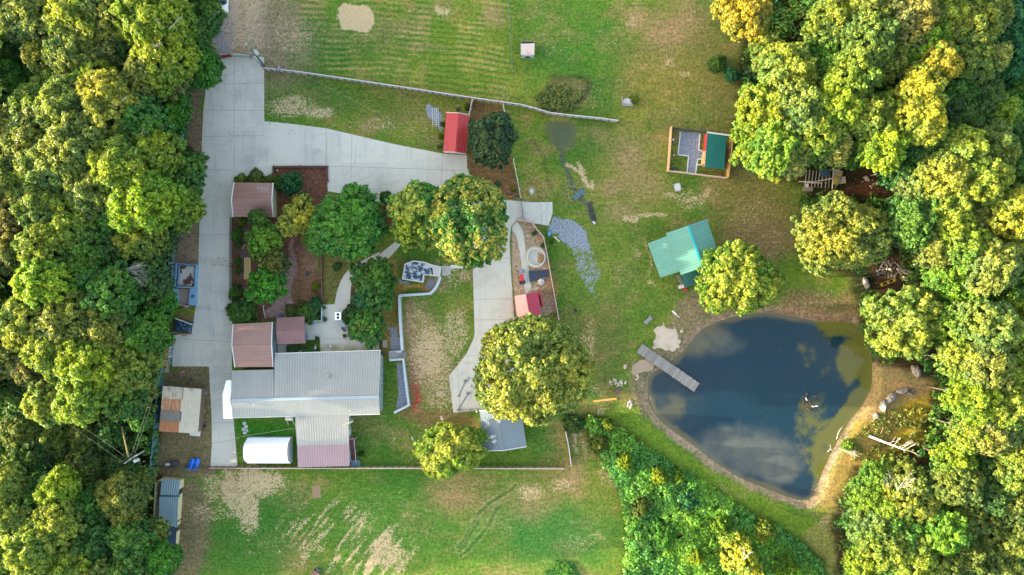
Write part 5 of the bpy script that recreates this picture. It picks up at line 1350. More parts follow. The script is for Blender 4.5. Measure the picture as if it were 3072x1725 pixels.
for i, (dx, lab) in enumerate(((0, 'bright blue kayak, the left one of the pair on the dirt yard'), (15, 'bright blue kayak, the right one of the pair on the dirt yard'))):
    t = thing('kayak', lab, 'kayak', P(578 + dx, 1390, 0)); ang = 1.15
    u = Vector((math.cos(ang), math.sin(ang), 0)); n_ = Vector((-u.y, u.x, 0)); o = P(577 + dx, 1390, 0)
    mb = MB(); rings = []
    for k in range(11):
        f = k / 10 * 2 - 1; wv = .37 * (1 - abs(f) ** 2.6) ** .5 + .03; L_ = .98 * f
        rings.append([o + u * L_ + n_ * wv * math.cos(a) + Vector((0, 0, .42 + (.2 + .05 * abs(f)) * math.sin(a))) for a in [q * math.pi / 5 for q in range(10)]])
    vs = [p for r in rings for p in r]; fs = [(i_ * 10 + k, i_ * 10 + (k + 1) % 10, (i_ + 1) * 10 + (k + 1) % 10, (i_ + 1) * 10 + k) for i_ in range(10) for k in range(10)] + [tuple(range(10))[::-1], tuple(range(100, 110))]
    mb.add(vs, fs); mb.build('hull', mat('kayak_blue', A(4, 112, 246), .3, .05, 1), t, True)
    mb = MB(); mb.ball(o - u * .3 + Vector((0, 0, .6)), (.45, .16, .05), 10, 5, ang); mb.build('cockpit', mat('deep_blue', A(10, 60, 150), .4, .1, 1), t)

# ------------------------------------------------------------------ little things
def cyl(name, label, cat, px, py, r, z1, m, r1=None, top=None, tm=None, z0=0):
    t = thing(name, label, cat, P(px, py, 0)); v = P(px, py, z0)
    mb = MB(); mb.tube(v, v + Vector((0, 0, z1)), r, r1, n=14); mb.build('body', m, t)
    if top:
        mb = MB(); mb.tube(v + Vector((0, 0, z1 - .01)), v + Vector((0, 0, z1 + top[1])), top[0], n=14); mb.build('lid', tm or m, t)
    return t
def ringthing(name, label, cat, px, py, r, h, m, w=.12):
    v = P(px, py, 0); mb = MB(); n = 26; vs = []
    for k in range(n):
        a = k * math.tau / n
        for rr_, zz in ((r, 0), (r, h), (r - w, h), (r - w, .05)): vs.append(v + Vector((rr_ * math.cos(a), rr_ * math.sin(a), zz)))
    fs = [(4 * k + j, 4 * ((k + 1) % n) + j, 4 * ((k + 1) % n) + j + 1, 4 * k + j + 1) for k in range(n) for j in range(3)]
    mb.add(vs, fs); return tag(mb.build(name, m), label, cat)
ringthing('round_trough', 'large round white concrete ring with a pile of sand inside, on the pale slab', 'trough', 1608, 772, 1.42, .45, mat('pale_ring', A(226, 222, 212), .7, .06, 1), .16)
heap('sand_pile', 'tan sand pile in the east half of the round white ring', 'sand pile', [(1613, 757), (1628, 764), (1632, 778), (1624, 790), (1613, 786)], .3, mat('sand', A(168, 144, 104), .95, .2, 3), 8)
for pts, lab in (([(1587, 813), (1609, 812), (1611, 843), (1590, 845)], 'square dark panel beside the walkway, west one of the two'), ([(1612, 812), (1643, 809), (1644, 830), (1615, 834)], 'wide dark panel, east one of the two near the white tank')):
    t = thing('solar_panel', lab, 'panel', P(*pts[3], 0)); mb = MB(); mb.prism(W(pts, .3), .24, .3); mb.build('panel_face', mat('panel_navy', A(40, 60, 88), .15, .25, .8), t)
    mb = MB()
    for p_, q_ in zip(pts, pts[1:] + pts[:1]): mb.bar(P(*p_, .16), P(*q_, .16), .07, .3)
    mb.build('frame', mat('panel_frame', A(74, 72, 60), .6, .2, 2), t)
t = thing('storage_tank', 'round grey-white domed tank south of the dark panels', 'tank', P(1623, 846, 0)); mb = MB(); v = P(1623, 846, 0); mb.tube(v, v + Vector((0, 0, .5)), .52, n=20); mb.ball(v + Vector((0, 0, .5)), (.52, .52, .25), 18, 8); mb.build('shell', mat('tank_white', A(196, 198, 204), .5, .06, 1), t, True); mb = MB(); mb.box(v + Vector((.12, -.08, .74)), (.25, .06, .05), .1); mb.build('handle', DARK, t)
mb = MB(); mb.bar(P(1618, 868, .8), P(1628, 918, .8), .24, 1.6); tag(mb.build('red_board_wall', REDP), 'narrow crimson board wall standing east of the crimson shed', 'wall')
t = thing('water_trough', 'oval bright blue tub outside the sandy yard fence', 'tub', P(1647, 702, 0)); mb = MB(); mb.ball(P(1647, 702, .25), (.3, .46, .3), 14, 6); mb.build('rim', mat('tub_blue', A(40, 110, 170), .4, .1, 1), t); mb = MB(); mb.ball(P(1647, 702, .42), (.24, .38, .15), 14, 6); mb.build('water', mat('tub_water', A(96, 160, 210), .15, .1, 1), t)
mb = MB(); mb.bar(P(1661, 709, .06), P(1679, 725, .06), .2, .1); tag(mb.build('plank', mat('cream_plank', A(216, 214, 170), .8, .06, 2)), 'cream plank lying in the grass south-east of the blue tub', 'plank')
cyl('barrel', 'black open barrel alone in the grass north-east of the big oak', 'barrel', 1726, 931, .28, .5, mat('brown_rim', A(96, 74, 60), .7, .1, 2), top=(.22, .02), tm=mat('void_black', (.004, .004, .004)))
t = thing('bench', 'grey metal bench on the slope above the dock', 'bench', P(1943, 961, 0)); an = .72; o = P(1943, 961, 0); R = Matrix.Rotation(an, 3, 'Z')
mb = MB(); [mb.box(o + R @ Vector((0, y, .45)), (1.5, .1, .04), an) for y in (-.18, -.05, .08, .2)]; mb.build('seat', STEEL, t)
mb = MB(); [mb.box(o + R @ Vector((0, .3, z)), (1.5, .04, .09), an) for z in (.6, .72, .84)]; mb.build('backrest', STEEL, t)
for x in (-.72, .72): mb = MB(); mb.box(o + R @ Vector((x, .05, .23)), (.06, .5, .46), an); mb.box(o + R @ Vector((x, .0, .66)), (.06, .5, .05), an); mb.build('leg', BLACKM, t)
mb = MB(); mb.bar(P(2017, 933, .35), P(2028, 943, .3), .28, .25); mb.bar(P(2028, 943, .2), P(2038, 953, .0), .12, .1); tag(mb.build('drain_pipe', WHITEP), 'white pipe pointing into the pond from the north-west bank', 'pipe')
mb = MB(); mb.tube(P(1779, 664, .12), P(1785, 672, .12), .14, n=10); tag(mb.build('culvert_pipe', WHITEP), 'short white culvert pipe at the south end of the dark ditch', 'pipe')
# plastic table in the meadow
t = thing('picnic_table', 'square white slatted table with black fittings, south of the coop yard', 'table', P(2030, 563, 0)); an = .25; o = P(2030, 563, 0); R = Matrix.Rotation(an, 3, 'Z')
mb = MB(); mb.box(o + Vector((0, 0, .6)), (.95, 1.15, .06), an); mb.build('tabletop', mat('table_white', A(200, 208, 216), .6, .06, 3), t)
for x in (-.4, .4):
    for y in (-.5, .5): mb = MB(); mb.box(o + R @ Vector((x * .8, y * .85, .64)), (.13, .13, .04), an); mb.box(o + R @ Vector((x, y, .3)), (.06, .06, .6), an); mb.build('leg', BLACKM, t)
# wreck of a small frame in the meadow
t = thing('collapsed_shelter', 'collapsed pale sheet and grey frame beside a small weed clump in the meadow', 'shelter', P(1882, 302, 0))
mb = MB(); mb.add([P(1868, 308, .3), P(1900, 312, .25), P(1896, 300, .55), P(1884, 294, .7), P(1872, 296, .5)], [(0, 1, 2, 3, 4)]); mb.add([P(1870, 317, .1), P(1900, 316, .1), P(1900, 312, .25), P(1868, 308, .3)], [(0, 1, 2, 3)]); mb.build('sheet', mat('grey_sheet', A(176, 184, 196), .6, .1, 2), t)
mb = MB(); 
for a, b in (((1866, 290), (1868, 316)), ((1884, 289), (1894, 283)), ((1894, 283), (1897, 296)), ((1868, 316), (1900, 317))): mb.bar(P(*a, .3), P(*b, .3), .09, .2)
mb.build('frame', mat('frame_grey', A(160, 168, 178), .6, .1, 2), t)
# ladders on the gravel patch
for i, (x, w, lab) in enumerate(((1301, .42, 'wider silver ladder lying on the gravel patch, the left one'), (1312, .3, 'narrower silver ladder lying on the gravel patch, the right one'))):
    t = thing('ladder', lab, 'ladder', P(x, 352, 0)); 
    for s_ in (-1, 1): mb = MB(); mb.bar(P(x, 324, .12) + Vector((s_ * w / 2, 0, 0)), P(x + .5, 380, .12) + Vector((s_ * w / 2, 0, 0)), .06, .08); mb.build('side_rail', WHITEP, t)
    mb = MB(); [mb.bar(P(x, 328 + q * 5.6, .13) - Vector((w / 2, 0, 0)), P(x, 328 + q * 5.6, .13) + Vector((w / 2, 0, 0)), .045) for q in range(9)]; mb.build('rungs', WHITEP, t)
mb = MB(); mb.box(P(1374, 327, .3), (.3, .05, .5), 0, .9); mb.box(P(1371, 330, .2), (.05, .3, .4)); mb.box(P(1376, 330, .2), (.05, .3, .4)); tag(mb.build('stool', BLACKM), 'tiny black frame stool in the grass north of the red shed', 'stool')
cyl('well_cap', 'small white disc on a dark ring in the coop yard, northern of the two', 'cap', 2019, 420, .2, .3, STEEL, top=(.17, .05), tm=WHITEP)
cyl('well_cap', 'small white ball-like cap in the coop yard, south of the disc', 'cap', 2021, 466, .12, .35, WHITEP)
cyl('fire_pit', 'dark round fire pit with boards leaning out, south-west corner of the coop yard', 'fire pit', 2022, 508, .3, .35, BLACKM, top=(.2, .02), tm=mat('ash', A(90, 90, 96), .9, .2, 3))
cyl('pipe_stub', 'small grey round cap on the dark soil of the mulch garden', 'cap', 894, 747, .24, .14, mat('grey_cap', A(116, 120, 124), .7, .1, 2), top=(.13, .03), tm=DARK)
cyl('planter', 'small light green planter at the corner of the north mulch pen', 'planter', 833, 511, .12, .25, mat('lime_pot', A(196, 214, 150), .7, .1, 1))
cyl('black_kettle', 'black iron kettle on bare soil in the garden', 'kettle', 921, 822, .28, .35, BLACKM, top=(.2, .03), tm=DARK)
cyl('trash_bin', 'black bin standing east of the grey house roof', 'bin', 1150, 1062, .28, .75, DARK, top=(.3, .06), tm=DARK)
cyl('rain_barrel', 'blue barrel beside the rusty shed', 'barrel', 603, 1250, .3, .8, mat('barrel_blue', A(70, 130, 160), .5, .1, 1), top=(.2, .03), tm=mat('barrel_lid', A(130, 190, 210), .5, .1, 1))
cyl('blue_drum', 'dark blue drum north of the small mauve porch roof', 'drum', 842, 947, .3, .7, mat('drum_blue', A(20, 60, 110), .4, .1, 1), top=(.25, .03))
cyl('tree_stump', 'pinkish round stump beside the driveway near the red shed', 'stump', 1417, 518, .16, .3, BARK)
cyl('post_cap', 'small bluish round bucket in the dirt pen beside the orange board', 'bucket', 1540, 589, .17, .35, mat('bucket', A(130, 130, 150), .6, .1, 1), top=(.1, .02), tm=DARK)
mb = MB(); mb.bar(P(1524, 589, .12), P(1536, 591, .12), .25, .2); tag(mb.build('orange_board', mat('orange_board', A(176, 120, 66), .8, .1, 2)), 'short orange board at the foot of the dirt pen', 'board')
cyl('white_tank', 'small white gas bottle at the end of the walled concrete slab, south of the driveway', 'gas bottle', 1430, 1233, .14, .5, WHITEP)
cyl('flower_pot', 'white pot with purple flower heap in the western dirt yard', 'pot', 548, 1116, .22, .35, WHITEP, top=(.3, .1), tm=mat('mauve', A(150, 110, 120), .8, .3, 4))
cyl('feed_bucket', 'dark teal bucket in the western dirt yard north of the rusty shed', 'bucket', 574, 1139, .2, .3, mat('teal_bucket', A(50, 80, 90), .6, .1, 1))
# rubbish and tools round the rusty shed
heap('junk_heap', 'mixed junk heap with a white hull and dark tarpaulin, west of the blue kayaks', 'junk', [(506, 1384), (522, 1380), (538, 1384), (536, 1396), (512, 1398)], .6, mat('dark_junk', A(80, 70, 82), .8, .5, 3), 12)
mb = MB(); mb.ball(P(503, 1393, .3), (.5, .22, .2), 10, 5, .15); tag(mb.build('white_hull', WHITEP), 'small white hull shape on the west end of the junk heap', 'hull')
heap('tarpaulin_bundle', 'crumpled grey white bundle at the north-east corner of the rusty shed', 'bundle', [(607, 1175), (617, 1172), (620, 1182), (612, 1186)], .5, mat('crumple', A(160, 170, 190), .7, .4, 6), 13)
mb = MB(); mb.prism(W([(567, 1297), (602, 1293), (600, 1309), (570, 1307)], .5), .44, .5); mb.box(P(585, 1302, .22), (.1, .1, .44)); tag(mb.build('white_sheet', WHITEP), 'white sheet on a stand at the south-east corner of the rusty shed', 'sheet')
mb = MB(); mb.prism(W([(598, 1280), (616, 1276), (615, 1283), (600, 1288)], .5), 0, .5); tag(mb.build('black_trough', DARK), 'black trough beside the rusty shed', 'trough')
mb = MB(); mb.bar(P(600, 1231, .4), P(616, 1230, .4), .1, .08); mb.bar(P(600, 1235, .4), P(617, 1234, .4), .1, .08); tag(mb.build('boards', LUMBER), 'two pale boards leaning on the east side of the rusty shed', 'boards')
# patio furniture
t = thing('outdoor_oven', 'white brick chimney block with two black flues at the patio edge', 'oven', P(1021, 947, 0)); v = P(1021, 947, 0)
mb = MB(); mb.box(v + Vector((0, 0, .8)), (.9, 1.15, 1.6)); mb.build('block', PUREWHITE, t)
for dy in (-.24, .24): mb = MB(); mb.box(v + Vector((0, dy, 1.61)), (.36, .36, .05)); mb.build('flue', mat('flue_black', (.006, .004, .004), .9), t)
mb = MB(); mb.box(P(1027, 970, .42), (.85, 1.05, .84)); mb.box(P(1027, 970, .86), (.9, 1.1, .05)); tag(mb.build('grill', mat('grey_grill', A(150, 168, 178), .4, .1, 2)), 'grey grill counter just south of the white chimney block', 'grill')
mb = MB(); v = P(1033, 988, 0); mb.bar(v + Vector((-.3, .3, .5)), v + Vector((.2, -.3, .5)), .2, .5); mb.bar(v + Vector((0, 0, .5)), v + Vector((.35, -.25, .6)), .1, .1); tag(mb.build('smoker', BLACKM), 'small black smoker south of the grey grill counter', 'smoker')
def chair(label, px, py, rz, m):
    t = thing('patio_chair', label, 'chair', P(px, py, 0)); o = P(px, py, 0); R = Matrix.Rotation(rz, 3, 'Z')
    mb = MB(); mb.box(o + Vector((0, 0, .42)), (.55, .55, .05), rz); mb.build('seat', m, t)
    mb = MB(); mb.box(o + R @ Vector((0, .28, .72)), (.55, .06, .6), rz); mb.build('backrest', m, t)
    for x in (-.23, .23):
        for y in (-.23, .23): mb = MB(); mb.box(o + R @ Vector((x, y, .2)), (.05, .05, .4), rz); mb.build('leg', m, t)
        mb = MB(); mb.box(o + R @ Vector((x * 1.2, 0, .62)), (.05, .5, .04), rz); mb.build('armrest', m, t)
SKYB = mat('sky_blue', A(96, 180, 222), .5, .1, 1)
chair('pale blue patio chair below the mauve porch corner, northern of two', 918, 1004, -1.4, SKYB)
chair('pale blue patio chair below the mauve porch corner, southern of two', 921, 1013, -1.1, SKYB)
t = thing('garden_bench', 'pale blue slatted bench against the scalloped patio wall', 'bench', P(933, 969, 0))
for q in range(5): mb = MB(); mb.box(P(925 + q * 4, 969, .45), (.13, .5, .04)); mb.build('slat', mat('bench_blue', A(130, 170, 190), .6, .1, 1), t)
for q in (925, 941): mb = MB(); mb.box(P(q, 969, .21), (.06, .45, .42)); mb.build('leg', STEEL, t)
t = thing('wooden_bench', 'slatted grey wood bench east of the patio, above the black bin', 'bench', P(1155, 1031, 0))
for q in range(5): mb = MB(); mb.box(P(1149.5 + q * 2.7, 1031, .45), (.1, 1.1, .04)); mb.build('slat', mat('bench_slat', A(186, 182, 160), .8, .1, 3), t)
for yy in (1022, 1040): mb = MB(); mb.box(P(1155, yy, .21), (.6, .06, .42)); mb.build('leg', BLACKM, t)
for i, (x, y, lab) in enumerate(((974, 922, 'potted plant at the north-west corner of the patio'), (977, 957, 'potted plant with dark leaves south of the corner pot on the patio'), (1036, 1007, 'reddish potted plant at the east side of the patio'), (954, 1015, 'dark pot at the bed corner north of the house'))):
    t = thing('potted_plant', lab, 'potted plant', P(x, y, 0)); v = P(x, y, 0); mb = MB(); mb.tube(v, v + Vector((0, 0, .35)), .16, .22, n=12); mb.build('pot', mat('clay_pot', A(120, 90, 80), .8, .1, 1), t)
    POTS = globals().setdefault('POTS', []); POTS.append((t, v))
def statue(label, px, py, rz):
    t = thing('bird_ornament', label, 'ornament', P(px, py, 0)); v = P(px, py, 0); mb = MB(); mb.ball(v + Vector((0, 0, .6)), (.16, .34, .16), 10, 6, rz); mb.build('body', WHITEP, t, True)
    R = Matrix.Rotation(rz, 3, 'Z'); mb = MB(); mb.tube(v + R @ Vector((0, .25, .65)), v + R @ Vector((0, .4, 1.0)), .05, .04, 6); mb.ball(v + R @ Vector((0, .45, 1.02)), (.06, .1, .06), 8, 5, rz); mb.build('neck', WHITEP, t)
    for x in (-.06, .06): mb = MB(); mb.tube(v + R @ Vector((x, 0, 0)), v + R @ Vector((x, 0, .5)), .02, n=5); mb.build('leg', WHITEP, t)
statue('white bird ornament standing in the dark green bed north of the house', 949, 1043, -.3)
statue('grey and white bird ornament on the patio by the house wall', 995, 1038, .2)
statue('white bird ornament on the lawn east of the house', 1327, 1254, .5)
mb = MB(); mb.bar(P(1235, 1310, .1), P(1240, 1322, .1), .12, .1); tag(mb.build('white_stake', WHITEP), 'pale stake lying on the lawn north-west of the bright round tree', 'stake')
mb = MB(); mb.box(P(1405, 803, .2), (.3, .35, .4), .3); tag(mb.build('birdhouse', WHITEP), 'small white block with two dark slots beside the driveway north end lawn', 'block')
mb = MB(); mb.bar(P(1354, 808, .1), P(1359, 803, .1), .12, .1); mb.bar(P(1359, 813, .1), P(1363, 811, .1), .1, .1); tag(mb.build('white_offcuts', WHITEP), 'white offcuts on the grass by the concrete doorstep', 'offcuts')
mb = MB(); v = P(868, 1256, .9); mb.box(v, (1.1, .5, .5)); mb.bar(v + Vector((-.5, -.3, -.2)), v + Vector((-.4, -1.0, -.9)), .06); mb.bar(v + Vector((.4, -.3, -.2)), v + Vector((.9, -1.7, -.9)), .06); tag(mb.build('water_heater_box', WHITEP), 'white box on legs against the south wall of the house', 'box')
t = thing('service_mast', 'pale service mast with cross arm behind the house, above the stairs', 'mast', P(1060, 1262, 0)); v = P(1064, 1252, 0); mb = MB(); mb.tube(v, v + Vector((-.3, -.6, 4.2)), .07, .06, 8); mb.build('pole', mat('mast', A(196, 196, 160), .7, .1, 2), t); mb = MB(); mb.bar(v + Vector((-1.0, -.5, 3.9)), v + Vector((.6, .1, 3.9)), .1); mb.build('cross_arm', mat('mast', (0, 0, 0)), t)
# clothes line stands on the lower slab
for i, (a, b, lab) in enumerate((((1376, 1187), (1396, 1143), 'upper thin T-shaped steel stand lying on the concrete by the big oak'), ((1374, 1229), (1404, 1180), 'lower thin steel stand lying on the concrete by the big oak'))):
    mb = MB(); mb.bar(P(*a, .1), P(*b, .1), .07, .1); mb.box(P(*a, .12), (.4, .2, .2), .8); mb.box(P(*b, .2), (.45, .35, .2), .4)
    tag(mb.build('clothes_stand', mat('stand_grey', A(120, 124, 128), .6, .2, 2)), lab, 'stand')
mb = MB(); mb.bar(P(1378, 1229, .4), P(1436, 1226, .4), .06, .06); mb.bar(P(1378, 1233, .4), P(1436, 1231, .4), .06, .06); [mb.box(P(x, 1230, .2), (.08, .4, .5)) for x in (1380, 1410, 1434)]; tag(mb.build('pipe_rack', mat('stand_grey', (0, 0, 0))), 'low pipe rack at the south edge of the concrete by the big oak', 'rack')
for x, y, r, lab in ((1404, 1134, .25, 'white pot cluster on the concrete under the oak edge'), (1411, 1158, .3, 'blue white bundle on the concrete beside the oak'), (1404, 1180, .2, 'striped blue white cushion at the end of the lower stand')):
    rock('garden_clutter', lab, x, y, r, r * .7, .4, .3, int(x), mat('clutter', A(190, 200, 215), .6, .3, 4)); 
    bpy.context.view_layer.update()
for o in list(COL.objects):
    if o.name.startswith('garden_clutter'): o['category'] = 'clutter'
# planks over the mud east of the oak, rusty drum
mb = MB(); mb.bar(P(1779, 1204, .15), P(1850, 1196, .15), .3, .12); tag(mb.build('plank', mat('orange_plank', A(206, 168, 96), .8, .15, 3)), 'long orange plank bridging the mud east of the big oak', 'plank')
t = thing('rusty_drum', 'purple brown rusted drum at the end of the long orange plank', 'drum', P(1852, 1172, 0)); mb = MB(); mb.tube(P(1846, 1178, .35), P(1858, 1166, .35), .35, n=14); mb.build('shell', mat('rusty_purple', A(112, 84, 96), .8, .2, 3), t)
# yellow frame in the clearing
t = thing('yellow_sled', 'yellow ladder-like frame with dark gaps lying in the woodland clearing', 'frame', P(2664, 847, 0)); a, b = P(2643, 855, .3), P(2685, 839, .3); u = (b - a).normalized(); nn = Vector((-u.y, u.x, 0))
for s_ in (-1, 1): mb = MB(); mb.bar(a + nn * s_ * .22, b + nn * s_ * .22, .07, .12); mb.build('side_rail', mat('yellow_paint', A(230, 200, 60), .5, .1, 2), t)
for f, w in ((.05, .35), (.5, .3), (.95, .35)): mb = MB(); v = a.lerp(b, f); mb.box(v, (w, .42, .08), math.atan2(u.y, u.x)); mb.build('cross_panel', mat('yellow_paint', (0, 0, 0)), t)
mb = MB(); mb.box(a.lerp(b, .5) - Vector((0, 0, .1)), (2.0, .36, .04), math.atan2(u.y, u.x)); mb.build('base_board', DARK, t)
mb = MB(); mb.bar(P(716, 896, .2), P(752, 899, .2), .2, .2); tag(mb.build('yellow_beam', mat('yellow_beam', A(216, 180, 84), .7, .1, 2)), 'yellow beam between the round shrubs of the garden bed', 'beam')
mb = MB(); mb.bar(P(790, 925, .15), P(797, 955, .15), .12, .12); mb.bar(P(790, 925, .15), P(792, 915, .15), .12, .12); tag(mb.build('downpipe', mat('pale_pipe', A(180, 196, 196), .6, .1, 1)), 'pale bent pipe on the mulch north of the workshop', 'pipe')
t = thing('raised_bed', 'sandy raised bed with dark timber sides, partly under the brownish shrub', 'raised bed', P(738, 800, 0)); mb = MB(); mb.prism(W([(732, 772), (752, 772), (752, 838), (731, 838)], .2), 0, .2); mb.build('soil', mat('bed_sand', A(186, 164, 116), .9, .2, 2), t)
mb = MB(); mb.bar(P(726, 772, .15), P(724, 838, .15), .45, .3); mb.bar(P(722, 768, .15), P(770, 768, .15), .3, .3); mb.build('timber_edge', mat('dark_deck', A(92, 76, 80), .85, .2, 3), t)
t = thing('garden_deck', 'dark plank garden deck beside the feathery shrub', 'deck', P(738, 745, 0))
mb = MB(); [mb.box(P(738, 722 + q * 4, .2), (1.9, .17, .06)) for q in range(11)]; mb.build('planks', mat('dark_deck', (0, 0, 0)), t)
mb = MB(); mb.box(P(728, 744, .4), (.35, .3, .3), .6); mb.bar(P(726, 746, .5), P(735, 734, .5), .16, .1); tag(mb.build('garden_chair', mat('salmon', A(222, 150, 116), .6, .1, 1)), 'salmon coloured garden ornament on the dark garden deck', 'ornament')
mb = MB(); mb.bar(P(722, 688, .2), P(770, 690, .2), .3, .25); tag(mb.build('bench_plank', mat('dark_deck', (0, 0, 0))), 'dark plank bench under the spiky shrub south of the garage', 'bench')
mb = MB(); mb.box(P(1262, 1775, 0), (.1, .1, .1))
t = thing('compost_bin', 'brown box with a dark tarp corner at the bottom edge of the field', 'box', P(945, 1717, 0)); mb = MB(); v = P(948, 1720, 0); mb.box(v + Vector((0, 0, .3)), (1.1, 1.0, .6), -.5); mb.build('box', mat('brown_box', A(112, 84, 72), .8, .2, 3), t); mb = MB(); mb.ball(P(957, 1710, .3), (.5, .3, .3), 10, 5, -.4); mb.build('cover', mat('dark_teal', A(50, 80, 84), .7, .2, 3), t)
mb = MB(); mb.prism(W([(935, 1457), (961, 1456), (963, 1493), (938, 1493)]), -.02, .03); tag(mb.build('bare_square', mat('bare_mat', A(150, 130, 106), .95, .3, 5)), 'brown square mat lying on the lower field', 'mat')

# ------------------------------------------------------------------ poles, wires, flag
def utility_pole(label, base, toppx, h, arm, mcol, transformer=True, wood=None):
    t = thing('utility_pole', label, 'utility pole', P(*base, 0)); b = P(*base, 0); tp = P(*toppx, h)
    mb = MB(); mb.tube(b, tp, .17, .12, 8); mb.build('pole', mcol, t)
    ua = Vector((math.cos(arm), math.sin(arm), 0)); mb = MB(); mb.bar(tp - ua * 1.1 - Vector((0, 0, .4)), tp + ua * 1.1 - Vector((0, 0, .4)), .14); mb.build('cross_arm', mat('arm_grey', A(150, 160, 166), .7, .1, 2), t)
    for k in (-1, 0, 1): mb = MB(); v = tp + ua * k; mb.tube(v - Vector((0, 0, .4)), v, .07, .05, 6); mb.build('insulator', WHITEP, t)
    if transformer: mb = MB(); v = tp + Vector((.45, -.35, -1.4)); mb.tube(v, v + Vector((0, 0, .9)), .26, n=12); mb.ball(v + Vector((0, 0, .9)), (.26, .26, .1), 12, 5); mb.build('transformer', mat('transformer_grey', A(205, 215, 225), .4, .05, 1), t)
    return tp
TEALP = mat('teal_pole', A(66, 110, 116), .7, .15, 2)
p1 = utility_pole('teal grey utility pole with a white transformer leaning over the driveway corner, top', (794, 200), (752, 145), 6.5, -.75, TEALP)
p2 = utility_pole('pale utility pole with transformer in the dark clearing of the left woods', (450, 1342), (390, 1378), 7.5, .6, mat('pale_pole', A(150, 172, 172), .7, .15, 2))
mb = MB(); mb.tube(P(366, 1282, 5.0), P(386, 1372, 7.3), .13, .12, 8); mb.tube(P(366, 1282, 5.0), P(352, 1246, 0), .15, .13, 8)
t = thing('push_pole', 'brown wooden brace pole leaning against the pale utility pole', 'pole', P(352, 1246, 0)); mb.build('pole', mat('brown_pole', A(140, 132, 84), .85, .15, 2), t)
p3 = P(1592, 572, 3.2)
t = thing('yard_windmill', 'white metal windmill-like ornament north of the concrete apron', 'windmill', P(1594, 582, 0))
mb = MB(); b0 = P(1594, 584, 0); mb.tube(b0, b0 + Vector((0, .2, 2.6)), .09, .06, 6); mb.build('mast', WHITEP, t)
for k in range(9): mb = MB(); a = k * .7; v = b0 + Vector((0, .2, 2.6)); mb.bar(v, v + Vector((.45 * math.cos(a), .5 * math.sin(a), .1)), .1, .03); mb.build('blade', mat('blade', A(196, 206, 220), .5, .1, 2), t)
def wire(label, a, b, sag, r=.012, group=None, m=None):
    mb = MB(); a, b = Vector(a), Vector(b); n = 14; pr = None
    for k in range(n + 1):
        f = k / n; v = a.lerp(b, f) - Vector((0, 0, sag * 4 * f * (1 - f)))
        if pr: mb.tube(pr, v, r, n=4, cap=False)
        pr = v
    tag(mb.build('power_line', m or mat('wire', A(176, 182, 176), .5, .05, 1)), label, 'power line', group)
wire('power line from the top pole up past the track, left of two', p1 + Vector((-.9, .5, 0)), P(792, -20, 7.5), .5)
wire('power line from the top pole up past the track, right of two', p1 + Vector((.3, -.2, 0)), P(806, -20, 7.5), .5)
wire('long service wire from the top pole across the lawn towards the red shed and windmill', p1 + Vector((.3, 0, -.3)), p3, .3)
wire('twin power line running from the dark clearing pole to the upper left, upper wire', p2 + Vector((-.8, .5, 0)), P(-30, 1098, 9), .4)
wire('twin power line running from the dark clearing pole to the upper left, lower wire', p2 + Vector((-1.0, -.4, 0)), P(-30, 1122, 9), .4)
wire('service wire from the clearing pole north along the woodland edge, left wire', p2 + Vector((.1, .4, 0)), P(492, 1060, 6), .3)
wire('service wire from the clearing pole north along the woodland edge, right wire', p2 + Vector((.5, .3, 0)), P(500, 1060, 6), .3)
wire('green grey service wire crossing above the white shed to the house mast', P(600, 1330, 5), P(1060, 1258, 4.1), .4)
t = thing('flag', 'red, white and blue banded flag hanging by the long white fence', 'flag', P(838, 216, 0))
mb = MB(); mb.tube(P(846, 214, 0), P(833, 194, 3.0), .05, .03, 6); mb.build('flagpole', STEEL, t)
for k, (cc, nm) in enumerate(((A(40, 70, 120), 'blue_band'), (A(220, 224, 232), 'white_band'), (A(200, 80, 84), 'red_band'), (A(220, 224, 232), 'white_band'), (A(50, 80, 130), 'blue_band'))):
    mb = MB(); 
    for q in range(6):
        f0, f1 = q / 6, (q + 1) / 6
        def pt(f, e): return P(832 + 2 - 6 * math.sin(f * 2.0) + e * 2.6 + k * 2.4, 197 + f * (17 - k * 1.2) , 2.6 - 1.1 * f)
        mb.quad(pt(f0, 0), pt(f0, 1), pt(f1, 1), pt(f1, 0))
    mb.build(nm, mat('flag_' + nm, cc, .8, .05, 1), t)

# ------------------------------------------------------------------ ducks
def duck(label, px, py, rz, m, s_=.62):
    t = thing('duck', label, 'duck', P(px, py, -.35)); v = P(px, py, -.35); R = Matrix.Rotation(rz, 3, 'Z')
    mb = MB(); mb.ball(v + Vector((0, 0, .1)), (.17 * s_, .34 * s_, .15 * s_), 12, 7, rz)
    q = v + R @ Vector((0, .26 * s_, .16)); mb.tube(q, q + R @ Vector((0, .1, .22)) * s_, .075 * s_, .055 * s_, 8); mb.ball(q + R @ Vector((0, .14, .26)) * s_, (.07 * s_, .09 * s_, .07 * s_), 8, 6, rz)
    mb.tube(v + R @ Vector((0, -.26 * s_, .13)), v + R @ Vector((0, -.46 * s_, .2)), .1 * s_, .02, 6); mb.build('body', m, t, True)
    mb = MB(); mb.box(q + R @ Vector((0, .27, .25)) * s_, (.06, .12, .03), rz); mb.build('bill', mat('bill', (.6, .28, .04), .6, .1, 2), t)
WD, BD = mat('white_plumage', (.8, .8, .8), .8, .03, 3), mat('brown_plumage', A(110, 76, 62), .85, .3, 8)
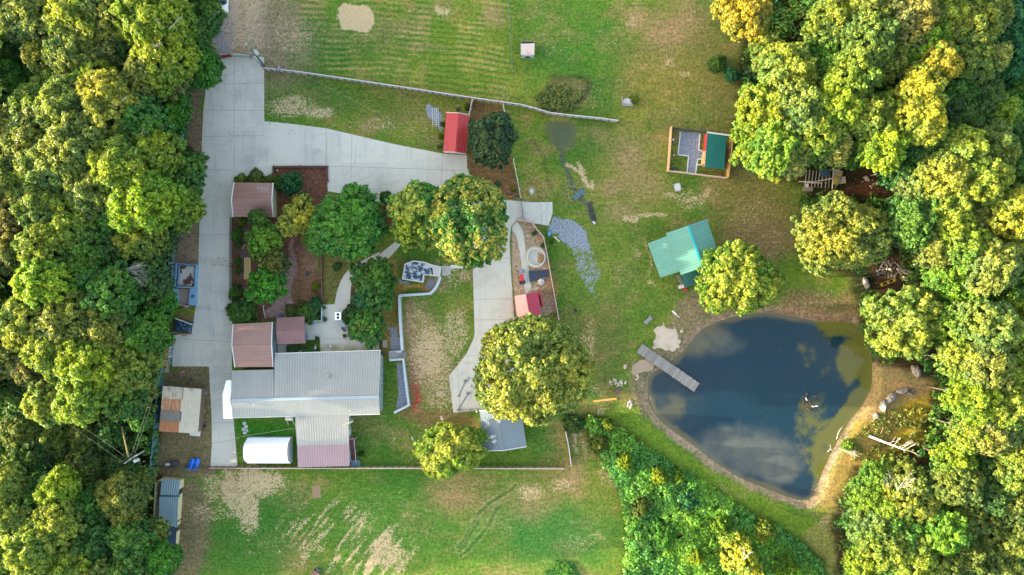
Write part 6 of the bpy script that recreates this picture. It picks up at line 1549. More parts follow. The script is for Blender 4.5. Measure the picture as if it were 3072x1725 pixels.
for px, py, rz, m, lab in ((2418, 1197, .5, WD, 'white duck at the top left of the floating flock'), (2438, 1219, 1.5, WD, 'white duck at the bottom right of the flock, left of a second white one'), (2448, 1218, 1.6, WD, 'white duck at the far bottom right of the flock'), (2446, 1187, 1.7, BD, 'reddish brown duck at the top right of the flock'), (2428, 1206, .3, BD, 'brown duck in the middle of the flock, just below the first white duck'), (2408, 1209, .1, BD, 'brown duck at the left side of the flock'), (2414, 1220, -.6, BD, 'brown duck at the bottom left of the flock'), (2425, 1229, .8, BD, 'brown duck lowest in the flock'), (2418, 1186, 0, BD, 'brown duck topmost in the flock')):
    duck(lab, px, py, rz, m)

# ------------------------------------------------------------------ vegetation
def leafcloud(name, centers, radii, n_each, leaf, seed, aspect=1.45, up=-.35, tints=None, spiky=False, tint_rng=(0, 1), coarse=0):
    """many small leaf-sized faces spread over overlapping clumps"""
    rs = np.random.RandomState(seed)
    C = np.repeat(centers, n_each, 0); R = np.repeat(radii, n_each)
    n = len(C)
    ti = np.repeat(rs.rand(len(centers)) if tints is None else tints, n_each)
    d = rs.normal(size=(n, 3)); d /= np.linalg.norm(d, axis=1)[:, None]
    flip = d[:, 2] < up; d[flip, 2] *= -1
    rad = R * (.4 + .72 * rs.rand(n) ** .7)
    st_ = np.repeat(np.exp(rs.normal(size=(len(centers), 3)) * .16), n_each, 0)
    pos = C + d * rad[:, None] * np.array([1, 1, .85]) * st_
    nr = d * .9 + rs.normal(size=(n, 3)) * .55 + np.array([0, 0, .25]); nr /= np.linalg.norm(nr, axis=1)[:, None]
    if spiky:
        t1 = d + rs.normal(size=(n, 3)) * .25
    else:
        t1 = rs.normal(size=(n, 3))
    t1 -= (t1 * nr).sum(1)[:, None] * nr; t1 /= np.linalg.norm(t1, axis=1)[:, None]
    t2 = np.cross(nr, t1)
    s = leaf * (.55 + .9 * rs.rand(n))[:, None] * .5
    a = s * aspect * (1.7 if spiky else 1); b = s * (.5 if spiky else .85)
    V = np.stack([pos - t1 * a, pos + t2 * b, pos + t1 * a, pos - t2 * b], 1).reshape(-1, 3)
    T = np.repeat(np.clip(ti + (rs.rand(n) - .5) * .35, 0, 1), 4)
    T = tint_rng[0] + T * (tint_rng[1] - tint_rng[0])
    me = bpy.data.meshes.new(name)
    me.vertices.add(4 * n); me.vertices.foreach_set('co', V.astype(np.float32).ravel())
    me.loops.add(4 * n); me.loops.foreach_set('vertex_index', np.arange(4 * n, dtype=np.int32))
    me.polygons.add(n); me.polygons.foreach_set('loop_start', np.arange(0, 4 * n, 4, dtype=np.int32))
    at = me.attributes.new('tint', 'FLOAT', 'POINT'); at.data.foreach_set('value', T.astype(np.float32))
    me.update(calc_edges=True); me.materials.append(LEAF)
    return me

def crown_mesh(name, R, hz, nl, lr, per, leaf, seed, irregular=.2, gap=.9, low=.35, spiky=False):
    rs = np.random.RandomState(seed); ph = rs.rand(6) * 6.28
    def outline(a): return 1 + irregular * (.5 * np.sin(2 * a + ph[0]) + .4 * np.sin(3 * a + ph[1]) + .35 * np.sin(5 * a + ph[2]) + .2 * np.sin(8 * a + ph[3]))
    i = np.arange(nl); rho = np.sqrt((i + .5) / nl); th = i * 2.39996 + rs.rand(nl) * .9
    rr = rho * R * outline(th) * .88
    lump = np.sin(rho * np.cos(th) * 7 + ph[3]) * np.sin(rho * np.sin(th) * 7 + ph[4])
    bumps = .74 + .26 * rs.rand(nl) + .22 * lump
    z = hz * np.sqrt(np.clip(1 - rho ** 2.2, .02, 1)) * bumps
    c = np.stack([rr * np.cos(th), rr * np.sin(th), z], 1); r = lr * (.6 + .75 * rs.rand(nl)) * (1.15 - .35 * rho)
    n2 = int(nl * low); th2 = rs.rand(n2) * 6.28; r2 = (.6 + .4 * rs.rand(n2)) * R * outline(th2) * .9
    c2 = np.stack([r2 * np.cos(th2), r2 * np.sin(th2), hz * (-.25 + .45 * rs.rand(n2))], 1)
    keep = rs.rand(nl) < gap
    c = np.concatenate([c[keep], c2]); r = np.concatenate([r[keep], lr * (.6 + .6 * rs.rand(n2))])
    # neighbouring clumps share colour
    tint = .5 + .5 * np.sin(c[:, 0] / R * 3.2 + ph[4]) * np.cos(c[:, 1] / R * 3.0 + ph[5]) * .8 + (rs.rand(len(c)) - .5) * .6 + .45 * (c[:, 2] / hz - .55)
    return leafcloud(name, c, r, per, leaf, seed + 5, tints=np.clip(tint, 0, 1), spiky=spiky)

def trunk_mesh(name, seed):
    """unit tree: radius 1, height 1"""
    rr = random.Random(seed); mb = MB()
    mb.tube((0, 0, 0), (.03, .02, .45), .055, .042, 8); mb.tube((.03, .02, .45), (0, 0, .95), .042, .015, 7)
    for k in range(9):
        a = k * 2.4 + rr.random(); z0 = .42 + .04 * k; q = Vector((.5 * math.cos(a), .5 * math.sin(a), z0 + .2)); s_ = Vector((.02, .01, z0))
        mb.tube(s_, q, .026, .014, 6)
        for j in (-1, 1):
            b = a + j * .45; e = Vector((.84 * math.cos(b), .84 * math.sin(b), z0 + .25 + .1 * rr.random())); mb.tube(q, e, .013, .005, 5)
    me = bpy.data.meshes.new(name); me.from_pydata(mb.v, [], mb.f); me.materials.append(BARK); return me

PAL = dict(sage=(.14, .185, .042), pale=(.19, .215, .035), ygreen=(.15, .195, .026), bright=(.11, .20, .02), vivid=(.055, .17, .02), green=(.058, .14, .026), dark=(.045, .105, .026),
           olive=(.12, .15, .032), gold=(.25, .235, .025), tan=(.185, .195, .05), teal=(.025, .12, .055), rust=(.17, .15, .045), magnolia=(.035, .075, .035), yellow=(.30, .31, .05), citrus=(.17, .225, .018), lime=(.24, .28, .012), moss=(.09, .12, .025), twin=(.07, .19, .03), hedge=(.13, .28, .045))
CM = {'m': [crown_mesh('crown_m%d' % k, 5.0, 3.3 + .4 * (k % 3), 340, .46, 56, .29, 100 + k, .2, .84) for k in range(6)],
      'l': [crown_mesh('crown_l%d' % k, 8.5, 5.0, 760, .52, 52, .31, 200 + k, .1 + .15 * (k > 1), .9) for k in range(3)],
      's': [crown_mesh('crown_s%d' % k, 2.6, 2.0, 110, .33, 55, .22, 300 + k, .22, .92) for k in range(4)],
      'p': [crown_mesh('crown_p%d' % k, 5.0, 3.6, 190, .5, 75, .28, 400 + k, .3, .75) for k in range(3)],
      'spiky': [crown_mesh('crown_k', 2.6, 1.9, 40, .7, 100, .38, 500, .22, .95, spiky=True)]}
CR = dict(m=5.0, l=8.5, s=2.6, p=5.0, spiky=2.6)
TM = [trunk_mesh('trunk_%d' % k, k) for k in range(3)]
rt = random.Random(2024)
TREES = []
def tree(px, py, r, h, colr, label, kind='m', group=None, name='tree', jit=.1, trunk=True, two=0, var=None, asp=0):
    """px, py, r: crown centre and radius as the photo shows them; h: tree height in metres"""
    hz = None
    R = r * S * (H - h * .8) / H * 1.06
    sc_ = R / CR[kind]
    ctr = P(px, py, h * .72)
    t = thing(name, label, 'tree' if name != 'shrub' else 'shrub', (ctr.x, ctr.y, 0), group)
    if float(terrain_z(np.array([px]), np.array([py]))[0]) < -.05: t.location.z = 0
    me = CM[kind][rt.randrange(len(CM[kind]) - (kind == 'l')) if var is None else var]
    o = bpy.data.objects.new('crown', me); COL.objects.link(o); o.parent = t
    half = max(v for v in (me.get('hz', 4.0),)) if False else {'m': 4.1, 'l': 5.6, 's': 2.0, 'p': 3.6, 'spiky': 1.9}[kind] * sc_
    zs = min(1.1, max(.75, h * .42 / max(.5, half)))
    o.scale = (sc_, sc_, sc_ * zs); o.rotation_euler = (0, 0, rt.uniform(0, 6.28))
    if asp: o.scale = (sc_ * asp, sc_ / asp, sc_ * zs); o.rotation_euler = (0, 0, 0)
    o.location = (0, 0, h - half * zs * 1.1)
    c = [v * 1.08 for v in (PAL[colr] if isinstance(colr, str) else colr)]
    j = [1 + rt.uniform(-jit, jit) for _ in range(3)]
    o.color = (c[0] * j[0], c[1] * j[1], c[2] * j[2], 1 + two)
    if trunk:
        tr = bpy.data.objects.new('trunk', TM[rt.randrange(3)]); COL.objects.link(tr); tr.parent = t
        tr.scale = (R * .5, R * .5, h * .84); tr.rotation_euler = (0, 0, rt.uniform(0, 6.28))
    TREES.append(t); return t

CW = dict(lime='lime yellow', hedge='bright', sage='sage green', pale='pale yellow-green', ygreen='yellow-green', bright='bright green', vivid='vivid green', green='mid green', dark='dark green', olive='olive', gold='golden yellow', tan='tan and yellow', teal='teal green', rust='orange-brown tinged', yellow='yellow-topped', citrus='lime yellow', moss='dull mossy green', magnolia='blackish green')
LW = [(130, 40, 115, 17, 'sage'), (250, 60, 110, 18, 'ygreen'), (360, 40, 100, 18, 'olive'), (470, 60, 110, 19, 'ygreen'), (585, 60, 78, 9, 'green'), (500, 170, 105, 18, 'citrus'), (600, 205, 64, 8, 'vivid'),
 (60, 130, 80, 11, 'dark'), (142, 178, 48, 14, 'pale'), (245, 165, 90, 17, 'sage'), (330, 150, 90, 16, 'olive'), (40, 260, 90, 12, 'green'), (190, 260, 80, 14, 'sage'), (120, 330, 85, 15, 'sage'), (400, 130, 70, 15, 'dark'),
 (300, 250, 90, 16, 'ygreen'), (350, 320, 100, 19, 'pale'), (455, 235, 62, 17, 'olive'), (522, 250, 55, 10, 'tan'), (520, 330, 58, 8, 'vivid'), (440, 370, 90, 17, 'green'), (220, 340, 105, 18, 'sage'), (110, 430, 95, 17, 'sage'),
 (40, 400, 80, 15, 'olive'), (260, 440, 110, 19, 'sage'), (170, 500, 100, 18, 'sage'), (380, 500, 105, 19, 'ygreen'), (480, 460, 80, 17, 'ygreen'), (540, 530, 78, 10, 'green'), (440, 600, 110, 19, 'citrus'), (535, 615, 75, 11, 'ygreen'), (300, 570, 90, 17, 'sage'),
 (60, 560, 90, 16, 'olive'), (50, 660, 90, 16, 'rust'), (150, 620, 90, 17, 'olive'), (230, 660, 95, 17, 'ygreen'), (340, 660, 90, 15, 'green'), (430, 710, 80, 15, 'ygreen'), (60, 760, 85, 15, 'olive'), (160, 740, 90, 17, 'ygreen'), (270, 760, 80, 16, 'green'),
 (350, 740, 70, 14, 'dark'), (500, 740, 40, 9, 'dark'), (50, 870, 85, 12, 'dark'), (165, 850, 95, 18, 'citrus'), (260, 860, 90, 16, 'green'), (350, 890, 90, 17, 'green'), (450, 840, 75, 13, 'dark'), (470, 920, 62, 9, 'vivid'), (100, 960, 100, 17, 'pale'), (220, 960, 95, 18, 'olive'),
 (330, 990, 95, 17, 'olive'), (430, 1010, 80, 15, 'vivid'), (40, 1050, 80, 15, 'olive'), (115, 1095, 55, 14, 'rust'), (190, 1060, 90, 17, 'ygreen'), (290, 1090, 100, 18, 'citrus'), (395, 1100, 90, 16, 'ygreen'), (170, 1200, 78, 15, 'pale'), (270, 1180, 90, 17, 'ygreen'),
 (370, 1190, 75, 13, 'green'), (432, 1180, 42, 8, 'rust'), (426, 1262, 32, 7, 'vivid'), (60, 1190, 80, 9, 'dark'), (60, 1290, 75, 8, 'moss'), (150, 1320, 70, 7, 'moss'), (250, 1320, 60, 6, 'moss'), (330, 1300, 55, 6, 'dark'),
 (80, 1390, 70, 9, 'dark'), (250, 1400, 60, 8, 'moss'), (185, 1460, 66, 13, 'citrus'), (25, 1450, 70, 13, 'pale'), (120, 1490, 70, 11, 'green'), (370, 1500, 82, 12, 'olive'), (370, 1410, 55, 7, 'dark'), (280, 1520, 70, 11, 'green'), (60, 1560, 80, 13, 'sage'), (190, 1570, 80, 14, 'pale'),
 (290, 1620, 80, 12, 'dark'), (110, 1640, 90, 15, 'pale'), (220, 1680, 85, 13, 'ygreen'), (30, 1690, 80, 14, 'ygreen'), (400, 1620, 75, 12, 'green'), (480, 1590, 42, 9, 'olive'), (490, 1670, 58, 11, 'vivid'), (400, 1710, 75, 12, 'green'), (310, 1715, 70, 12, 'sage'), (430, 1440, 40, 6, 'olive')]
RW_ = [(2235, 35, 90, 13, 'gold'), (2300, 170, 62, 12, 'ygreen'), (2360, 230, 100, 15, 'pale'), (2250, 380, 62, 11, 'citrus'), (2300, 330, 90, 14, 'citrus'), (2390, 330, 90, 16, 'sage'), (2250, 460, 55, 11, 'citrus'), (2330, 440, 90, 15, 'bright'), (2355, 468, 78, 14, 'tan'), (2475, 425, 75, 14, 'tan'),
 (2440, 400, 80, 16, 'ygreen'), (2300, 500, 48, 12, 'gold'), (2500, 70, 90, 16, 'ygreen'), (2590, 130, 95, 18, 'olive'), (2470, 190, 80, 14, 'green'), (2540, 240, 90, 17, 'ygreen'), (2500, 320, 80, 17, 'citrus'), (2600, 20, 90, 17, 'sage'), (2620, 260, 80, 12, 'dark'), (2710, 60, 95, 18, 'rust'), (2660, 170, 80, 16, 'olive'),
 (2760, 150, 90, 16, 'bright'), (2790, 200, 62, 17, 'gold'), (2700, 260, 70, 13, 'green'), (2740, 290, 80, 18, 'gold'), (2590, 360, 85, 16, 'ygreen'), (2650, 340, 70, 15, 'ygreen'), (2640, 430, 85, 16, 'citrus'), (2560, 440, 70, 10, 'green'), (2740, 370, 75, 18, 'gold'), (2820, 60, 85, 17, 'ygreen'),
 (2900, 90, 90, 17, 'olive'), (2940, 40, 80, 14, 'sage'), (3010, 60, 90, 11, 'teal'), (3010, 180, 85, 11, 'teal'), (2890, 190, 75, 16, 'olive'), (2950, 190, 50, 15, 'tan'), (2850, 270, 80, 14, 'green'), (2920, 300, 75, 13, 'dark'), (2870, 360, 75, 14, 'dark'), (2990, 350, 66, 13, 'bright'), (3060, 290, 75, 10, 'green'), (3050, 420, 80, 12, 'dark'),
 (2770, 450, 75, 14, 'green'), (2700, 500, 80, 12, 'green'), (2870, 470, 85, 16, 'pale'), (2960, 450, 80, 15, 'olive'), (2820, 540, 85, 17, 'pale'), (2920, 550, 85, 17, 'ygreen'), (3010, 530, 80, 14, 'green'), (2750, 580, 70, 14, 'sage'),
 (2730, 660, 85, 15, 'green'), (2830, 640, 80, 16, 'ygreen'), (2920, 650, 80, 15, 'olive'), (3010, 640, 80, 17, 'gold'), (2790, 730, 75, 14, 'sage'), (2870, 730, 75, 16, 'ygreen'), (3020, 740, 80, 14, 'ygreen'), (2960, 800, 85, 17, 'sage'), (2840, 820, 80, 13, 'bright'), (2890, 880, 70, 13, 'bright'), (3050, 830, 80, 14, 'green'),
 (2910, 790, 55, 13, 'green'), (3030, 920, 70, 13, 'citrus'), (2860, 970, 75, 14, 'ygreen'), (2950, 980, 90, 17, 'sage'), (3040, 1010, 75, 15, 'ygreen'), (2875, 1080, 76, 15, 'pale'), (2940, 1090, 85, 17, 'sage'), (3030, 1110, 85, 16, 'ygreen'), (2895, 1185, 62, 14, 'citrus'), (2910, 1190, 85, 16, 'citrus'), (3010, 1210, 85, 16, 'ygreen'),
 (2900, 1288, 66, 13, 'ygreen'), (2950, 1290, 80, 14, 'tan'), (3040, 1300, 80, 13, 'sage'), (2840, 1370, 50, 9, 'gold'), (2860, 1380, 66, 11, 'citrus'), (2870, 1450, 75, 12, 'olive'), (2960, 1390, 75, 10, 'dark'), (3040, 1400, 80, 13, 'ygreen'), (2980, 1470, 80, 11, 'dark'), (3060, 1500, 80, 12, 'olive'),
 (2660, 1640, 80, 10, 'ygreen'), (2740, 1680, 80, 11, 'pale'), (2830, 1590, 80, 11, 'bright'), (2820, 1690, 75, 10, 'olive'), (2900, 1560, 70, 10, 'moss'), (2970, 1570, 75, 10, 'moss'), (3050, 1600, 75, 11, 'olive'), (2910, 1670, 80, 10, 'moss'), (3000, 1690, 80, 10, 'olive'), (2590, 1690, 60, 8, 'citrus')]
VW = ['at the top', 'close to the top', 'a fifth down', 'under a third down', 'two fifths down', 'halfway down', 'past halfway down', 'two thirds down', 'three quarters down', 'close to the bottom', 'at the bottom']
seen = {}
def wood_label(px, py, r, col, side):
    v = VW[min(10, max(0, int(py / 1725 * 10.99)))]
    hx = px if side == 'left' else 3072 - px
    lim = [55, 150, 250, 350, 450, 2000] if side == 'left' else [70, 170, 270, 370, 520, 5000]
    k = next(i for i, q in enumerate(lim) if hx < q)
    hw = ['at the %s edge', 'near the %s edge', 'outer %s woods', 'middle of the %s woods', 'inner %s woods', 'margin of the %s woods'][k] % side
    size = 'small' if r < 58 else ('broad' if r > 92 else 'mid-sized')
    lab = '%s %s tree, %s, %s' % (size, CW[col], hw, v)
    n_ = 0
    while lab in seen:
        ox, oy = seen[lab]
        w_ = ('lower' if py > oy else 'upper') if abs(py - oy) > abs(px - ox) else ('right-hand' if px > ox else 'left-hand')
        lab = ('%s ' % w_ if n_ == 0 else 'other ') + lab; n_ += 1
    seen[lab] = (px, py)
    return lab
def beyond():  # unseen leaf mass added to block low sun, one stretch left open
    rs = np.random.RandomState(5); pts = []
    for x0, y0, x1, y1, hh, n in ((-145, -90, -20, 1190, 17, 700), (-250, -90, -145, 1190, 10, 420), (-145, 1470, -20, 1790, 14, 170), (-250, 1470, -145, 1790, 9, 90), (60, -130, 600, -30, 15, 260)):
        x = rs.uniform(x0, x1, n); y = rs.uniform(y0, y1, n); z = 1 + (hh - 1) * rs.rand(n) ** .8 * (.75 + .25 * np.sin(x / 23.) * np.cos(y / 31.))
        pts.append(np.stack([(x - 1536) * S * (H - z) / H, (862.5 - y) * S * (H - z) / H, z], 1))
    c = np.concatenate(pts); me = leafcloud('added_woodland', c, 1.5 * (.7 + .6 * rs.rand(len(c))), 55, .6, 9); o = bpy.data.objects.new('added_woodland', me); COL.objects.link(o)
    o.color = (*PAL['sage'], 1); tag(o, 'unseen woodland added beyond the left and top edges to block low sun', 'woodland', kind='stuff')
beyond()
for side, lst, grp in (('left', LW, 'trees of the left woodland'), ('right', RW_, 'trees of the right woodland')):
    for px, py, r, h, c in lst:
        tree(px, py, r, h, c, wood_label(px, py, r, c, side), 'm' if r > 56 else 's', grp)
tree(2538, 702, 140, 14, 'pale', 'very broad pale yellow-green tree north of the pond, above the long boulder', 'l', var=2, asp=1.06)
tree(2725, 965, 118, 13, 'pale', 'round feathery yellow-green tree overhanging the east shore of the pond', 'm')
tree(2668, 1490, 112, 8.5, 'bright', 'bright green leafy tree south-east of the pond with bare twigs at its top', 'l', var=2)
tree(2745, 1500, 110, 10, 'ygreen', 'yellow-green tree right below the bright green twiggy one south-east of the pond', 'm')
tree(2640, 1565, 90, 8, 'sage', 'pale sage green tree by the track at the pond outlet', 'm')
tree(2710, 1590, 85, 9, 'green', 'mid green tree between the outlet track and the lower right woods', 'm')
tree(2222, 836, 120, 10, 'citrus', 'vivid lime yellow round tree on the north-west pond shore, touching the pavilion', 'm', two=.25)
tree(1038, 672, 116, 9, 'vivid', 'dense glossy vivid green tree in the middle of the garden', 'm')
tree(893, 650, 62, 6, 'yellow', 'small airy yellow tree between the garage and the glossy green tree', 'p')
tree(1262, 640, 100, 10, 'twin', 'left one of the twin trees over the driveway, green with yellow clumps', 'm', two=.6)
tree(1235, 690, 62, 9, 'ygreen', 'low yellowish tree at the foot of the left twin, above the garden path', 's')
tree(1400, 662, 142, 12, 'twin', 'right one of the twin trees over the driveway, large with a yellow top', 'l', two=.85, var=0)
tree(1598, 1116, 182, 13, 'pale', 'huge yellow-green oak, the biggest single tree, east of the concrete pad', 'l', two=.22)
tree(1350, 1353, 96, 6.5, 'citrus', 'bright lime round tree overlapping the southern fence', 'm', asp=1.07, two=.45)
tree(1478, 415, 80, 8, 'magnolia', 'dark blackish green round tree beside the red shed', 'm')
tree(1122, 848, 76, 6, 'green', 'dark yellowish green tree between the curved path and the cistern', 'p')
tree(1090, 900, 34, 4.5, 'teal', 'small spiky dark tree at the patio side of the curved path', 's')
tree(1100, 975, 62, 4, 'green', 'low feathery green tree over the patio east bed', 's')
tree(790, 722, 58, 5.5, 'bright', 'round yellow-green garden tree nearest below the brown garage', 's')
tree(795, 858, 60, 6, 'vivid', 'dense round bluish green tree in the garden bed by the driveway', 's')
tree(812, 785, 55, 5, 'moss', 'brownish olive feathery garden tree squeezed between two greener ones', 's')
tree(776, 660, 34, 5, 'green', 'small dark spreading tree overlapping the south edge of the garage roof', 's')
# shrubs
def shrub(px, py, r, h, colr, label, kind='s', group=None, name='shrub'):
    R = r * S * (H - h) / H; v = P(px, py, h * .4)
    me = CM[kind][rt.randrange(len(CM[kind]))]; o = bpy.data.objects.new(name, me); COL.objects.link(o)
    s_ = R / CR[kind]; hz = {'s': 2.6, 'spiky': 2.5, 'm': 4.6, 'p': 4.2}[kind] * s_
    o.scale = (s_, s_, s_ * h / hz * .9); o.location = (v.x, v.y, h * .12); o.rotation_euler = (0, 0, rt.uniform(0, 6.28))
    c = PAL[colr]; o.color = (*c, 1); tag(o, label, 'shrub', group); return o
shrub(728, 938, 42, 2.4, 'green', 'spiky fern-like shrub at the north end of the long workshop', 'spiky')
shrub(706, 878, 24, 2, 'green', 'small dark round shrub on the driveway fence, north of the spiky shrub')
shrub(710, 702, 20, 1.4, 'vivid', 'bright low shrub at the driveway fence, south of the garage')
shrub(726, 665, 15, 1.2, 'ygreen', 'small yellowish shrub directly below the garage roof, left')
shrub(716, 785, 12, 1.2, 'vivid', 'narrow bright shrub along the fence beside the raised bed'); shrub(718, 810, 12, 1.2, 'green', 'narrow green shrub along the fence, below its bright neighbour')
shrub(719, 735, 15, 1.0, 'dark', 'dark low shrub at the driveway fence beside the garden deck')
shrub(872, 550, 40, 3, 'teal', 'bluish green shrub in the north mulch pen', 's'); shrub(845, 552, 26, 2.2, 'green', 'fluffy green shrub at the north-west corner of the mulch pen')
shrub(722, 536, 17, 1.5, 'ygreen', 'leftmost yellowish shrub of the row behind the garage roof'); shrub(765, 534, 28, 1.6, 'moss', 'middle long mossy shrub of the row behind the garage roof'); shrub(815, 536, 18, 1.5, 'olive', 'right shrub of the row behind the garage roof')
shrub(925, 938, 38, 1.8, 'green', 'large clipped dark shrub inside the scalloped wall west of the patio'); shrub(948, 915, 24, 1.6, 'teal', 'bluish shrub just above the large clipped patio shrub'); shrub(905, 915, 14, 1.1, 'moss', 'small brownish shrub left of the bluish patio shrub')
shrub(873, 934, 22, 1.1, 'moss', 'mossy mound shrub north of the mauve porch roof'); shrub(946, 858, 12, 1.0, 'citrus', 'small lime shrub in the mulch garden'); shrub(943, 886, 14, .8, 'rust', 'orange-red low plant in the mulch garden')
shrub(930, 1046, 26, .9, 'green', 'dark ground-hugging shrub in the bed north of the house', 's'); shrub(880, 1044, 24, .7, 'dark', 'dark low shrub west of the bird ornament, under the porch edge')
shrub(1050, 945, 30, 2.2, 'dark', 'dark purple-green shrub right behind the white chimney block'); shrub(1148, 900, 26, 2, 'vivid', 'bright green shrub east of the patio bed'); shrub(1010, 800, 14, .9, 'green', 'little green plant beside the curved garden path')
shrub(2152, 190, 30, 2.2, 'green', 'green bushy shrub in the upper meadow, larger of the pair'); shrub(2195, 224, 22, 1.8, 'teal', 'spiky bluish shrub in the upper meadow, smaller of the pair', 'spiky')
shrub(1903, 296, 16, 1.4, 'ygreen', 'weedy shrub growing through the collapsed shelter'); shrub(1494, 551, 9, .5, 'teal', 'small flat dark green tuft in the dirt pen'); shrub(1540, 569, 7, .7, 'citrus', 'small lime green tuft in the dirt pen')
shrub(1415, 368, 9, 1.5, 'green', 'green shrub squeezed at the east wall of the red shed'); shrub(1328, 372, 8, 1.2, 'green', 'upper dark shrub along the west wall of the red shed'); shrub(1322, 408, 9, 1.3, 'ygreen', 'lower yellowish shrub along the west wall of the red shed'); shrub(1319, 438, 8, 1, 'ygreen', 'lowest little yellowish shrub along the west wall of the red shed')
shrub(1083, 1362, 9, 1.8, 'dark', 'small blackish shrub by the outside staircase'); shrub(1403, 320, 11, 1.6, 'moss', 'brown bare-looking shrub north-east of the red shed')
shrub(2600, 985, 22, 1.5, 'green', 'green shrub leaning over the water at the north-east pond shore'); shrub(2640, 905, 26, 2.5, 'green', 'rounded green shrub in shade by the yellow sled clearing'); shrub(2425, 612, 26, 3, 'green', 'dark shrub at the west foot of the timber frame woods')
shrub(2545, 1335, 20, 2, 'bright', 'bright shrub behind the tangled dead brush on the shore'); shrub(1655, 725, 8, .8, 'vivid', 'small shrub inside the sandy yard fence corner'); shrub(1632, 735, 9, .5, 'vivid', 'low weed clump in the sandy yard above the round slab'); shrub(1603, 700, 8, .5, 'green', 'green weed clump in the sandy yard near the apron')
shrub(1690, 1722, 46, .5, 'vivid', 'wide low weed patch at the bottom edge of the lower field'); shrub(895, 600, 30, 2.2, 'rust', 'russet twiggy shrub at the top of the airy yellow tree'); shrub(990, 735, 18, 1.5, 'rust', 'russet shrub under the airy yellow tree, lower right')
shrub(1155, 590, 20, 2.5, 'green', 'small green shrub north of the twin trees on the driveway edge'); shrub(1720, 1270, 34, 2, 'dark', 'dark bushy shrub at the north tip of the thicket')
for i, (t, v) in enumerate(POTS):
    o = bpy.data.objects.new('foliage', CM['spiky' if i % 2 else 's'][0]); COL.objects.link(o); o.parent = t; s_ = .13; o.scale = (s_, s_, s_); o.location = (0, 0, .45); o.color = (*PAL[('vivid', 'green', 'rust', 'dark')[i]], 1)

def inside(px, py, poly): return float(sdf(np.array([float(px)]), np.array([float(py)]), poly)[0]) < 0
def stuff_leaves(name, label, cat, poly, bbox, n, hmin, hmax, rad, per, leaf, colr, seed, tint=(0, 1), margin=0, holes=()):
    rs = np.random.RandomState(seed); x = rs.uniform(bbox[0], bbox[2], n * 4); y = rs.uniform(bbox[1], bbox[3], n * 4)
    d = sdf(x, y, poly); 
    ok = d < -margin
    for h_ in holes: ok &= ~((x > h_[0]) & (y > h_[1]) & (x < h_[2]) & (y < h_[3]))
    k = np.where(ok)[0][:n]; x, y, d = x[k], y[k], d[k]
    hh = hmin + (hmax - hmin) * vnoise(x, y, 60, seed, 3) ** 1.2 * np.clip(-d / 30, .3, 1); kk = S * (H - hh) / H
    c = np.stack([(x - 1536) * kk, (862.5 - y) * kk, hh * .6], 1); r = rad * (.6 + .8 * rs.rand(len(x)))
    ti = np.clip(vnoise(x, y, 90, seed + 3, 3) * 1.6 - .3 + (rs.rand(len(x)) - .5) * .4, 0, 1)
    me = leafcloud(name, c, r, per, leaf, seed, tints=ti, tint_rng=tint); o = bpy.data.objects.new(name, me); COL.objects.link(o)
    o.color = (*PAL[colr], 1); tag(o, label, cat, kind='stuff'); return o
stuff_leaves('undergrowth', 'dark tangled undergrowth on the left woodland floor', 'undergrowth', LWOOD, (-160, -60, 640, 1780), 2100, .4, 6.5, .9, 48, .34, 'green', 11)
stuff_leaves('undergrowth', 'dark tangled undergrowth on the right woodland floor', 'undergrowth', RWOOD, (2170, -60, 3130, 1780), 2200, .3, 4.5, .9, 48, .34, 'green', 12, margin=22, holes=((2395, 490, 2765, 590), (2590, 770, 2740, 880), (2640, 1090, 2780, 1240), (2560, 1270, 2770, 1360)))
stuff_leaves('thicket', 'dense low green thicket between the lower field and the pond bank', 'thicket', THICKET, (1740, 1230, 2490, 1790), 1900, .5, 2.3, .58, 80, .26, 'hedge', 13, margin=8)
stuff_leaves('reeds', 'olive brown marsh reeds above the small pond', 'reeds', [(1615, 285), (1655, 250), (1700, 262), (1735, 275), (1755, 290), (1712, 335), (1650, 335), (1606, 315)], (1600, 240, 1780, 350), 90, .1, .5, .45, 40, .2, 'tan', 14, tint=(0, .4))
stuff_leaves('tall_grass', 'tall dry golden grass on the east bank of the pond', 'grass', [(2640, 1240), (2780, 1200), (2800, 1320), (2680, 1390), (2560, 1400), (2540, 1330)], (2530, 1190, 2810, 1410), 170, .1, .4, .35, 30, .2, 'tan', 15, tint=(.4, 1))
for i, (x, y, r, h, c, lab) in enumerate(((1873, 1385, 30, 4, 'citrus', 'lime yellow bush in the upper thicket'), (1825, 1272, 24, 3, 'ygreen', 'small yellowish bush at the north end of the thicket'), (1975, 1425, 34, 3.2, 'citrus', 'yellowish flowering bush in the middle of the thicket'), (2035, 1430, 24, 3, 'bright', 'smaller bright bush right of the flowering one'), (1920, 1520, 36, 3, 'moss', 'brownish mossy bush in the western thicket'), (2160, 1570, 36, 3.4, 'bright', 'bright green bush in the eastern thicket'), (2085, 1670, 28, 4, 'citrus', 'round lime yellow small tree near the bottom of the thicket'), (2210, 1660, 66, 8, 'yellow', 'pale yellow tree with bare twigs at the bottom edge'), (2290, 1590, 40, 3.5, 'ygreen', 'yellow-green bush on the pond side of the thicket'), (2250, 1700, 44, 6, 'yellow', 'pale yellow bush joining the twiggy tree at the bottom edge'), (1800, 1330, 34, 3, 'moss', 'dull dark bush on the west side of the upper thicket'), (2060, 1500, 40, 3.2, 'teal', 'bluish green bush in the centre of the thicket'), (1990, 1600, 44, 3, 'vivid', 'vivid green bush in the lower thicket'), (2360, 1700, 40, 4, 'bright', 'bright bush by the outlet track at the bottom edge'))):
    shrub(x, y, r, h, c, lab, 's' if r < 50 else 'p')

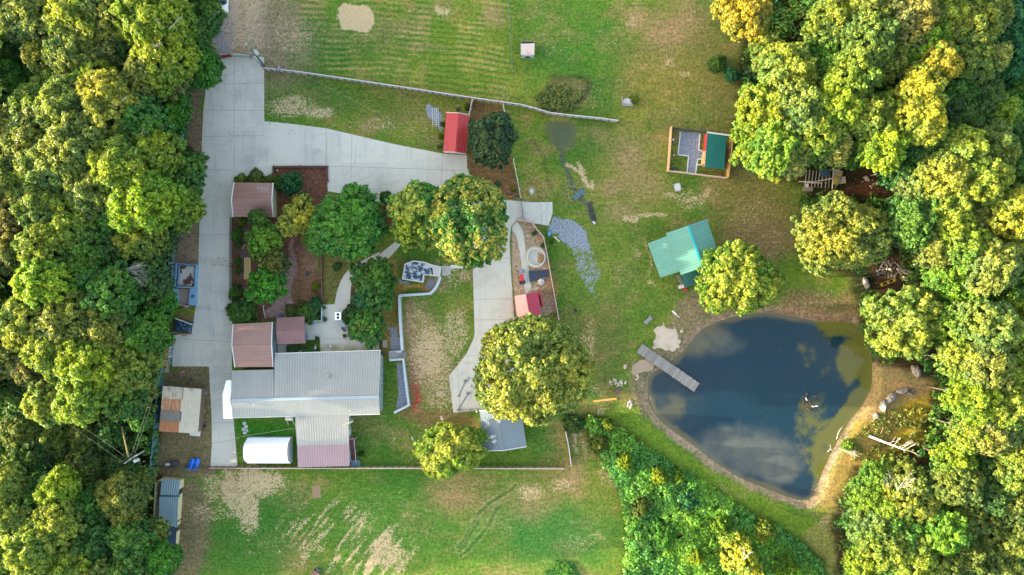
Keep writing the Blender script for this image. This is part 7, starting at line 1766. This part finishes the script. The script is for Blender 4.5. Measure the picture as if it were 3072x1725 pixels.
# bare branches and dead wood
def branches(mb, p, d, L, r, depth, rr, spread=.6):
    p = Vector(p); d = Vector(d).normalized(); q = p + d * L
    mb.tube(p, q, r, r * .6, 5, cap=False)
    if depth <= 0: return
    for _ in range(rr.choice((2, 3))):
        e = d + Vector((rr.uniform(-1, 1), rr.uniform(-1, 1), rr.uniform(-.5, .5))) * spread
        branches(mb, q if rr.random() < .7 else p.lerp(q, .6), e, L * rr.uniform(.6, .85), r * .6, depth - 1, rr, spread)
def dead(name, label, cat, start, z0, d, L, r, depth, seed, spread=.6, m=DEADWOOD, n=1):
    rr = random.Random(seed); mb = MB()
    for k in range(n): branches(mb, P(*start, z0), Vector(d) + Vector((rr.uniform(-.5, .5), rr.uniform(-.5, .5), 0)) * (n > 1), L, r, depth, rr, spread)
    return tag(mb.build(name, m), label, cat)
BLEACH = mat('bleached_wood', (.44, .40, .32), .8, .15, 4)
TRUNKW = mat('bleached_trunk', (.6, .54, .45), .8, .15, 4)
mb = MB(); a = P(2607, 1308, .5); b = P(2715, 1350, 2.6); mb.tube(a, b, .19, .09, 8); rr = random.Random(3)
for f, dx, dy, L in ((.55, .8, .5, .9), (.7, .5, .9, 1.0), (.8, 1, .3, 1.4), (.9, 1, .6, 1.3), (1.0, 1, -.2, 1.5), (1.0, .8, .6, 1.2)): branches(mb, a.lerp(b, f), (dx, dy, .15), L * .7, .035, 2, rr, .5)
tag(mb.build('fallen_tree', TRUNKW), 'bleached white fallen tree trunk with forked branches on the golden bank', 'log')
dead('dead_brush', 'spray of grey dead branches on the pond shore, left of the fallen trunk', 'dead branches', (2515, 1345), .2, (1, -.35, .2), 1.0, .035, 4, 21, .45, BLEACH, 4)
dead('dead_branch', 'crooked bare branch standing in the shallow water at the east shore', 'dead branches', (2510, 1318), -.2, (.1, 1, .3), 1.2, .05, 1, 22, .4, BLEACH)
dead('dead_branch', 'forked bare branch in the water below the crooked one', 'dead branches', (2482, 1356), -.2, (.8, 1, .2), .8, .05, 1, 23, .8, BLEACH)
dead('dead_branch', 'reddish branch piece on the golden bank above the fallen trunk', 'dead branches', (2642, 1302), .3, (.3, 1, .2), .8, .07, 1, 24, .5, mat('reddish_wood', (.3, .16, .11), .8, .3, 4))
dead('bare_twigs', 'bare pale twigs poking from the bright green tree south-east of the pond', 'bare branches', (2690, 1470), 7.8, (-.2, .3, .5), 1.3, .035, 4, 25, .9, BLEACH, 3)
dead('bare_twigs', 'bare pale twigs poking from the pale yellow tree at the bottom edge', 'bare branches', (2228, 1680), 7, (-.1, .6, .4), 1.0, .04, 3, 26, .8, BLEACH, 2)
dead('dead_tree', 'fan of bare grey branches in the lower right corner woods', 'dead tree', (3030, 1545), 6, (.8, .1, .4), 1.7, .045, 4, 27, .6, BLEACH, 3)
dead('dead_tree', 'bare grey-brown branches in the right woods left of the corner fan', 'dead tree', (2850, 1560), 6, (.3, -.2, .3), 1.6, .04, 4, 28, .7, DEADWOOD, 3)
dead('dead_tree', 'white bare limbs near the bottom edge, lower right woods', 'dead tree', (2700, 1690), 7, (.6, -.5, .2), 1.6, .05, 3, 29, .7, BLEACH, 2)
dead('dead_tree', 'grey spray of bare twigs at the inner side of the left woods', 'dead tree', (350, 805), 13, (1, -.1, .15), 1.5, .045, 4, 30, .35, mat('grey_twigs', (.3, .27, .24), .9, .2, 3), 5)
dead('dead_tree', 'faint bare branches in the upper right woods between golden trees', 'dead tree', (2660, 150), 9, (.4, -.3, .3), 1.4, .035, 4, 31, .8, DEADWOOD, 3)
dead('dead_tree', 'dark leafless sapling leaning over the driveway picket fence', 'sapling', (694, 790), 2.4, (-1, .15, .25), 1.0, .03, 5, 32, .7, mat('dark_twigs', (.05, .05, .05), .9, .2, 3), 2)
mb = MB(); mb.tube(P(228, 1458, .6), P(305, 1438, .8), .2, .15, 8); mb.tube(P(305, 1438, .8), P(345, 1425, .7), .12, .05, 6); tag(mb.build('fallen_log', mat('grey_log', A(120, 116, 112), .9, .3, 4)), 'grey fallen log lying in the shrubs of the lower left woods', 'log')
mb = MB(); mb.tube(P(388, 1450, .5), P(436, 1424, .5), .16, .12, 8); tag(mb.build('fallen_log', mat('grey_log', (0, 0, 0))), 'short grey fallen log near the end of the blue grey fence', 'log')
mb = MB(); mb.tube(P(452, 1343, 2.0), P(392, 1378, 2.2), .12, .1, 8)
# bare limbs showing among the crowns, one mesh per dead limb
for i, (x, y, h) in enumerate(((440, 155, 17), (508, 85, 17), (265, 315, 17), (230, 340, 17), (430, 350, 16), (480, 70, 18), (380, 290, 18))):
    dead('bare_limb', ['pale bare limb left of centre in the upper left woods canopy', 'pale bare limb highest up on the inner yellow-green tree', 'bare grey limb among sage crowns, left woods', 'second bare grey limb just below left of the first among sage crowns', 'bare limb over the darker green crown facing the driveway', 'tiny pale limb near the top edge of the left woods', 'bare limb on the pale crown in the upper left woods'][i], 'bare branches', (x, y), h, (rr.uniform(-1, 1), rr.uniform(-1, 1), .1), 1.0, .035, 2, 60 + i, .5, DEADWOOD)
